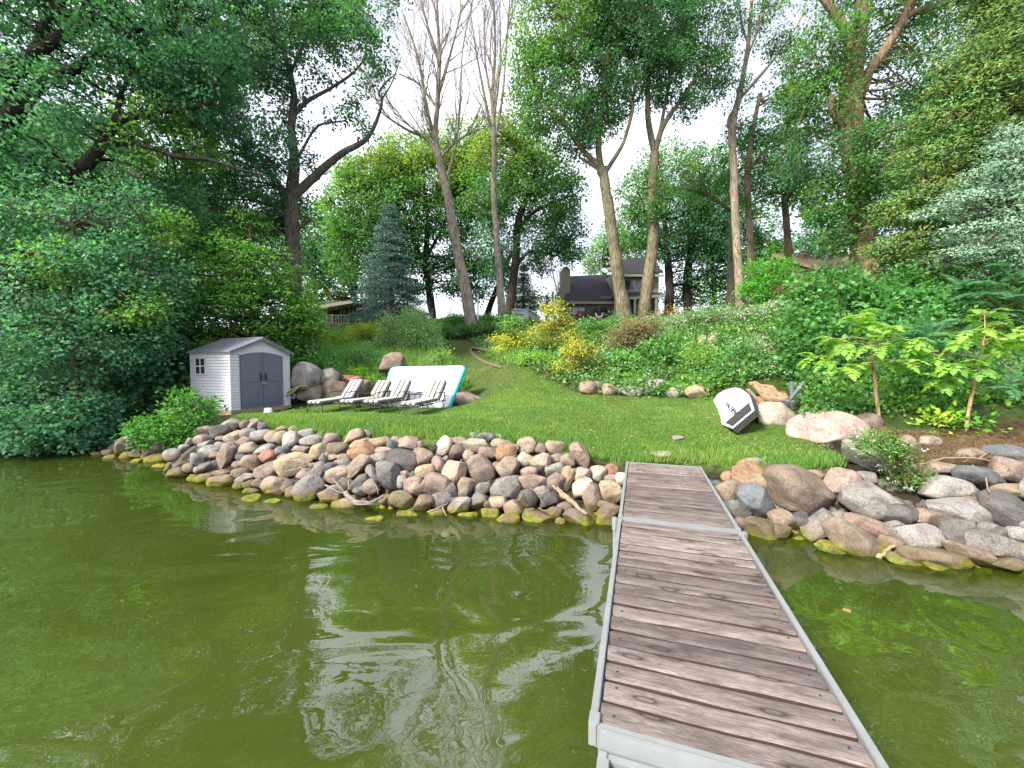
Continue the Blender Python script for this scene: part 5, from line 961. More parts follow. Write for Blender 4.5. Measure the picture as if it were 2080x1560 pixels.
for ((bx_, by_), bl_, cs_, lf_, w_, lab_) in (((1345, 745), [(1340, 715, 40, 24), (1365, 700, 26, 22)], [(.06, .16, .05), (.09, .2, .06)], .1, .36, 'broad leaved green clump below the reddish brown shrub'),
        ((1420, 752), [(1415, 722, 34, 22), (1440, 735, 30, 18)], [(.1, .2, .04), (.14, .24, .05)], .09, .2, 'yellowish green perennial clump above the middle of the boulder row'),
        ((1495, 760), [(1490, 735, 36, 22), (1515, 720, 26, 20)], [(.045, .13, .04), (.07, .17, .05)], .11, .4, 'dark green clump above the yellowish end boulder'),
        ((1560, 745), [(1555, 715, 34, 26), (1580, 735, 28, 18)], [(.09, .17, .07), (.13, .2, .1), (.3, .27, .24)], .07, .25, 'grey green flowering clump behind the paddle board'),
        ((1250, 762), [(1245, 738, 34, 20), (1270, 728, 24, 18)], [(.06, .17, .045), (.1, .22, .05)], .09, .35, 'green clump beside the low golden shrub'),
        ((1080, 742), [(1075, 728, 26, 12), (1100, 735, 20, 10)], [(.12, .25, .04), (.16, .28, .045)], .08, .3, 'light green clump just inside the curved log edging'),
        ((660, 742), [(655, 722, 30, 18), (690, 730, 26, 14)], [(.07, .2, .06), (.1, .23, .07)], .09, .25, 'fresh green weed clump on the slope right of the shed'),
        ((745, 742), [(740, 722, 26, 20), (765, 735, 22, 12)], [(.08, .19, .07), (.12, .23, .09)], .08, .22, 'feathery weed clump above the creeping lime plant'),
        ((690, 705), [(685, 690, 26, 14), (705, 698, 20, 10)], [(.11, .22, .04), (.16, .26, .05)], .09, .22, 'yellow green weed clump in front of the cabin boulder'),
        ((640, 775), [(640, 752, 24, 18), (665, 742, 20, 14)], [(.06, .17, .05), (.08, .2, .06)], .08, .3, 'green weed clump growing over the speckled shed boulder'),
        ((790, 765), [(792, 742, 14, 16), (775, 752, 16, 12)], [(.1, .2, .06), (.14, .24, .07)], .07, .22, 'light weed clump left of the tan boulder above the mat'),
        ((620, 735), [(622, 722, 20, 12), (640, 728, 16, 10)], [(.09, .19, .06), (.13, .22, .08)], .08, .2, 'loose weed clump just above the shed roof edge'),
        ((900, 752), [(895, 732, 28, 18), (870, 742, 22, 12)], [(.1, .2, .06), (.15, .25, .08)], .08, .22, 'weedy clump left of the path above the mat')):
    shrub('perennial_clump', lab_, (bx_, by_), bl_, cs_, lf_, 2.4, 8, w_, 'plant', 16, .2, 1.0, -.2, group='leafy clumps on the slope')
shrub('orange_shrub', 'orange leaved plant at the corner post of the grey house', (1345, 650), [(1350, 636, 16, 9), (1366, 632, 12, 7)], [(.4, .17, .04), (.3, .16, .05), (.16, .17, .05)], .1, 1.8, cl=.26, depth=21)
shrub('hosta_clump', 'blue grey leafy plant at the foot of the brown barked trunk', (1455, 650), [(1442, 632, 24, 9), (1470, 636, 16, 8)], [(.13, .24, .14), (.17, .29, .18)], .12, 2.2, cl=.24, depth=17.2, cat='plant')
shrub('garden_bush', 'round green bush at the foot of the first dead tree', (912, 668), [(915, 652, 18, 14), (940, 655, 16, 10)], GREEN_M, .1, 2.6, cl=.24, depth=22.5, cat='bush')
shrub('garden_bush', 'green bush between the second dead tree and the grey trailer', (1010, 660), [(1030, 648, 16, 12), (1000, 650, 16, 10), (1060, 656, 14, 12)], GREEN_M + GREEN_L, .1, 2.4, cl=.24, depth=21.5, cat='bush')
shrub('garden_bush', 'leafy bush covering the lower wall of the grey house', (1225, 672), [(1190, 664, 30, 12), (1235, 668, 30, 10), (1255, 655, 12, 14)], [(.05, .14, .05), (.08, .18, .06)], .1, 2.8, cl=.26, depth=16.8, cat='bush')
shrub('daisy_weed', 'white flowering weed hanging over the right rock bank', (1840, 985), [(1820, 930, 30, 20), (1838, 965, 32, 26), (1850, 1005, 26, 22), (1780, 905, 40, 22), (1810, 900, 34, 20)], [(.05, .13, .028), (.075, .17, .032)], .045, 1.5, w=.22, cl=.13, stems=12, flowers=(60, [(.6, .52, .54), (.62, .6, .57)], .032), cat='plant')
shrub('wild_plant', 'leafy weed at the base of the nearer sapling on the right', (1975, 868), [(1950, 852, 50, 18), (1900, 850, 36, 12, LIME)], [(.06, .17, .03), (.1, .24, .035)], .09, 2.2, cl=.2, cat='plant')
for i, (px, py, lab) in enumerate(((1425, 702, 'left pale yellow flower spike in the middle of the right slope'), (1446, 698, 'tallest pale yellow flower spike, beside another, on the right slope'), (1501, 722, 'single pale yellow flower spike lower on the right slope'))):
    p = hit(px, py + 22); r_ = thing('flower_spike', lab, 'flower', p, 0, 'pale yellow flower spikes'); T = Tubes(); T.add([p, p + np.array([.01, 0, .3]), p + np.array([0, .01, .62])], [.012, .01, .005], 5); link('stem', T.mesh('stem', p), M_bark, r_, (.12, .18, .06))
    L = Leaves(); c = p + np.column_stack([rng.normal(0, .035, 40), rng.normal(0, .035, 40), rng.uniform(.3, .66, 40)]); cluster_leaves(L, c, .06, 5, .05, [(.6, .46, .22), (.55, .5, .25)], .5, 1, 0); link('petals', L.mesh('petals', p), M_petal, r_, None, 'stuff')

# saplings and sumac with compound leaves
def sapling(name, label, trunk, Y, heads, cols, flen, leaflet, pairs=7, per=7, bark=(.42, .3, .18), droop=.7, w=.22, cat='sapling'):
    L0 = limb_world(trunk, Y); z0 = gz(L0[0][0], L0[0][1]); O = (L0[0][0], L0[0][1], z0); root = thing(name, label, cat, O)
    L0 = [(L0[0][0], L0[0][1], min(z0, L0[0][2]) - .05, L0[0][3])] + list(L0); st = wobble(L0, 5, .02); T = Tubes(); T.add(st[:, :3], st[:, 3], 8); link('trunk', T.mesh('trunk', O), M_bark, root, bark)
    T2 = Tubes(); Lv = Leaves(); tips = []; nodes = st[len(st) // 4:, :3]
    for (px, py, dY) in heads:
        q = at(px, py, Y + dY); a = nodes[int(np.argmin(np.linalg.norm(nodes - q, axis=1) + .8 * np.maximum(0, nodes[:, 2] - q[2])))]
        T2.add([a, a + (q - a) * .5 + np.array([0, 0, .05]), q], [.012, .009, .006], 4)
        o = unit(q - a + np.array([0, 0, .05]))
        for k in range(per):
            d = unit(o * .35 + rng.normal(0, .7, 3) * np.array([1, 1, .3]) + np.array([0, 0, .35])); tips.append((q, d))
    fronds(Lv, T2, tips, cols, flen, pairs, leaflet, w, droop)
    link('branches', T2.mesh('branches', O), M_bark, root, bark); link('crown', Lv.mesh('crown', O), M_leaf, root); return root
LM = [(.12, .235, .035), (.155, .27, .04), (.08, .18, .035)]
sapling('walnut_sapling', 'lime green sapling with slim tan trunk beside the huge pink boulder', [(1789, 875, 9), (1782, 820, 8), (1777, 770, 7), (1772, 730, 5), (1768, 690, 4)], 6.9, [(1760, 665, 0), (1800, 670, .1), (1720, 700, -.1), (1840, 700, .1), (1780, 700, -.25), (1690, 730, .1), (1830, 735, -.2), (1740, 640, .3), (1770, 740, .2), (1700, 690, .3), (1720, 745, -.2), (1660, 725, .2), (1850, 690, 0)], LM, .3, .15, 4, 7, droop=1.2, w=.3)
sapling('walnut_sapling', 'lime green sapling with leaning trunk near the right edge above the straw', [(1964, 860, 9), (1972, 810, 8), (1985, 760, 7), (1995, 710, 5), (2000, 680, 4)], 6.6, [(2000, 640, 0), (2040, 660, .1), (1950, 690, 0), (2060, 690, -.1), (1980, 670, -.25), (1940, 740, -.1), (1990, 750, -.2), (2080, 680, .2), (1920, 770, .1), (1900, 720, .3), (2020, 700, .3)], LM, .3, .15, 4, 7, droop=1.2, w=.3)
SU = [(.04, .12, .06), (.06, .16, .08), (.03, .09, .045)]
sapling('sumac_shrub', 'dark feathery sumac between the two lime green saplings', [(1900, 850, 8), (1905, 780, 7), (1905, 720, 5)], 7.6, [(1880, 690, 0), (1930, 690, 0), (1900, 660, .2), (1950, 720, .1), (1870, 720, 0), (1910, 710, -.3), (1850, 690, .2), (1960, 680, .4)], SU, .5, .16, 10, 6, (.16, .12, .08), .8, .16, 'shrub')
sapling('sumac_shrub', 'large feathery sumac below the silvery juniper at the right edge', [(2060, 800, 10), (2050, 700, 8), (2040, 640, 6)], 8.6, [(2020, 580, 0), (2060, 575, 0), (2000, 600, -.2), (2070, 610, -.2), (2040, 555, .3), (1970, 590, .3), (2090, 570, .2), (2000, 640, 0), (2060, 650, -.2), (1960, 620, .5)], SU, .62, .19, 10, 6, (.16, .12, .08), .8, .16, 'shrub')
sapling('sumac_shrub', 'small feathery sumac frond low at the right edge', [(2100, 850, 7), (2095, 800, 5), (2085, 780, 4)], 6.2, [(2070, 775, 0), (2050, 790, -.1), (2085, 760, .1)], SU, .36, .11, 10, 5, (.16, .12, .08), .8, .16, 'shrub')
# ================================================================== DOCK
DZ = 0.5
A0, A1 = onz(1272, 938, DZ), onz(1197, 1470, DZ); B0, B1 = onz(1422, 945, DZ), onz(1770, 1505, DZ)
dv = unit(unit(A1 - A0) + unit(B1 - B0)); wv = np.array([-dv[1], dv[0], 0]); wv = wv if wv @ (B0 - A0) > 0 else -wv
off = ((A0 + A1) / 2) @ wv; DW = ((B0 + B1) / 2) @ wv - off               # dv runs from the lawn out into the lake
far = A0 @ dv
def dk(u, v, z=DZ): p = dv * (far + u) + wv * (off + v); return np.array([p[0], p[1], z])
rzd = math.atan2(wv[1], wv[0])                                            # local x across the dock, local -y outwards
s1 = onz(1258, 1052, DZ) @ dv - far; s2 = onz(1200, 1478, DZ) @ dv - far
PLV = []
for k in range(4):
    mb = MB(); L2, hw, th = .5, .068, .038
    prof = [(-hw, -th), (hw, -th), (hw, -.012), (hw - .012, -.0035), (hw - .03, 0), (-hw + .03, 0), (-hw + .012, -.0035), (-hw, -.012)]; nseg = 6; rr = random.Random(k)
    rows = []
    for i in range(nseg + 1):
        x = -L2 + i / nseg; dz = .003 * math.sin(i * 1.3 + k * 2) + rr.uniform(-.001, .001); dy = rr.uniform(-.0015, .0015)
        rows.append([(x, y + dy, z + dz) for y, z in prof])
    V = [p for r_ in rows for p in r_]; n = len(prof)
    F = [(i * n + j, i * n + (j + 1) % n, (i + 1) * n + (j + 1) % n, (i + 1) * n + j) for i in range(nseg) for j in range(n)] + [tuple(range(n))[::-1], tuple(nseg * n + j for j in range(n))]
    mb.add(V, F); mb.mi = [1 if (k_ % n in (1, 7) and k_ < nseg * n) else 0 for k_ in range(len(F))]; PLV.append(mb.mesh('plank', [M_plank, M_edge_shade]))
bolt_me = MB(); bolt_me.tube([(0, 0, -.002), (0, 0, .002)], .005, 8); bolt_me = bolt_me.mesh('bolt', M_black)
def dock_section(label, u0, u1, legs=True, vs=0.0, w_off=0.0):
    o = dk(u0, DW / 2 + vs); root = thing('dock_section', label, 'dock', (o[0], o[1], DZ), rzd, 'dock sections end to end'); Ln = u1 - u0; W2 = DW / 2 - w_off
    # local frame: x across, -y outwards along the dock; does -y run along dv?
    sgn = -1 if (-math.sin(rzd) * dv[0] + math.cos(rzd) * dv[1]) < 0 else 1
    for s in (-1, 1):
        m = MB(); xa, xb = (s * W2, s * (W2 - .036)); m.box(min(xa, xb), max(xa, xb), min(0.004, sgn * Ln), max(-0.004 if sgn < 0 else Ln, 0), -.085, .01); m.build('side_rail', M_alu, root, bevel=.004)
        m = MB(); m.box(min(s * (W2 - .0365), s * (W2 - .085)), max(s * (W2 - .0365), s * (W2 - .085)), min(0, sgn * Ln), max(0, sgn * Ln), -.09, -.045); m.build('plank_ledge', M_alu, root)
    for y in (0.0, Ln - .03):
        m = MB(); ya, yb = sorted((sgn * y, sgn * (y + .03))); m.box(-W2 + .037, W2 - .037, ya, yb, -.08, .004); m.build('end_rail', M_alu, root, bevel=.003)
    for y in (.03, Ln - .075):
        for s in (-1, 1):
            m = MB(); ya, yb = sorted((sgn * y, sgn * (y + .065))); xa, xb = sorted((s * (W2 + .003), s * (W2 - .045))); m.box(xa, xb, ya, yb, -.1, .0125); m.build('corner_bracket', M_alu, root, bevel=.003)
            if legs and y > 1 and u0 < .1:
                m = MB(); x = s * (W2 + .035); p = root.location; yy = sgn * (y + .03); m.tube([(x, yy, -1.6), (x, yy, -.02)], .024, 10); m.tube([(x, yy, -.15), (x, yy, -.03)], .034, 10); m.build('support_post', M_alu, root)
    n = int(round((Ln - .064) / .1425)); pit = (Ln - .064) / n; out = []
    for i in range(n):
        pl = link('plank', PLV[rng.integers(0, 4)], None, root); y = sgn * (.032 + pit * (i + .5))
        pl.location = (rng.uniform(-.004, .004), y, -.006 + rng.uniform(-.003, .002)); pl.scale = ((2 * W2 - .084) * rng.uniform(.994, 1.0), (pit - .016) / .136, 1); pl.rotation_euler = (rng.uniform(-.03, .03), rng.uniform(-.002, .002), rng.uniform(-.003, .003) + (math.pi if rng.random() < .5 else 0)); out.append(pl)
        for s in (-1, 1):
            bt = link('bolt', bolt_me, None, root); bt.location = (s * (W2 - .105), y + rng.uniform(-.02, .02), -.004)
    return root
dock_section('shoreward dock section of weathered planks meeting the grass', 0.0, s1 - .008)
dock_section('long middle dock section of weathered planks over the rocks and water', s1 + .008, s2 - .006)
dock_section('nearest dock section, only its first plank edge showing', s2 + .10, s2 + 2.5, True, .02, .035)
m = MB(); o = dk(s2 + .047, DW / 2); joint = thing('dock_joint', 'wide aluminium channel joining the middle and nearest dock sections', 'dock joint', (o[0], o[1], DZ), rzd)
for nm, a, b_, z in (('joint_plate', -.045, .045, .002), ('joint_lip', -.047, -.04, .012), ('joint_lip', .038, .046, .012)):
    m = MB(); m.box(-DW / 2 + .05, DW / 2 - .05, a, b_, -.1, z); m.build(nm, M_alu, joint, bevel=.002)
# stepping stones in the lawn by the dock
for px, py, w_, h_, lab in ((1345, 924, 46, 14, 'flat stepping stone sunk in the grass at the dock end'), (1376, 893, 24, 7, 'smaller flat stepping stone higher up the lawn')):
    p = hit(px, py); P, F = rock_shape(3, px, 8, .05, .4); k = p[1] / FPX; V = P * np.array([w_ * k * .5, w_ * k * .42, .05]); o = link('stepping_stone', np_mesh('stepping_stone', V, F, smooth=True), M_rock, None, (.3, .27, .22)); o.location = (p[0], p[1], p[2] + .015); tag(o, lab, 'stone', 'stepping stones')

# ================================================================== SHED
TH = math.radians(22.8); SS = 1.77
F0 = at(470, 840, 10.6); gsh = 0.0
z0 = F0[2] + .08
shed = thing('garden_shed', 'white vinyl garden shed with grey double doors by the shore', 'shed', (F0[0], F0[1], z0), -(TH) + math.pi / 2)
# local: +x along the front wall (to the right, away), +y along the side wall (to the left)
fx = np.array([math.sin(TH), math.cos(TH)]); ang = math.atan2(fx[1], fx[0]); shed.rotation_euler = (0, 0, ang)
WH, RH = 1.60, 2.0
m = MB(); m.box(.02, SS - .02, .02, SS - .02, 0, WH); m.build('wall', M_white, shed)
m = MB(); m.box(-.02, SS + .02, -.02, SS + .02, -.16, -.0); m.build('floor_skid', M_wood, shed)
nb_ = 20; bh = WH / nb_
bd = MB(); bd.add([(0, 0, 0), (0, 0, bh), (1, 0, bh), (1, 0, 0), (0, -.024, .004), (0, -.002, bh), (1, -.002, bh), (1, -.024, .004)], [(4, 7, 6, 5), (0, 4, 5, 1), (3, 2, 6, 7), (0, 3, 7, 4), (1, 5, 6, 2)]); bd_me = bd.mesh('siding_board', M_white)
def board(x, y, z, L, rz):
    o = link('siding_board', bd_me, None, shed); o.location = (x, y, z); o.rotation_euler = (0, 0, rz); o.scale = (L, 1, 1)
DX0, DX1, DH, DA = .26, SS - .26, 1.50, .10          # door opening, spring height and arch rise
for i in range(nb_):
    board(.02, SS - .06, i * bh, SS - .12, -math.pi / 2)               # the long side facing the lake
    board(.05, .02, i * bh, DX0 - .07, 0); board(DX1 + .02, .02, i * bh, SS - DX1 - .07, 0)
for x, y in ((0, 0), (SS - .045, 0), (0, SS - .045)):
    m = MB(); m.box(x - .004, x + .05, y - .004, y + .05, 0, WH); m.build('corner_trim', M_white, shed, bevel=.006)
m = MB(); g_poly = [(.02, .015, WH), (SS - .02, .015, WH), (SS / 2, .015, RH - .03)]; m.prism(g_poly, (0, .03, 0)); m.build('gable', M_white, shed)
# gable vent
m = MB(); m.box(SS / 2 - .14, SS / 2 + .14, .003, .02, WH + .2, WH + .3)
for i in range(4): m.box(SS / 2 - .13, SS / 2 + .13, -.006, .004, WH + .205 + i * .023, WH + .215 + i * .023)
m.build('gable_vent', M_white, shed)
def arch_z(x): t = (x - SS / 2) / ((DX1 - DX0) / 2); return DH + DA * (1 - t * t)
for s in (0, 1):
    xa, xb = (DX0, SS / 2 - .006) if s == 0 else (SS / 2 + .006, DX1); xs = np.linspace(xa, xb, 9)
    d = MB(); d.prism([(xa, .0, .03)] + [(x, .0, arch_z(x)) for x in xs] + [(xb, .0, .03)], (0, -.035, 0)); door = d.build('door', M_greydoor, shed)
    for pz0, pz1, top in ((.12, .66, False), (.74, None, True)):
        e = MB(); x2 = np.linspace(xa + .1, xb - .1, 7); ring = [(x, (arch_z(x) - .12) if top else pz1) for x in x2]
        po = [(xa + .1, pz0)] + ring + [(xb - .1, pz0)]; cx_, cz_ = np.mean([q[0] for q in po]), np.mean([q[1] for q in po]); pi = [(cx_ + (x - cx_) * .93, cz_ + (z - cz_) * .955) for x, z in po]
        V = [(x, -.036, z) for x, z in po] + [(x, -.045, z) for x, z in pi]; n = len(po); e.add(V, [(i, (i + 1) % n, n + (i + 1) % n, n + i) for i in range(n)] + [tuple(range(n, 2 * n))]); e.build('door_panel', M_greydoor, door)
    hx = SS / 2 + (-.07 if s == 0 else .07); m = MB(); m.box(hx - .022, hx + .022, -.05, -.034, .78, 1.02); m.tube([(hx, -.05, .98), (hx, -.085, .96), (hx, -.085, .84), (hx, -.05, .82)], .012, 6); m.build('handle', M_black, door)
m = MB(); m.box(SS / 2 - .07, SS / 2 + .05, -.06, -.038, .70, .74); m.tube([(SS / 2 + .03, -.06, .69), (SS / 2 + .12, -.075, .675)], .012, 6); m.build('latch', M_alu, shed)
xs = np.linspace(DX0 - .035, DX1 + .035, 13); m = MB()
V = [(x, -.02, arch_z(min(max(x, DX0), DX1)) + .004) for x in xs] + [(x, -.02, arch_z(min(max(x, DX0), DX1)) + .05) for x in xs] + [(x, .018, arch_z(min(max(x, DX0), DX1)) + .004) for x in xs] + [(x, .018, arch_z(min(max(x, DX0), DX1)) + .05) for x in xs]; n = 13
m.add(V, [(i, i + 1, n + i + 1, n + i) for i in range(n - 1)] + [(n + i, n + i + 1, 3 * n + i + 1, 3 * n + i) for i in range(n - 1)] + [(i + 1, i, 2 * n + i, 2 * n + i + 1) for i in range(n - 1)]); m.build('door_frame', M_white, shed)
# roof: two slopes with overhang, shingle look pressed into the sheet
for s in (-1, 1):
    r_ = MB(); xe = SS / 2 + s * (SS / 2 + .07); ze = WH - .03 - .0; zr = RH + .02; y0, y1 = -.1, SS + .08
    r_.hexa([(SS / 2, y0, zr - .03), (xe, y0, ze), (xe, y1, ze), (SS / 2, y1, zr - .03), (SS / 2, y0, zr), (xe, y0, ze + .03), (xe, y1, ze + .03), (SS / 2, y1, zr)])
    rf = r_.build('roof', M_roofgrey, shed)
    t_ = MB(); t_.hexa([(SS / 2, y0 - .012, zr - .09), (xe, y0 - .012, ze - .05), (xe, y0 - .001, ze - .05), (SS / 2, y0 - .001, zr - .09), (SS / 2, y0 - .012, zr + .004), (xe, y0 - .012, ze + .034), (xe, y0 - .001, ze + .034), (SS / 2, y0 - .001, zr + .004)]); t_.build('roof_trim', M_white if s > 5 else M_roofgrey, rf)
m = MB(); m.tube([(SS / 2, -.1, RH + .02), (SS / 2, SS + .08, RH + .02)], .03, 8); m.build('ridge_cap', M_roofgrey, shed)
# window of four panes on the lake side
wy, wz, ws = SS - .5, 1.20, .21
m = MB()
for a, b_, c, d in ((-ws - .03, ws + .03, -ws - .03, -ws), (-ws - .03, ws + .03, ws, ws + .03), (-ws - .03, -ws, -ws, ws), (ws, ws + .03, -ws, ws), (-.015, .015, -ws, ws), (-ws, -.015, -.015, .015), (.015, ws, -.015, .015)):
    m.box(-.03, .01, wy + a, wy + b_, wz + c, wz + d)
wf = m.build('window', M_white, shed)
for a in (-1, 1):
    for c in (-1, 1):
        m = MB(); ya, yb = sorted((wy + a * .015, wy + a * ws)); za, zb = sorted((wz + c * .015, wz + c * ws)); m.box(-.016, -.01, ya, yb, za, zb); m.build('pane', M_glass, wf)
# white pail by the door, black wheel and folded cushion between shed and boulders
p = hit(545, 838); tub = thing('plastic_tub', 'small upturned white tub on the grass in front of the shed doors', 'tub', p); m = MB(); m.tube([(0, 0, 0), (0, 0, .1), (0, 0, .115)], [.1, .085, .07], 16); m.build('tub_body', M_pvc, tub); m = MB(); m.tube([(0, 0, .005), (0, 0, .02)], .108, 16); m.build('rim', M_pvc, tub)
p = at(596, 808, 12.5); z_ = gz(p[0], p[1]); cart = thing('garden_cart', 'black wheel and strut of a cart parked beside the shed', 'cart', (p[0], p[1], z_)); m = MB()
V, F = [], []
for i in range(20):
    a = i * 2 * math.pi / 20
    for j in range(8):
        b_ = j * math.pi / 4; V.append(((.2 + .055 * math.cos(b_)) * math.cos(a), .055 * math.sin(b_), .25 + (.2 + .055 * math.cos(b_)) * math.sin(a))); F.append((i * 8 + j, i * 8 + (j + 1) % 8, ((i + 1) % 20) * 8 + (j + 1) % 8, ((i + 1) % 20) * 8 + j))
m.add(V, F); m.build('tyre', M_rubber, cart, smooth=True); m = MB(); m.tube([(0, -.04, .25), (0, .04, .25)], .1, 14); m.build('rim', M_grime, cart); m = MB(); m.tube([(0, .07, .25), (-.2, .07, .5), (-.45, .07, .62)], .018, 6); m.tube([(0, -.07, .25), (-.2, -.07, .5), (-.45, -.07, .62)], .018, 6); m.tube([(-.45, -.07, .62), (-.45, .07, .62)], .018, 6); m.build('frame', M_black, cart)
p = at(605, 790, 12.2); cu = thing('folded_tarp', 'yellow cream folded strip lying above the black cart wheel', 'tarp', p)
M_ylw = plain('faded_yellow_vinyl', (.3, .28, .12), .6, 0, .25, 9)
m = MB(); m.tube(smooth_line([(-.32, -.05, -.14), (-.12, -.06, .0), (.1, -.05, .08), (.3, -.05, .1)], 4), .03, 8); m.build('strip', M_ylw, cu, smooth=True); m = MB(); m.tube(smooth_line([(-.3, -.1, -.2), (-.1, -.1, -.09), (.06, -.1, .06)], 4), .03, 8); m.build('strip', M_ylw, cu, smooth=True)

# ================================================================== LOUNGERS, MAT
def stripe_mat():
    m, nt, b = new_mat('striped_canvas'); t = N(nt, 'ShaderNodeTexCoord'); s = N(nt, 'ShaderNodeSeparateXYZ'); nt.links.new(t.outputs['Object'], s.inputs[0])
    v = math_n(nt, 'FRACT', math_n(nt, 'ADD', math_n(nt, 'MULTIPLY', s.outputs['X'], 1 / .148), 20.25)); r = ramp(nt, [(0.0, (.5, .5, .48)), (.5, (.08, .076, .068))], 'CONSTANT'); nt.links.new(v, r.inputs[0])
    n = noise(nt, t.outputs['Object'], 160, 2); nt.links.new(mixc(nt, r.outputs[0], (.8, .8, .8), math_n(nt, 'MULTIPLY', n.outputs[0], .12)), b.inputs['Base Color']); b.inputs['Roughness'].default_value = .9; bump(nt, b, n.outputs[0], .2, .004); return m
M_stripe = stripe_mat()
def cushion(name, L, W2, T, parent, segs=10):
    """padded slab from y=0 to y=L on z=0, piped edge and soft sag"""
    V, F = [], []; prof = [(-W2, T * .25), (-W2 + .012, T * .06), (-W2 + .04, 0), (W2 - .04, 0), (W2 - .012, T * .06), (W2, T * .25), (W2, T * .72), (W2 - .014, T * .93), (W2 - .05, T), (W2 * .5, T * 1.05), (0, T * 1.07), (-W2 * .5, T * 1.05), (-W2 + .05, T), (-W2 + .014, T * .93), (-W2, T * .72)]; n = len(prof)
    ys = [0, .012, .04] + list(np.linspace(.12, L - .12, segs)) + [L - .04, L - .012, L]
    for y in ys:
        e = min(y, L - y); k = 1 - .5 * max(0, 1 - e / .04) ** 2; tuft = 1 - .05 * (1 + math.cos(y / .2 * 2 * math.pi)) / 2
        for x, z in prof: V.append((x * (1 - .03 * max(0, 1 - e / .04)), y, T / 2 + (z - T / 2) * k * tuft))
    for i in range(len(ys) - 1):
        for j in range(n): F.append((i * n + j, i * n + (j + 1) % n, (i + 1) * n + (j + 1) % n, (i + 1) * n + j))
    F += [tuple(range(n))[::-1], tuple((len(ys) - 1) * n + j for j in range(n))]
    m = MB(); m.add(V, F); return m.build(name, M_stripe, parent, smooth=True)
def make_lounger(loc, rz, label):
    root = thing('sun_lounger', label, 'lounger', loc, rz, 'striped loungers in front of the leaning mat'); SH = .26; LB = 1.15; W2 = .245
    c = cushion('seat_cushion', LB + .02, W2, .085, root); c.location = (0, 0, SH)
    b_ = cushion('back_cushion', .68, W2, .085, root, 7); b_.location = (0, LB + .03, SH + .01); b_.rotation_euler = (math.radians(47), 0, 0)
    m = MB()
    for s in (-1, 1): m.tube([(s * (W2 + .01), .02, SH - .02), (s * (W2 + .01), .6, SH - .035), (s * (W2 + .01), LB + .35, SH - .02)], .014, 8)
    for y in (.02, .4, .8, LB, LB + .35): m.tube([(-W2 - .01, y, SH - .024), (W2 + .01, y, SH - .024)], .012, 6)
    m.build('frame', M_black, root, smooth=True)
    for y, dy in ((.06, -.05), (LB + .15, .1)):
        for s in (-1, 1): m = MB(); m.tube([(s * (W2 + .01), y, SH - .02), (s * (W2 + .02), y + dy, .0)], .013, 8); m.build('leg', M_black, root, smooth=True)
    m = MB(); m.tube([(-W2 - .02, .02, .16), (W2 + .02, .02, .16)], .01, 6); m.build('crossbar', M_black, root)
    for s in (-1, 1):
        m = MB(); x = s * (W2 + .045); m.tube(smooth_line([(x, .72, SH - .03), (x, .76, SH + .12), (x, .86, SH + .225), (x, 1.1, SH + .235), (x, 1.42, SH + .215)], 5), .014, 8); m.tube([(x, 1.38, SH + .21), (x, 1.3, SH - .02)], .011, 6); m.build('armrest', M_black, root, smooth=True)
    m = MB(); ca, sa = math.cos(math.radians(47)), math.sin(math.radians(47))
    for s in (-1, 1): m.tube([(s * (W2 - .02), LB + .03, SH - .01), (s * (W2 - .02), LB + .03 + .68 * ca, SH - .02 + .68 * sa)], .013, 8)
    m.tube([(-W2 + .02, LB + .03 + .68 * ca, SH - .02 + .68 * sa), (W2 - .02, LB + .03 + .68 * ca, SH - .02 + .68 * sa)], .013, 8)
    m.tube([(-W2 + .02, LB + .03 + .5 * ca, SH + .5 * sa), (-W2 + .02, LB + .36, SH - .02)], .01, 6); m.tube([(W2 - .02, LB + .03 + .5 * ca, SH + .5 * sa), (W2 - .02, LB + .36, SH - .02)], .01, 6); m.build('back_frame', M_black, root, smooth=True)
    return root
lounge = []
for i, (pf, ph, lab) in enumerate((((638, 849, 10.35), (736, 822, 12.0), 'first striped lounger, nearest the shed'), ((704, 849, 10.3), (788, 822, 11.95), 'second striped lounger, its back against the left edge of the mat'),
                                   ((753, 849, 10.15), (826, 822, 11.8), 'third striped lounger, close beside the last one'), ((829, 850, 9.85), (896, 824, 11.45), 'fourth striped lounger, farthest from the shed, in front of the mat'))):
    a, b_ = at(*pf), at(*ph); z_ = gz(a[0], a[1]); d = unit((b_ - a)[:2]); rz = math.atan2(d[1], d[0]) - math.pi / 2
    if i == 0: lo_ = make_lounger((a[0], a[1], z_), rz, lab)
    else: lo_ = copy_tree(lounge[0], (a[0], a[1], z_), rz); lo_['label'] = lab
    # stand level with the ground at the head end
    zh = gz(*(a[:2] + d * 1.4)); lo_.rotation_euler = (math.atan2(zh - z_, 1.4), 0, rz); lounge.append(lo_)
def side_table(px, py, Y, lab):
    p = at(px, py, Y); z_ = gz(p[0], p[1]); r_ = thing('side_table', lab, 'table', (p[0], p[1], z_), .4, 'black side tables'); m = MB()
    for i in range(7): m.box(-.2 + i * .06, -.16 + i * .06, -.2, .2, .43, .445)
    m.box(-.21, .21, -.215, -.19, .42, .446); m.box(-.21, .21, .19, .215, .42, .446); m.build('table_top', M_black, r_)
    for x in (-.18, .18):
        for y in (-.18, .18): m = MB(); m.tube([(x, y, .43), (x * 1.1, y * 1.1, 0)], .011, 6); m.build('leg', M_black, r_)
side_table(738, 818, 11.5, 'black slatted side table between the first two loungers'); side_table(842, 820, 11.2, 'black slatted side table between the last two loungers')
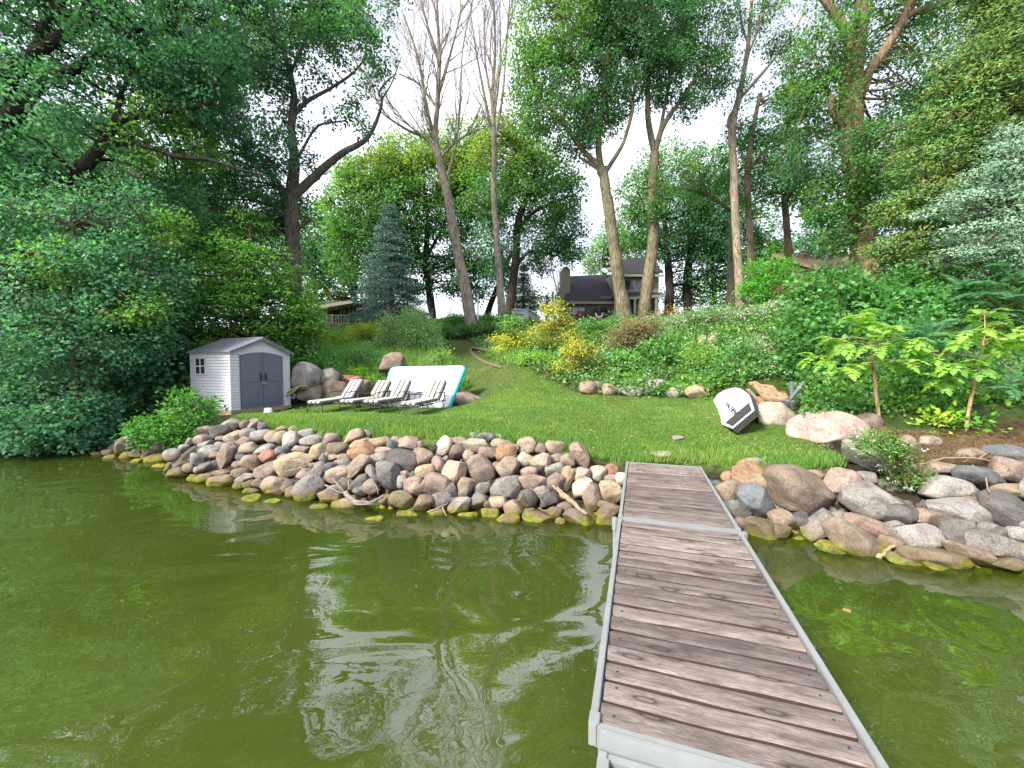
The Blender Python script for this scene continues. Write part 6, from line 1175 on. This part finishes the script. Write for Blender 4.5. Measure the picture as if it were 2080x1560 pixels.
# leaning inflatable mat
q0, q1, q2, q3 = at(768, 828, 11.75), at(910, 834, 11.35), at(948, 741, 12.25), at(792, 744, 12.65)
cen = (q0 + q1 + q2 + q3) / 4; ux = unit((q1 - q0) + (q2 - q3)); uz = (q3 - q0) + (q2 - q1); uz = unit(uz - ux * (uz @ ux)); un = np.cross(uz, ux); un = un if un[1] < 0 else -un
mat_r = thing('inflatable_mat', 'large white inflatable mat with turquoise sides leaning behind the loungers', 'mat', tuple(cen))
def rrect(Pq, rad, n=7):
    out = []
    for i in range(4):
        p, a, b_ = Pq[i], Pq[i - 1], Pq[(i + 1) % 4]; d1, d2 = unit(a - p), unit(b_ - p)
        for t in np.linspace(0, 1, n): s0, s1_ = p + d1 * rad, p + d2 * rad; out.append((1 - t) ** 2 * s0 + 2 * t * (1 - t) * p + t * t * s1_)
    return np.array(out)
Q = np.array([q0, q1, q2, q3]) - cen; rr_ = rrect(Q, .2); n = len(rr_); T_ = .17
def ring(scale, off): return rr_ * scale + un * off
front = [ring(.2, .012), ring(.6, .012), ring(.9, .008), ring(.955, 0)]; m = MB(); V = np.concatenate(front)
m.add(V, [tuple(range(n))] + [(k * n + i, k * n + (i + 1) % n, (k + 1) * n + (i + 1) % n, (k + 1) * n + i) for k in range(3) for i in range(n)]); m.build('top_sheet', M_pvc, mat_r, smooth=True)
m = MB(); V = np.concatenate([ring(.955, -.001), ring(.985, -.006), ring(1.0, -.03), ring(1.006, -T_ / 2), ring(1.0, -T_ + .03), ring(.98, -T_)]); m.add(V, [(k * n + i, k * n + (i + 1) % n, (k + 1) * n + (i + 1) % n, (k + 1) * n + i) for k in range(5) for i in range(n)] + [tuple(range(5 * n, 6 * n))]); m.build('side_wall', M_turq, mat_r, smooth=True)
m = MB(); V = np.concatenate([ring(.962, .003), ring(.975, .001)]); m.add(V, [(i, (i + 1) % n, n + (i + 1) % n, n + i) for i in range(n)]); m.build('seam_tape', M_blue, mat_r)

# ================================================================== PADDLE BOARD, OLD BOARDS, PIPES
tail, nose = at(1510, 852, 7.25), at(1462, 803, 9.5); Lv_ = unit(nose - tail); wq = np.array([.62, -.296, .72]); wq = unit(wq - Lv_ * (wq @ Lv_)); nv = -np.cross(Lv_, wq); BL = np.linalg.norm(nose - tail)
sup = thing('paddle_board', 'white paddle board with black tail pad lying tilted on the lawn edge', 'paddle board', tuple(tail))
def bw(t):                                   # half width along the board, squared tail, rounded nose
    return .44 * min(1, (.60 + 1.1 * t) if t < .37 else 1) * (1 - max(0, (t - .62) / .38) ** 2.4) ** .62 if t < .999 else .02
ts = [0, .004, .012, .03, .06, .1, .16, .22, .3, .4, .5, .6, .7, .8, .88, .94, .975, .999]
def deck_pts(sc, h, t0=0, t1=1, n=9):
    return [[tuple(Lv_ * BL * t + wq * bw(t) * sc * x + nv * (h + (.16 * max(0, t - .72) ** 2 / .08 * .3)) ) for x in np.linspace(-1, 1, n)] for t in ts if t0 <= t <= t1]
def grid_add(m, rows, flip=False):
    V = [p for r_ in rows for p in r_]; n = len(rows[0]); m.add(V, [(i * n + j, i * n + j + 1, (i + 1) * n + j + 1, (i + 1) * n + j) for i in range(len(rows) - 1) for j in range(n - 1)])
m = MB(); grid_add(m, deck_pts(.93, .0)); m.build('deck', M_pvc, sup, smooth=True)
m = MB(); rows = []
for t in ts:
    row = []
    for s in (1, -1):
        for sc, h in ((.93, -.001), (.985, -.02), (1.0, -.06), (.985, -.1), (.93, -.12))[::1 if s > 0 else -1]: row.append(tuple(Lv_ * BL * t + wq * bw(t) * sc * s + nv * (h + (.16 * max(0, t - .72) ** 2 / .08 * .3))))
    rows.append(row)
grid_add(m, rows); m.f.append(list(range(10))); m.mi.append(0); sd_ = m.build('rail', M_pad, sup, smooth=False)
m = MB(); grid_add(m, deck_pts(.80, .008, .03, .22)); m.build('tail_pad', M_pad, sup)
m = MB(); rows = [[tuple(Lv_ * BL * t - wq * bw(t) * k + nv * (.004 + (.16 * max(0, t - .72) ** 2 / .08 * .3))) for k in (.80, .93)] for t in np.linspace(.45, .9, 10)]; grid_add(m, rows); m.build('blue_stripe', M_blue, sup)
m = MB(); rows = [[tuple(Lv_ * BL * t - wq * bw(t) * sc + nv * h) for sc, h in ((.93, .001), (.99, -.02), (1.004, -.06), (.99, -.1))] for t in np.linspace(.4, .95, 14)]; grid_add(m, rows); m.build('blue_rail', M_blue, sup)
fc = bpy.data.curves.new('lettering', 'FONT'); fc.body = 'VACHEN'; fc.size = .13; fc.extrude = .002; fc.offset = .004; fc.align_x = 'CENTER'
fo = bpy.data.objects.new('lettering', fc); COL.objects.link(fo); fc.materials.append(M_pad); fo.parent = sup
tx, ty = -Lv_, wq; tz = np.cross(tx, ty)
if tz @ nv < 0: ty = -ty; tz = -tz
cpt = Lv_ * BL * .42 + nv * .008 - ty * .06; fm_ = Matrix(((tx[0], ty[0], tz[0], cpt[0]), (tx[1], ty[1], tz[1], cpt[1]), (tx[2], ty[2], tz[2], cpt[2]), (0, 0, 0, 1))) @ Matrix.Diagonal((1.9, 1.0, 1.0, 1.0))
fme = bpy.data.meshes.new_from_object(fo); bpy.data.objects.remove(fo); fl = link('lettering', fme, None, sup); fl.matrix_local = fm_
def slab(name, label, P4, th, mat_, cat, group=None, origin=None):
    """plank through four corner points (pixels with depth)"""
    Q = [at(*q) for q in P4]; o = sum(Q) / 4; a, b_ = Q[1] - Q[0], Q[3] - Q[0]; nrm = unit(np.cross(a, b_)); nrm = nrm if nrm[2] > 0 else -nrm
    r_ = bpy.data.objects.new(name, None)
    L = np.linalg.norm(Q[2] - Q[1]) if np.linalg.norm(b_) > np.linalg.norm(a) else np.linalg.norm(a); long_ = unit(b_ if np.linalg.norm(b_) > np.linalg.norm(a) else a); sh = unit(np.cross(nrm, long_)); w_ = 1.3 * min(np.linalg.norm(a), np.linalg.norm(b_))
    m = MB(); m.box(-L / 2, L / 2, -w_ / 2, w_ / 2, -th, 0); ob = m.build(name, mat_, None, bevel=.004); M3 = Matrix((long_, sh, nrm)).transposed().to_4x4(); M3.translation = Vector(o); ob.matrix_world = M3; tag(ob, label, cat, group)
G_ = 'old boards piled on the whitish boulder'
slab('board', 'wide pale plank on top of the board pile', [(1533, 780, 8.9), (1562, 780, 8.9), (1592, 808, 8.0), (1563, 814, 7.9)], .05, M_lumber, 'board', G_)
slab('board', 'narrow weathered plank under the wide pale plank', [(1520, 776, 9.1), (1530, 774, 9.1), (1600, 806, 8.15), (1590, 812, 8.1)], .05, M_lumber, 'board', G_)
slab('board', 'orange brown plank touching the paddle board', [(1525, 806, 8.4), (1552, 802, 8.4), (1568, 826, 7.75), (1540, 829, 7.7)], .04, M_lumber, 'board', G_)
slab('board', 'thin grey brown strip crossing the orange brown plank', [(1516, 790, 8.8), (1521, 789, 8.8), (1556, 826, 7.7), (1551, 828, 7.7)], .03, M_lumber, 'board', G_)
slab('board', 'board end sticking out under the galvanised pipes', [(1570, 815, 8.2), (1580, 813, 8.2), (1606, 824, 7.85), (1598, 828, 7.8)], .05, M_lumber, 'board', G_)
slab('board', 'brown board lying in the weeds behind the galvanised pipes', [(1590, 800, 9.0), (1640, 800, 9.2), (1645, 808, 8.8), (1595, 812, 8.7)], .04, M_lumber, 'board', G_)
M_galv = plain('galvanised_steel', (.2, .22, .235), .45, .6, .2, 8)
for a, b_, r_, lab in (((1604, 812, 7.9), (1632, 777, 8.1), .035, 'galvanised pipe leaning up to the right out of the board pile'), ((1610, 808, 8.1), (1607, 775, 8.1), .045, 'short upright galvanised post behind the leaning pipe'), ((1592, 815, 7.9), (1613, 820, 7.7), .06, 'thick square galvanised sleeve at the foot of the pipes')):
    A_, B_ = at(*a), at(*b_); m = MB(); m.tube([np.zeros(3), (B_ - A_) * .98, B_ - A_], [r_, r_, r_], 10 if r_ < .05 else 4); rt = thing('steel_pipe', lab, 'pipe', A_, 0, 'dock pipes on the board pile'); m.build('pipe_tube', M_galv, rt)
    m = MB(); m.tube([(B_ - A_) * .62, (B_ - A_) * .68], r_ * 1.3, 10); m.build('collar', M_galv if r_ != .035 else M_alu, rt)
# curved log edging along the path
pp = [hit(*q) + np.array([0, 0, .03]) for q in ((957, 708), (957, 716), (968, 728), (990, 740), (1020, 750))]; lg = thing('log_edging', 'pale curved timber edging along the upper path', 'edging', pp[0]); sl = smooth_line(pp, 5); m = MB(); m.tube(sl - pp[0], .06, 8); m.build('curved_log', M_log, lg, smooth=True)
pp = [hit(*q) + np.array([0, 0, .02]) for q in ((1022, 751), (1050, 757), (1080, 767), (1110, 777), (1135, 786))]; sl = smooth_line(pp, 5); m = MB(); m.tube(sl - pp[0], .06, 8); m.build('straight_log', M_log, lg, smooth=True)

# ================================================================== DRIFTWOOD
def sticks(name, label, px_lines, cat='driftwood', mat_=None, group=None):
    """[( [(px, py, lift)], radius )]"""
    def pt(q):
        p = hit(q[0], q[1], 2.5, 30)
        if p[2] < .0: p = onz(q[0], q[1], 0.0)
        p = at(q[0], q[1], p[1] - q[2]); return p
    o = pt(px_lines[0][0][0]); r_ = thing(name, label, cat, o, 0, group)
    for ln, rad in px_lines:
        s_ = smooth_line([pt(q) for q in ln], 4); s_[1:-1] += rng.normal(0, rad * .25, (len(s_) - 2, 3)); m = MB(); m.tube(s_ - o, np.linspace(rad, rad * .45, len(s_)), 6); m.build('stick', mat_ or M_drift, r_, smooth=True)
sticks('driftwood_branch', 'bleached curved driftwood bough low on the rocks below the second lounger', [([(702, 1000, .28), (722, 1018, .3), (750, 1020, .3), (778, 1010, .26)], .036), ([(700, 1004, .3), (725, 1024, .32), (760, 1022, .3)], .022), ([(676, 972, .3), (690, 990, .32), (705, 1005, .3)], .012), ([(708, 975, .3), (708, 992, .32), (700, 1005, .3)], .01), ([(756, 975, .25), (766, 992, .28), (768, 1004, .28)], .01), ([(660, 985, .28), (690, 1000, .3), (710, 1002, .3)], .012)])
sticks('driftwood_log', 'split brown driftwood log wedged in the rocks near the dock', [([(1140, 1004, .2), (1165, 1022, .24), (1192, 1044, .26)], .045), ([(1122, 985, .2), (1135, 998, .22), (1150, 1012, .24)], .02), ([(1132, 990, .2), (1150, 1006, .24), (1172, 1022, .26)], .018)], mat_=M_twig)
sticks('twig', 'thin forked twig resting on the waterline rocks', [([(868, 1041, .2), (890, 1032, .22), (910, 1022, .22)], .014), ([(898, 1030, .22), (904, 1042, .22), (906, 1048, .2)], .011)], mat_=M_twig)
sticks('twig', 'thin twigs over the dark rocks left of the split log', [([(1055, 1016, .2), (1062, 1000, .22), (1075, 990, .22)], .008), ([(1075, 990, .2), (1092, 1004, .22), (1100, 1020, .22)], .008), ([(1094, 1032, .2), (1110, 1038, .22), (1125, 1030, .22)], .008)], mat_=M_drift)
sticks('twig', 'grey twig lying across the rocks below the first lounger', [([(580, 958, .2), (610, 950, .24), (632, 942, .24)], .014), ([(610, 950, .24), (622, 954, .24)], .01)], mat_=M_drift)
sticks('twig', 'short white stick poking out of the water right of the dock', [([(1784, 1134, 0), (1800, 1120, .02), (1819, 1107, .1)], .03)], mat_=M_wood)
sticks('dead_branch', 'long bare branch lying across the straw on the right bank', [([(1842, 955, .15), (1880, 940, .2), (1930, 930, .2), (1990, 932, .2), (2018, 938, .2)], .016), ([(1975, 945, .2), (1998, 965, .2), (2010, 1000, .25)], .012), ([(2010, 915, .2), (2040, 905, .2), (2075, 912, .2)], .012), ([(1990, 930, .2), (2020, 912, .22), (2050, 900, .22)], .01)], 'branch', M_twig)
sticks('dead_branch', 'bare twig hooking in from the right edge above the straw', [([(2016, 800, .1), (2040, 815, .1), (2085, 808, .1)], .012), ([(2004, 735, 1.2), (2030, 715, 1.2), (2056, 702, 1.2)], .01), ([(2034, 736, .8), (2060, 756, .8), (2080, 768, .8)], .014)], 'branch', M_twig)
p = hit(1712, 1240); leaf_ = onz(1712, 1240, .004); L = Leaves(); L.add(*leaves(np.array([leaf_]), np.array([[.9, .1, 0.]]), np.array([[0, 0, 1.]]), np.array([.09]), np.array([[.35, .24, .12]]), .4, .02)); o = link('floating_leaf', L.mesh('floating_leaf', leaf_), M_petal); o.location = leaf_; tag(o, 'single dead leaf floating right of the dock', 'leaf')

# ================================================================== HOUSES
def hp(px, py, Y): return at(px, py, Y)
def quad_box(m, x0, x1, z0, z1, y, d): m.box(x0, x1, y, y + d, z0, z1)
def zat(py, Y): return at(1040, py, Y)[2]
def xat(px, Y): return at(px, 748, Y)[0]
YH = 34.0
gh = gz(xat(1200, YH), YH); zb = min(gh, zat(660, YH)) - .2
house = thing('grey_house', 'sage grey two level house with dark roof on top of the hill', 'house', (xat(1150, YH), YH, zb)); O = np.array(house.location)
def hb(name, mat_, boxes, parent=None, bevel=0.0):
    m = MB()
    for b_ in boxes: m.box(b_[0] - O[0], b_[1] - O[0], b_[2] - O[1], b_[3] - O[1], b_[4] - O[2], b_[5] - O[2])
    return m.build(name, mat_, parent if parent is not None else house, bevel=bevel)
def hx6(name, mat_, P, parent=None):
    m = MB(); m.hexa([tuple(np.array(p) - O) for p in P]); return m.build(name, mat_, parent if parent is not None else house)
xl, xm, xr = xat(1153, YH), xat(1246, YH), xat(1340, YH); ze = zat(616, YH)
hb('wall', M_siding, [(xl, xm, YH, YH + 7, zb, ze), (xm + .06, xr, YH + .5, YH + 7, zb, zat(562, YH) + .5)])
# main roof and upper roof
zr = zat(563, YH + 4.2); xrl = xat(1160, YH + 4.2); ov = .5
roof = hx6('roof', M_shingle, [(xl - .25, YH - ov, ze - .12), (xm + .05, YH - ov, ze + .02), (xat(1250, YH + 4.2), YH + 4.2, zr + .12), (xrl - .5, YH + 4.2, zr - .1), (xl - .25, YH - ov, ze + .06), (xm + .05, YH - ov, ze + .2), (xat(1250, YH + 4.2), YH + 4.2, zr + .3), (xrl - .5, YH + 4.2, zr + .08)])
hb('gutter', M_trim, [(xl - .28, xm + .05, YH - ov - .14, YH - ov - .01, ze - .16, ze + .06)], roof)
cx0, cx1 = xat(1139, YH + 1), xat(1157, YH + 1); ch = hb('chimney', M_siding, [(cx0, cx1, YH + .9, YH + 2.1, zb, zat(548, YH + 1))], roof); hb('chimney_cap', M_black, [(cx0 + .2, cx1 - .2, YH + 1.2, YH + 1.8, zat(548, YH + 1), zat(542, YH + 1))], roof)
zu, zu2 = zat(563, YH), zat(532, YH + 3.6)
up = hx6('roof', M_shingle, [(xm - .1, YH, zu), (xr + .2, YH, zu + .35), (xr - .1, YH + 3.6, zu2 + .3), (xat(1256, YH + 3.6), YH + 3.6, zu2), (xm - .1, YH, zu + .16), (xr + .2, YH, zu + .5), (xr - .1, YH + 3.6, zu2 + .46), (xat(1256, YH + 3.6), YH + 3.6, zu2 + .16)])
hb('gutter', M_trim, [(xm - .1, xr + .2, YH - .14, YH - .004, zu + .02, zu + .22)], up)
# upper window, two wide sashes
def window(name, x0, x1, z0, z1, y, splits, parent=None, glass=None):
    m = MB(); t = .07; fr = [(x0 - t, x1 + t, y - .08, y + .02, z1, z1 + t), (x0 - t, x1 + t, y - .08, y + .02, z0 - t, z0), (x0 - t, x0, y - .08, y + .02, z0, z1), (x1, x1 + t, y - .08, y + .02, z0, z1)]
    xs = np.linspace(x0, x1, splits + 1)
    for x in xs[1:-1]: fr.append((x - .035, x + .035, y - .07, y + .02, z0, z1))
    f_ = hb(name, M_trim, fr, parent)
    for a, b_ in zip(xs[:-1], xs[1:]): hb('pane', M_glass, [(a + .036 if a > x0 else a, b_ - .036 if b_ < x1 else b_, y - .04, y - .02, z0, z1)], f_)
    return f_
M_glass.node_tree.nodes['Principled BSDF'].inputs['Specular IOR Level'].default_value = 1.0
window('window', xat(1268, YH), xat(1309, YH), zat(588, YH), zat(567, YH), YH + .5, 3)
window('window', xat(1162, YH), xat(1187, YH), zat(640, YH), zat(625, YH), YH, 2)
window('sliding_door', xat(1200, YH), xat(1232, YH), zat(655, YH), zat(624, YH), YH, 2)
# porch
zp = zat(606, YH - 1.5); YP = YH - 1.5
pr = hx6('porch_roof', M_shingle, [(xm - .3, YP, zp - .12), (xr - .2, YP, zp + .22), (xr - .4, YH + .49, zp + .75), (xm - .3, YH + .49, zp + .6), (xm - .3, YP, zp + .0), (xr - .2, YP, zp + .34), (xr - .4, YH + .49, zp + .9), (xm - .3, YH + .49, zp + .75)])
hx6('porch_beam', M_trim, [(xm - .3, YP - .06, zp - .2), (xr - .2, YP - .06, zp + .14), (xr - .2, YP + .06, zp + .14), (xm - .3, YP + .06, zp - .2), (xm - .3, YP - .06, zp - .01), (xr - .2, YP - .06, zp + .33), (xr - .2, YP - .002, zp + .33), (xm - .3, YP - .002, zp - .01)])
for px in (1248, 1288, 1331): x = xat(px, YP); hb('porch_post', M_trim, [(x - .09, x + .09, YP - .05, YP + .05, zb, zp - .02)])
hb('porch_screen', M_black, [(xm + .05, xr - .3, YH - .2, YH - .15, zat(640, YH), zp + .2)]); hb('porch_base', M_siding, [(xm, xr - .2, YH - 1.4, YH - .3, zb, zat(643, YH))])
hb('eave_strip', M_trim, [(xat(1216, YH), xat(1244, YH), YH - .62, YH - .55, zat(607, YH), zat(605.5, YH))], roof)
YD = YH - 2.0; deck = hb('deck', M_wood, [(xat(1172, YD), xm, YD, YH - .01, zat(662, YD), zat(657, YD))])
hb('handrail', M_black, [(xat(1172, YD), xat(1247, YD), YD + .02, YD + .08, zat(636, YD), zat(634.5, YD))], deck)
bal = []; x = xat(1172, YD)
while x < xat(1246, YD): bal.append((x, x + .035, YD + .03, YD + .07, zat(657, YD), zat(636, YD))); x += .19
tag(hb('baluster', M_black, bal, deck), None, None, None, 'stuff')
for px in (1189, 1246): x = xat(px, YD); hb('rail_post', M_trim if px > 1200 else M_black, [(x - .05, x + .05, YD + .005, YD + .1, zat(657, YD), zat(633.5, YD) if px > 1200 else zat(618, YD))], deck)
dish = thing('satellite_dish', 'small grey satellite dish on the house roof ridge', 'satellite dish', hp(1226, 560, YH + 3.6)); m = MB(); m.tube([(0, 0, -.3), (0, 0, .2), (0, -.12, .32)], .03, 6); m.build('mast', M_black, dish); m = MB(); m.tube([(0, -.1, .35), (.02, -.16, .38), (.05, -.26, .44)], [.08, .22, .32], 14); m.build('dish', M_grime, dish)
for px, wpx, lab, fold in ((1217, 24, 'red white and blue fan bunting spread on the deck railing', 1.0), (1178, 14, 'folded bunting at the left end of the deck railing', .6)):
    c = hp(px, 636, YD - .04); R_ = wpx / 2 * YD / FPX; bt = thing('bunting', lab, 'bunting', c, 0, 'patriotic buntings')
    for nm, r0, r1, mt in (('blue_band', .05, .42, M_navy), ('white_band', .42, .72, M_wcloth), ('red_band', .72, 1.05, M_red)):
        m = MB(); V = []; k = 24
        for i in range(k + 1):
            a = math.pi + math.pi * i / k
            for r_ in (r0, r1): V.append((r_ * R_ * math.cos(a) * fold, -.05 - .05 * (i % 2) * r_ - (.02 if mt is M_red else 0), r_ * R_ * math.sin(a) * 1.25))
        m.add(V, [(2 * i, 2 * i + 1, 2 * i + 3, 2 * i + 2) for i in range(k)]); m.build(nm, mt, bt)
for px, lab in ((1183, 'red deck chair behind the left end of the railing'), (1203, 'red deck chair left of the fan bunting')):
    c = hp(px, 656, YH - 1.2); ch_ = thing('deck_chair', lab, 'chair', c, 0, 'red deck chairs'); m = MB(); m.box(-.25, .25, -.25, .25, .38, .43); m.build('seat', M_red, ch_)
    m = MB()
    for i in range(4): m.box(-.24 + i * .125, -.135 + i * .125, .22, .26, .43, 1.0)
    m.build('backrest', M_red, ch_)
    for sx in (-.22, .22):
        for sy in (-.22, .22): m = MB(); m.box(sx - .025, sx + .025, sy - .025, sy + .025, 0, .38); m.build('leg', M_red, ch_)
# flat roofed cabin at left
YC = 32.0; zc = zat(662, YC) - .3; cab = thing('flat_roof_cabin', 'low dark wood cabin with flat roof behind the spruce', 'house', (xat(660, YC), YC, zc)); O = np.array(cab.location); house_ = house; house = cab
xa, xb, xc = xat(656, YC), xat(739, YC), xat(846, YC + 3)
hb('wall', M_darkwood, [(xa, xb, YC, YC + 8, zc, zat(612, YC))]); hb('wall', M_darkwood, [(xb + .01, xc, YC + 1.2, YC + 8, zc, zat(618, YC))])
x = xa + .1
while x < xb: hb('batten', M_darkwood, [(x, x + .05, YC - .03, YC - .002, zc, zat(613, YC))]); x += .45
z1, z2 = zat(622, YC - 2), zat(608, YC - 1.5)
hx6('roof', M_trim, [(xat(640, YC - 2), YC - 2, z1 - .25), (xat(722, YC - 1.5), YC - 1.5, z2 - .25), (xat(722, YC - 1.5) + 2.2, YC + 8, z2 - .3), (xa - 1, YC + 8, z1 - .2), (xat(640, YC - 2), YC - 2, z1), (xat(722, YC - 1.5), YC - 1.5, z2), (xat(722, YC - 1.5) + 2.2, YC + 8, z2), (xa - 1, YC + 8, z1)])
hx6('roof_edge', M_trim, [(xat(722, YC - 1.5) + .01, YC - 1.5, z2 - .3), (xat(750, YC), YC, z2 - .5), (xat(846, YC) + .5, YC + 3, z2 - .7), (xat(722, YC - 1.5) + 2.3, YC + 4, z2 - .35), (xat(722, YC - 1.5) + .01, YC - 1.5, z2 - .02), (xat(750, YC), YC, z2 - .22), (xat(846, YC) + .5, YC + 3, z2 - .42), (xat(722, YC - 1.5) + 2.3, YC + 4, z2 - .05)])
for w0, w1, s_, zt, zb_ in ((667, 671, 1, 631, 648), (673, 694, 1, 629, 648), (697, 701, 1, 628, 648), (715, 719, 1, 624, 650), (722, 732, 1, 623, 650)): window('window', xat(w0, YC), xat(w1, YC), zat(zb_, YC), zat(zt, YC), YC - .04, s_)
YD = YC - 2.2; rl = hb('deck', M_wood, [(xat(655, YD), xat(712, YD), YD, YC - .05, zat(661, YD), zat(658, YD))]); hb('handrail', M_darkwood, [(xat(655, YD), xat(712, YD), YD + .02, YD + .1, zat(641, YD), zat(639.5, YD))], rl)
bal = []; x = xat(656, YD)
while x < xat(711, YD): bal.append((x, x + .05, YD + .03, YD + .08, zat(658, YD), zat(641, YD))); x += .2
tag(hb('baluster', M_darkwood, bal, rl), None, None, None, 'stuff')
for px in (659, 677, 710): x = xat(px, YD); hb('rail_post', M_darkwood, [(x - .06, x + .06, YD + .0, YD + .11, zat(658, YD), zat(638, YD))], rl)
# brown roofed house at right
YB = 30.0; zq = zat(600, YB); br = thing('brown_house', 'brown board house with brown roof showing behind the shrubs at right', 'house', (xat(1670, YB), YB, zq)); O = np.array(br.location); house = br
x0, x1, x2 = xat(1624, YB), xat(1652, YB), xat(1760, YB); zr_, ze_ = zat(518, YB + 2), zat(556, YB)
m = MB(); P = [(x0, YB + 4, zq), (x1, YB, zq), (x1, YB, zat(551, YB)), (x0 - .1, YB + 3, zat(519, YB + 3)), (x0, YB + 4, zat(530, YB + 4))]; m.prism([tuple(np.array(p) - O) for p in P], (2.0, 1.2, 0)); m.build('wall', M_brownwood, br)
for i in range(9):
    t = i / 9; zA = zq + (zat(551, YB) - zq) * t; m = MB(); a_, b_ = np.array([x1, YB - .02, zA]) - O, np.array([x0, YB + 3.9, zA]) - O; m.tube([a_, b_], .03, 4); m.build('siding_board', M_brownwood, br)
rf = hx6('roof', M_brownroof, [(x0 - .3, YB + 3, zat(520, YB + 3)), (x1 - .2, YB - .5, zat(552, YB)), (x2, YB - .5, zat(548, YB)), (x2, YB + 3, zat(512, YB + 3)), (x0 - .3, YB + 3, zat(518, YB + 3) + .1), (x1 - .2, YB - .5, zat(552, YB) + .18), (x2, YB - .5, zat(548, YB) + .18), (x2, YB + 3, zat(512, YB + 3) + .18)])
hx6('barge_board', M_brownwood, [(x0 - .4, YB + 3, zat(521, YB + 3)), (x1 - .3, YB - .6, zat(554, YB)), (x1 - .2, YB - .52, zat(554, YB)), (x0 - .3, YB + 3, zat(521, YB + 3)), (x0 - .4, YB + 3, zat(518, YB + 3) + .1), (x1 - .3, YB - .6, zat(552, YB) + .16), (x1 - .2, YB - .52, zat(552, YB) + .16), (x0 - .3, YB + 3, zat(518, YB + 3) + .1)], rf)
hb('wall', M_brownwood, [(x1 + .1, x2 - .2, YB + .2, YB + 5, zq, zat(551, YB))])
# grey trailer and white pole
YT = 25.0; tz = zat(672, YT); tr_ = thing('grey_trailer', 'small light grey trailer shed with a dark slot window beyond the gold shrub', 'trailer', (xat(1040, YT), YT, tz)); O = np.array(tr_.location); house = tr_
xa, xb, xe = xat(1040, YT), xat(1071, YT), xat(1096, YT + 3.4)
hx6('body', M_grime, [(xa, YT, tz), (xb, YT, tz), (xe, YT + 3.4, tz), (xa + .2, YT + 3.4, tz), (xa, YT, zat(630, YT)), (xb, YT, zat(629, YT)), (xe, YT + 3.4, zat(645, YT + 3.4)), (xa + .2, YT + 3.4, zat(645, YT + 3.4))])
hx6('roof', M_grime, [(xa - .05, YT - .06, zat(630, YT)), (xb + .05, YT - .06, zat(629, YT)), (xe + .06, YT + 3.4, zat(645, YT + 3.4)), (xa + .1, YT + 3.5, zat(645, YT + 3.4)), (xa - .05, YT - .06, zat(628, YT)), (xb + .05, YT - .06, zat(627, YT)), (xe + .06, YT + 3.4, zat(643, YT + 3.4)), (xa + .1, YT + 3.5, zat(643, YT + 3.4))])
dxy = unit(np.array([xe - xb, 3.4])); nx_ = np.array([dxy[1], -dxy[0]])
def side(name, u0, u1, z0_, z1_, mt):
    a_, b_ = np.array([xb, YT]) + dxy * u0 + nx_ * .012, np.array([xb, YT]) + dxy * u1 + nx_ * .012; c_, d_ = b_ - nx_ * .03, a_ - nx_ * .03
    hx6(name, mt, [(*a_, z0_), (*b_, z0_), (*c_, z0_), (*d_, z0_), (*a_, z1_), (*b_, z1_), (*c_, z1_), (*d_, z1_)])
side('window', .55, .95, zat(653, YT), zat(642, YT), M_black); side('window', 1.15, 1.4, zat(653, YT), zat(643, YT), M_grime)
hb('vent', M_black, [(xa + .25, xa + .75, YT - .02, YT + .01, zat(639.5, YT), zat(638.5, YT))])
p = at(971, 660, 23); z_ = gz(p[0], p[1]); pol = thing('white_pole', 'slim white pole standing between the two dead trees', 'pole', (p[0], p[1], z_)); ht = at(971, 600, 23)[2] - z_; m = MB(); m.tube([(0, 0, 0), (0, 0, ht)], [.045, .04], 8); m.build('shaft', M_pvc, pol); m = MB(); m.tube([(0, 0, ht), (0, 0, ht + .08)], [.06, .03], 8); m.build('finial', M_pvc, pol)
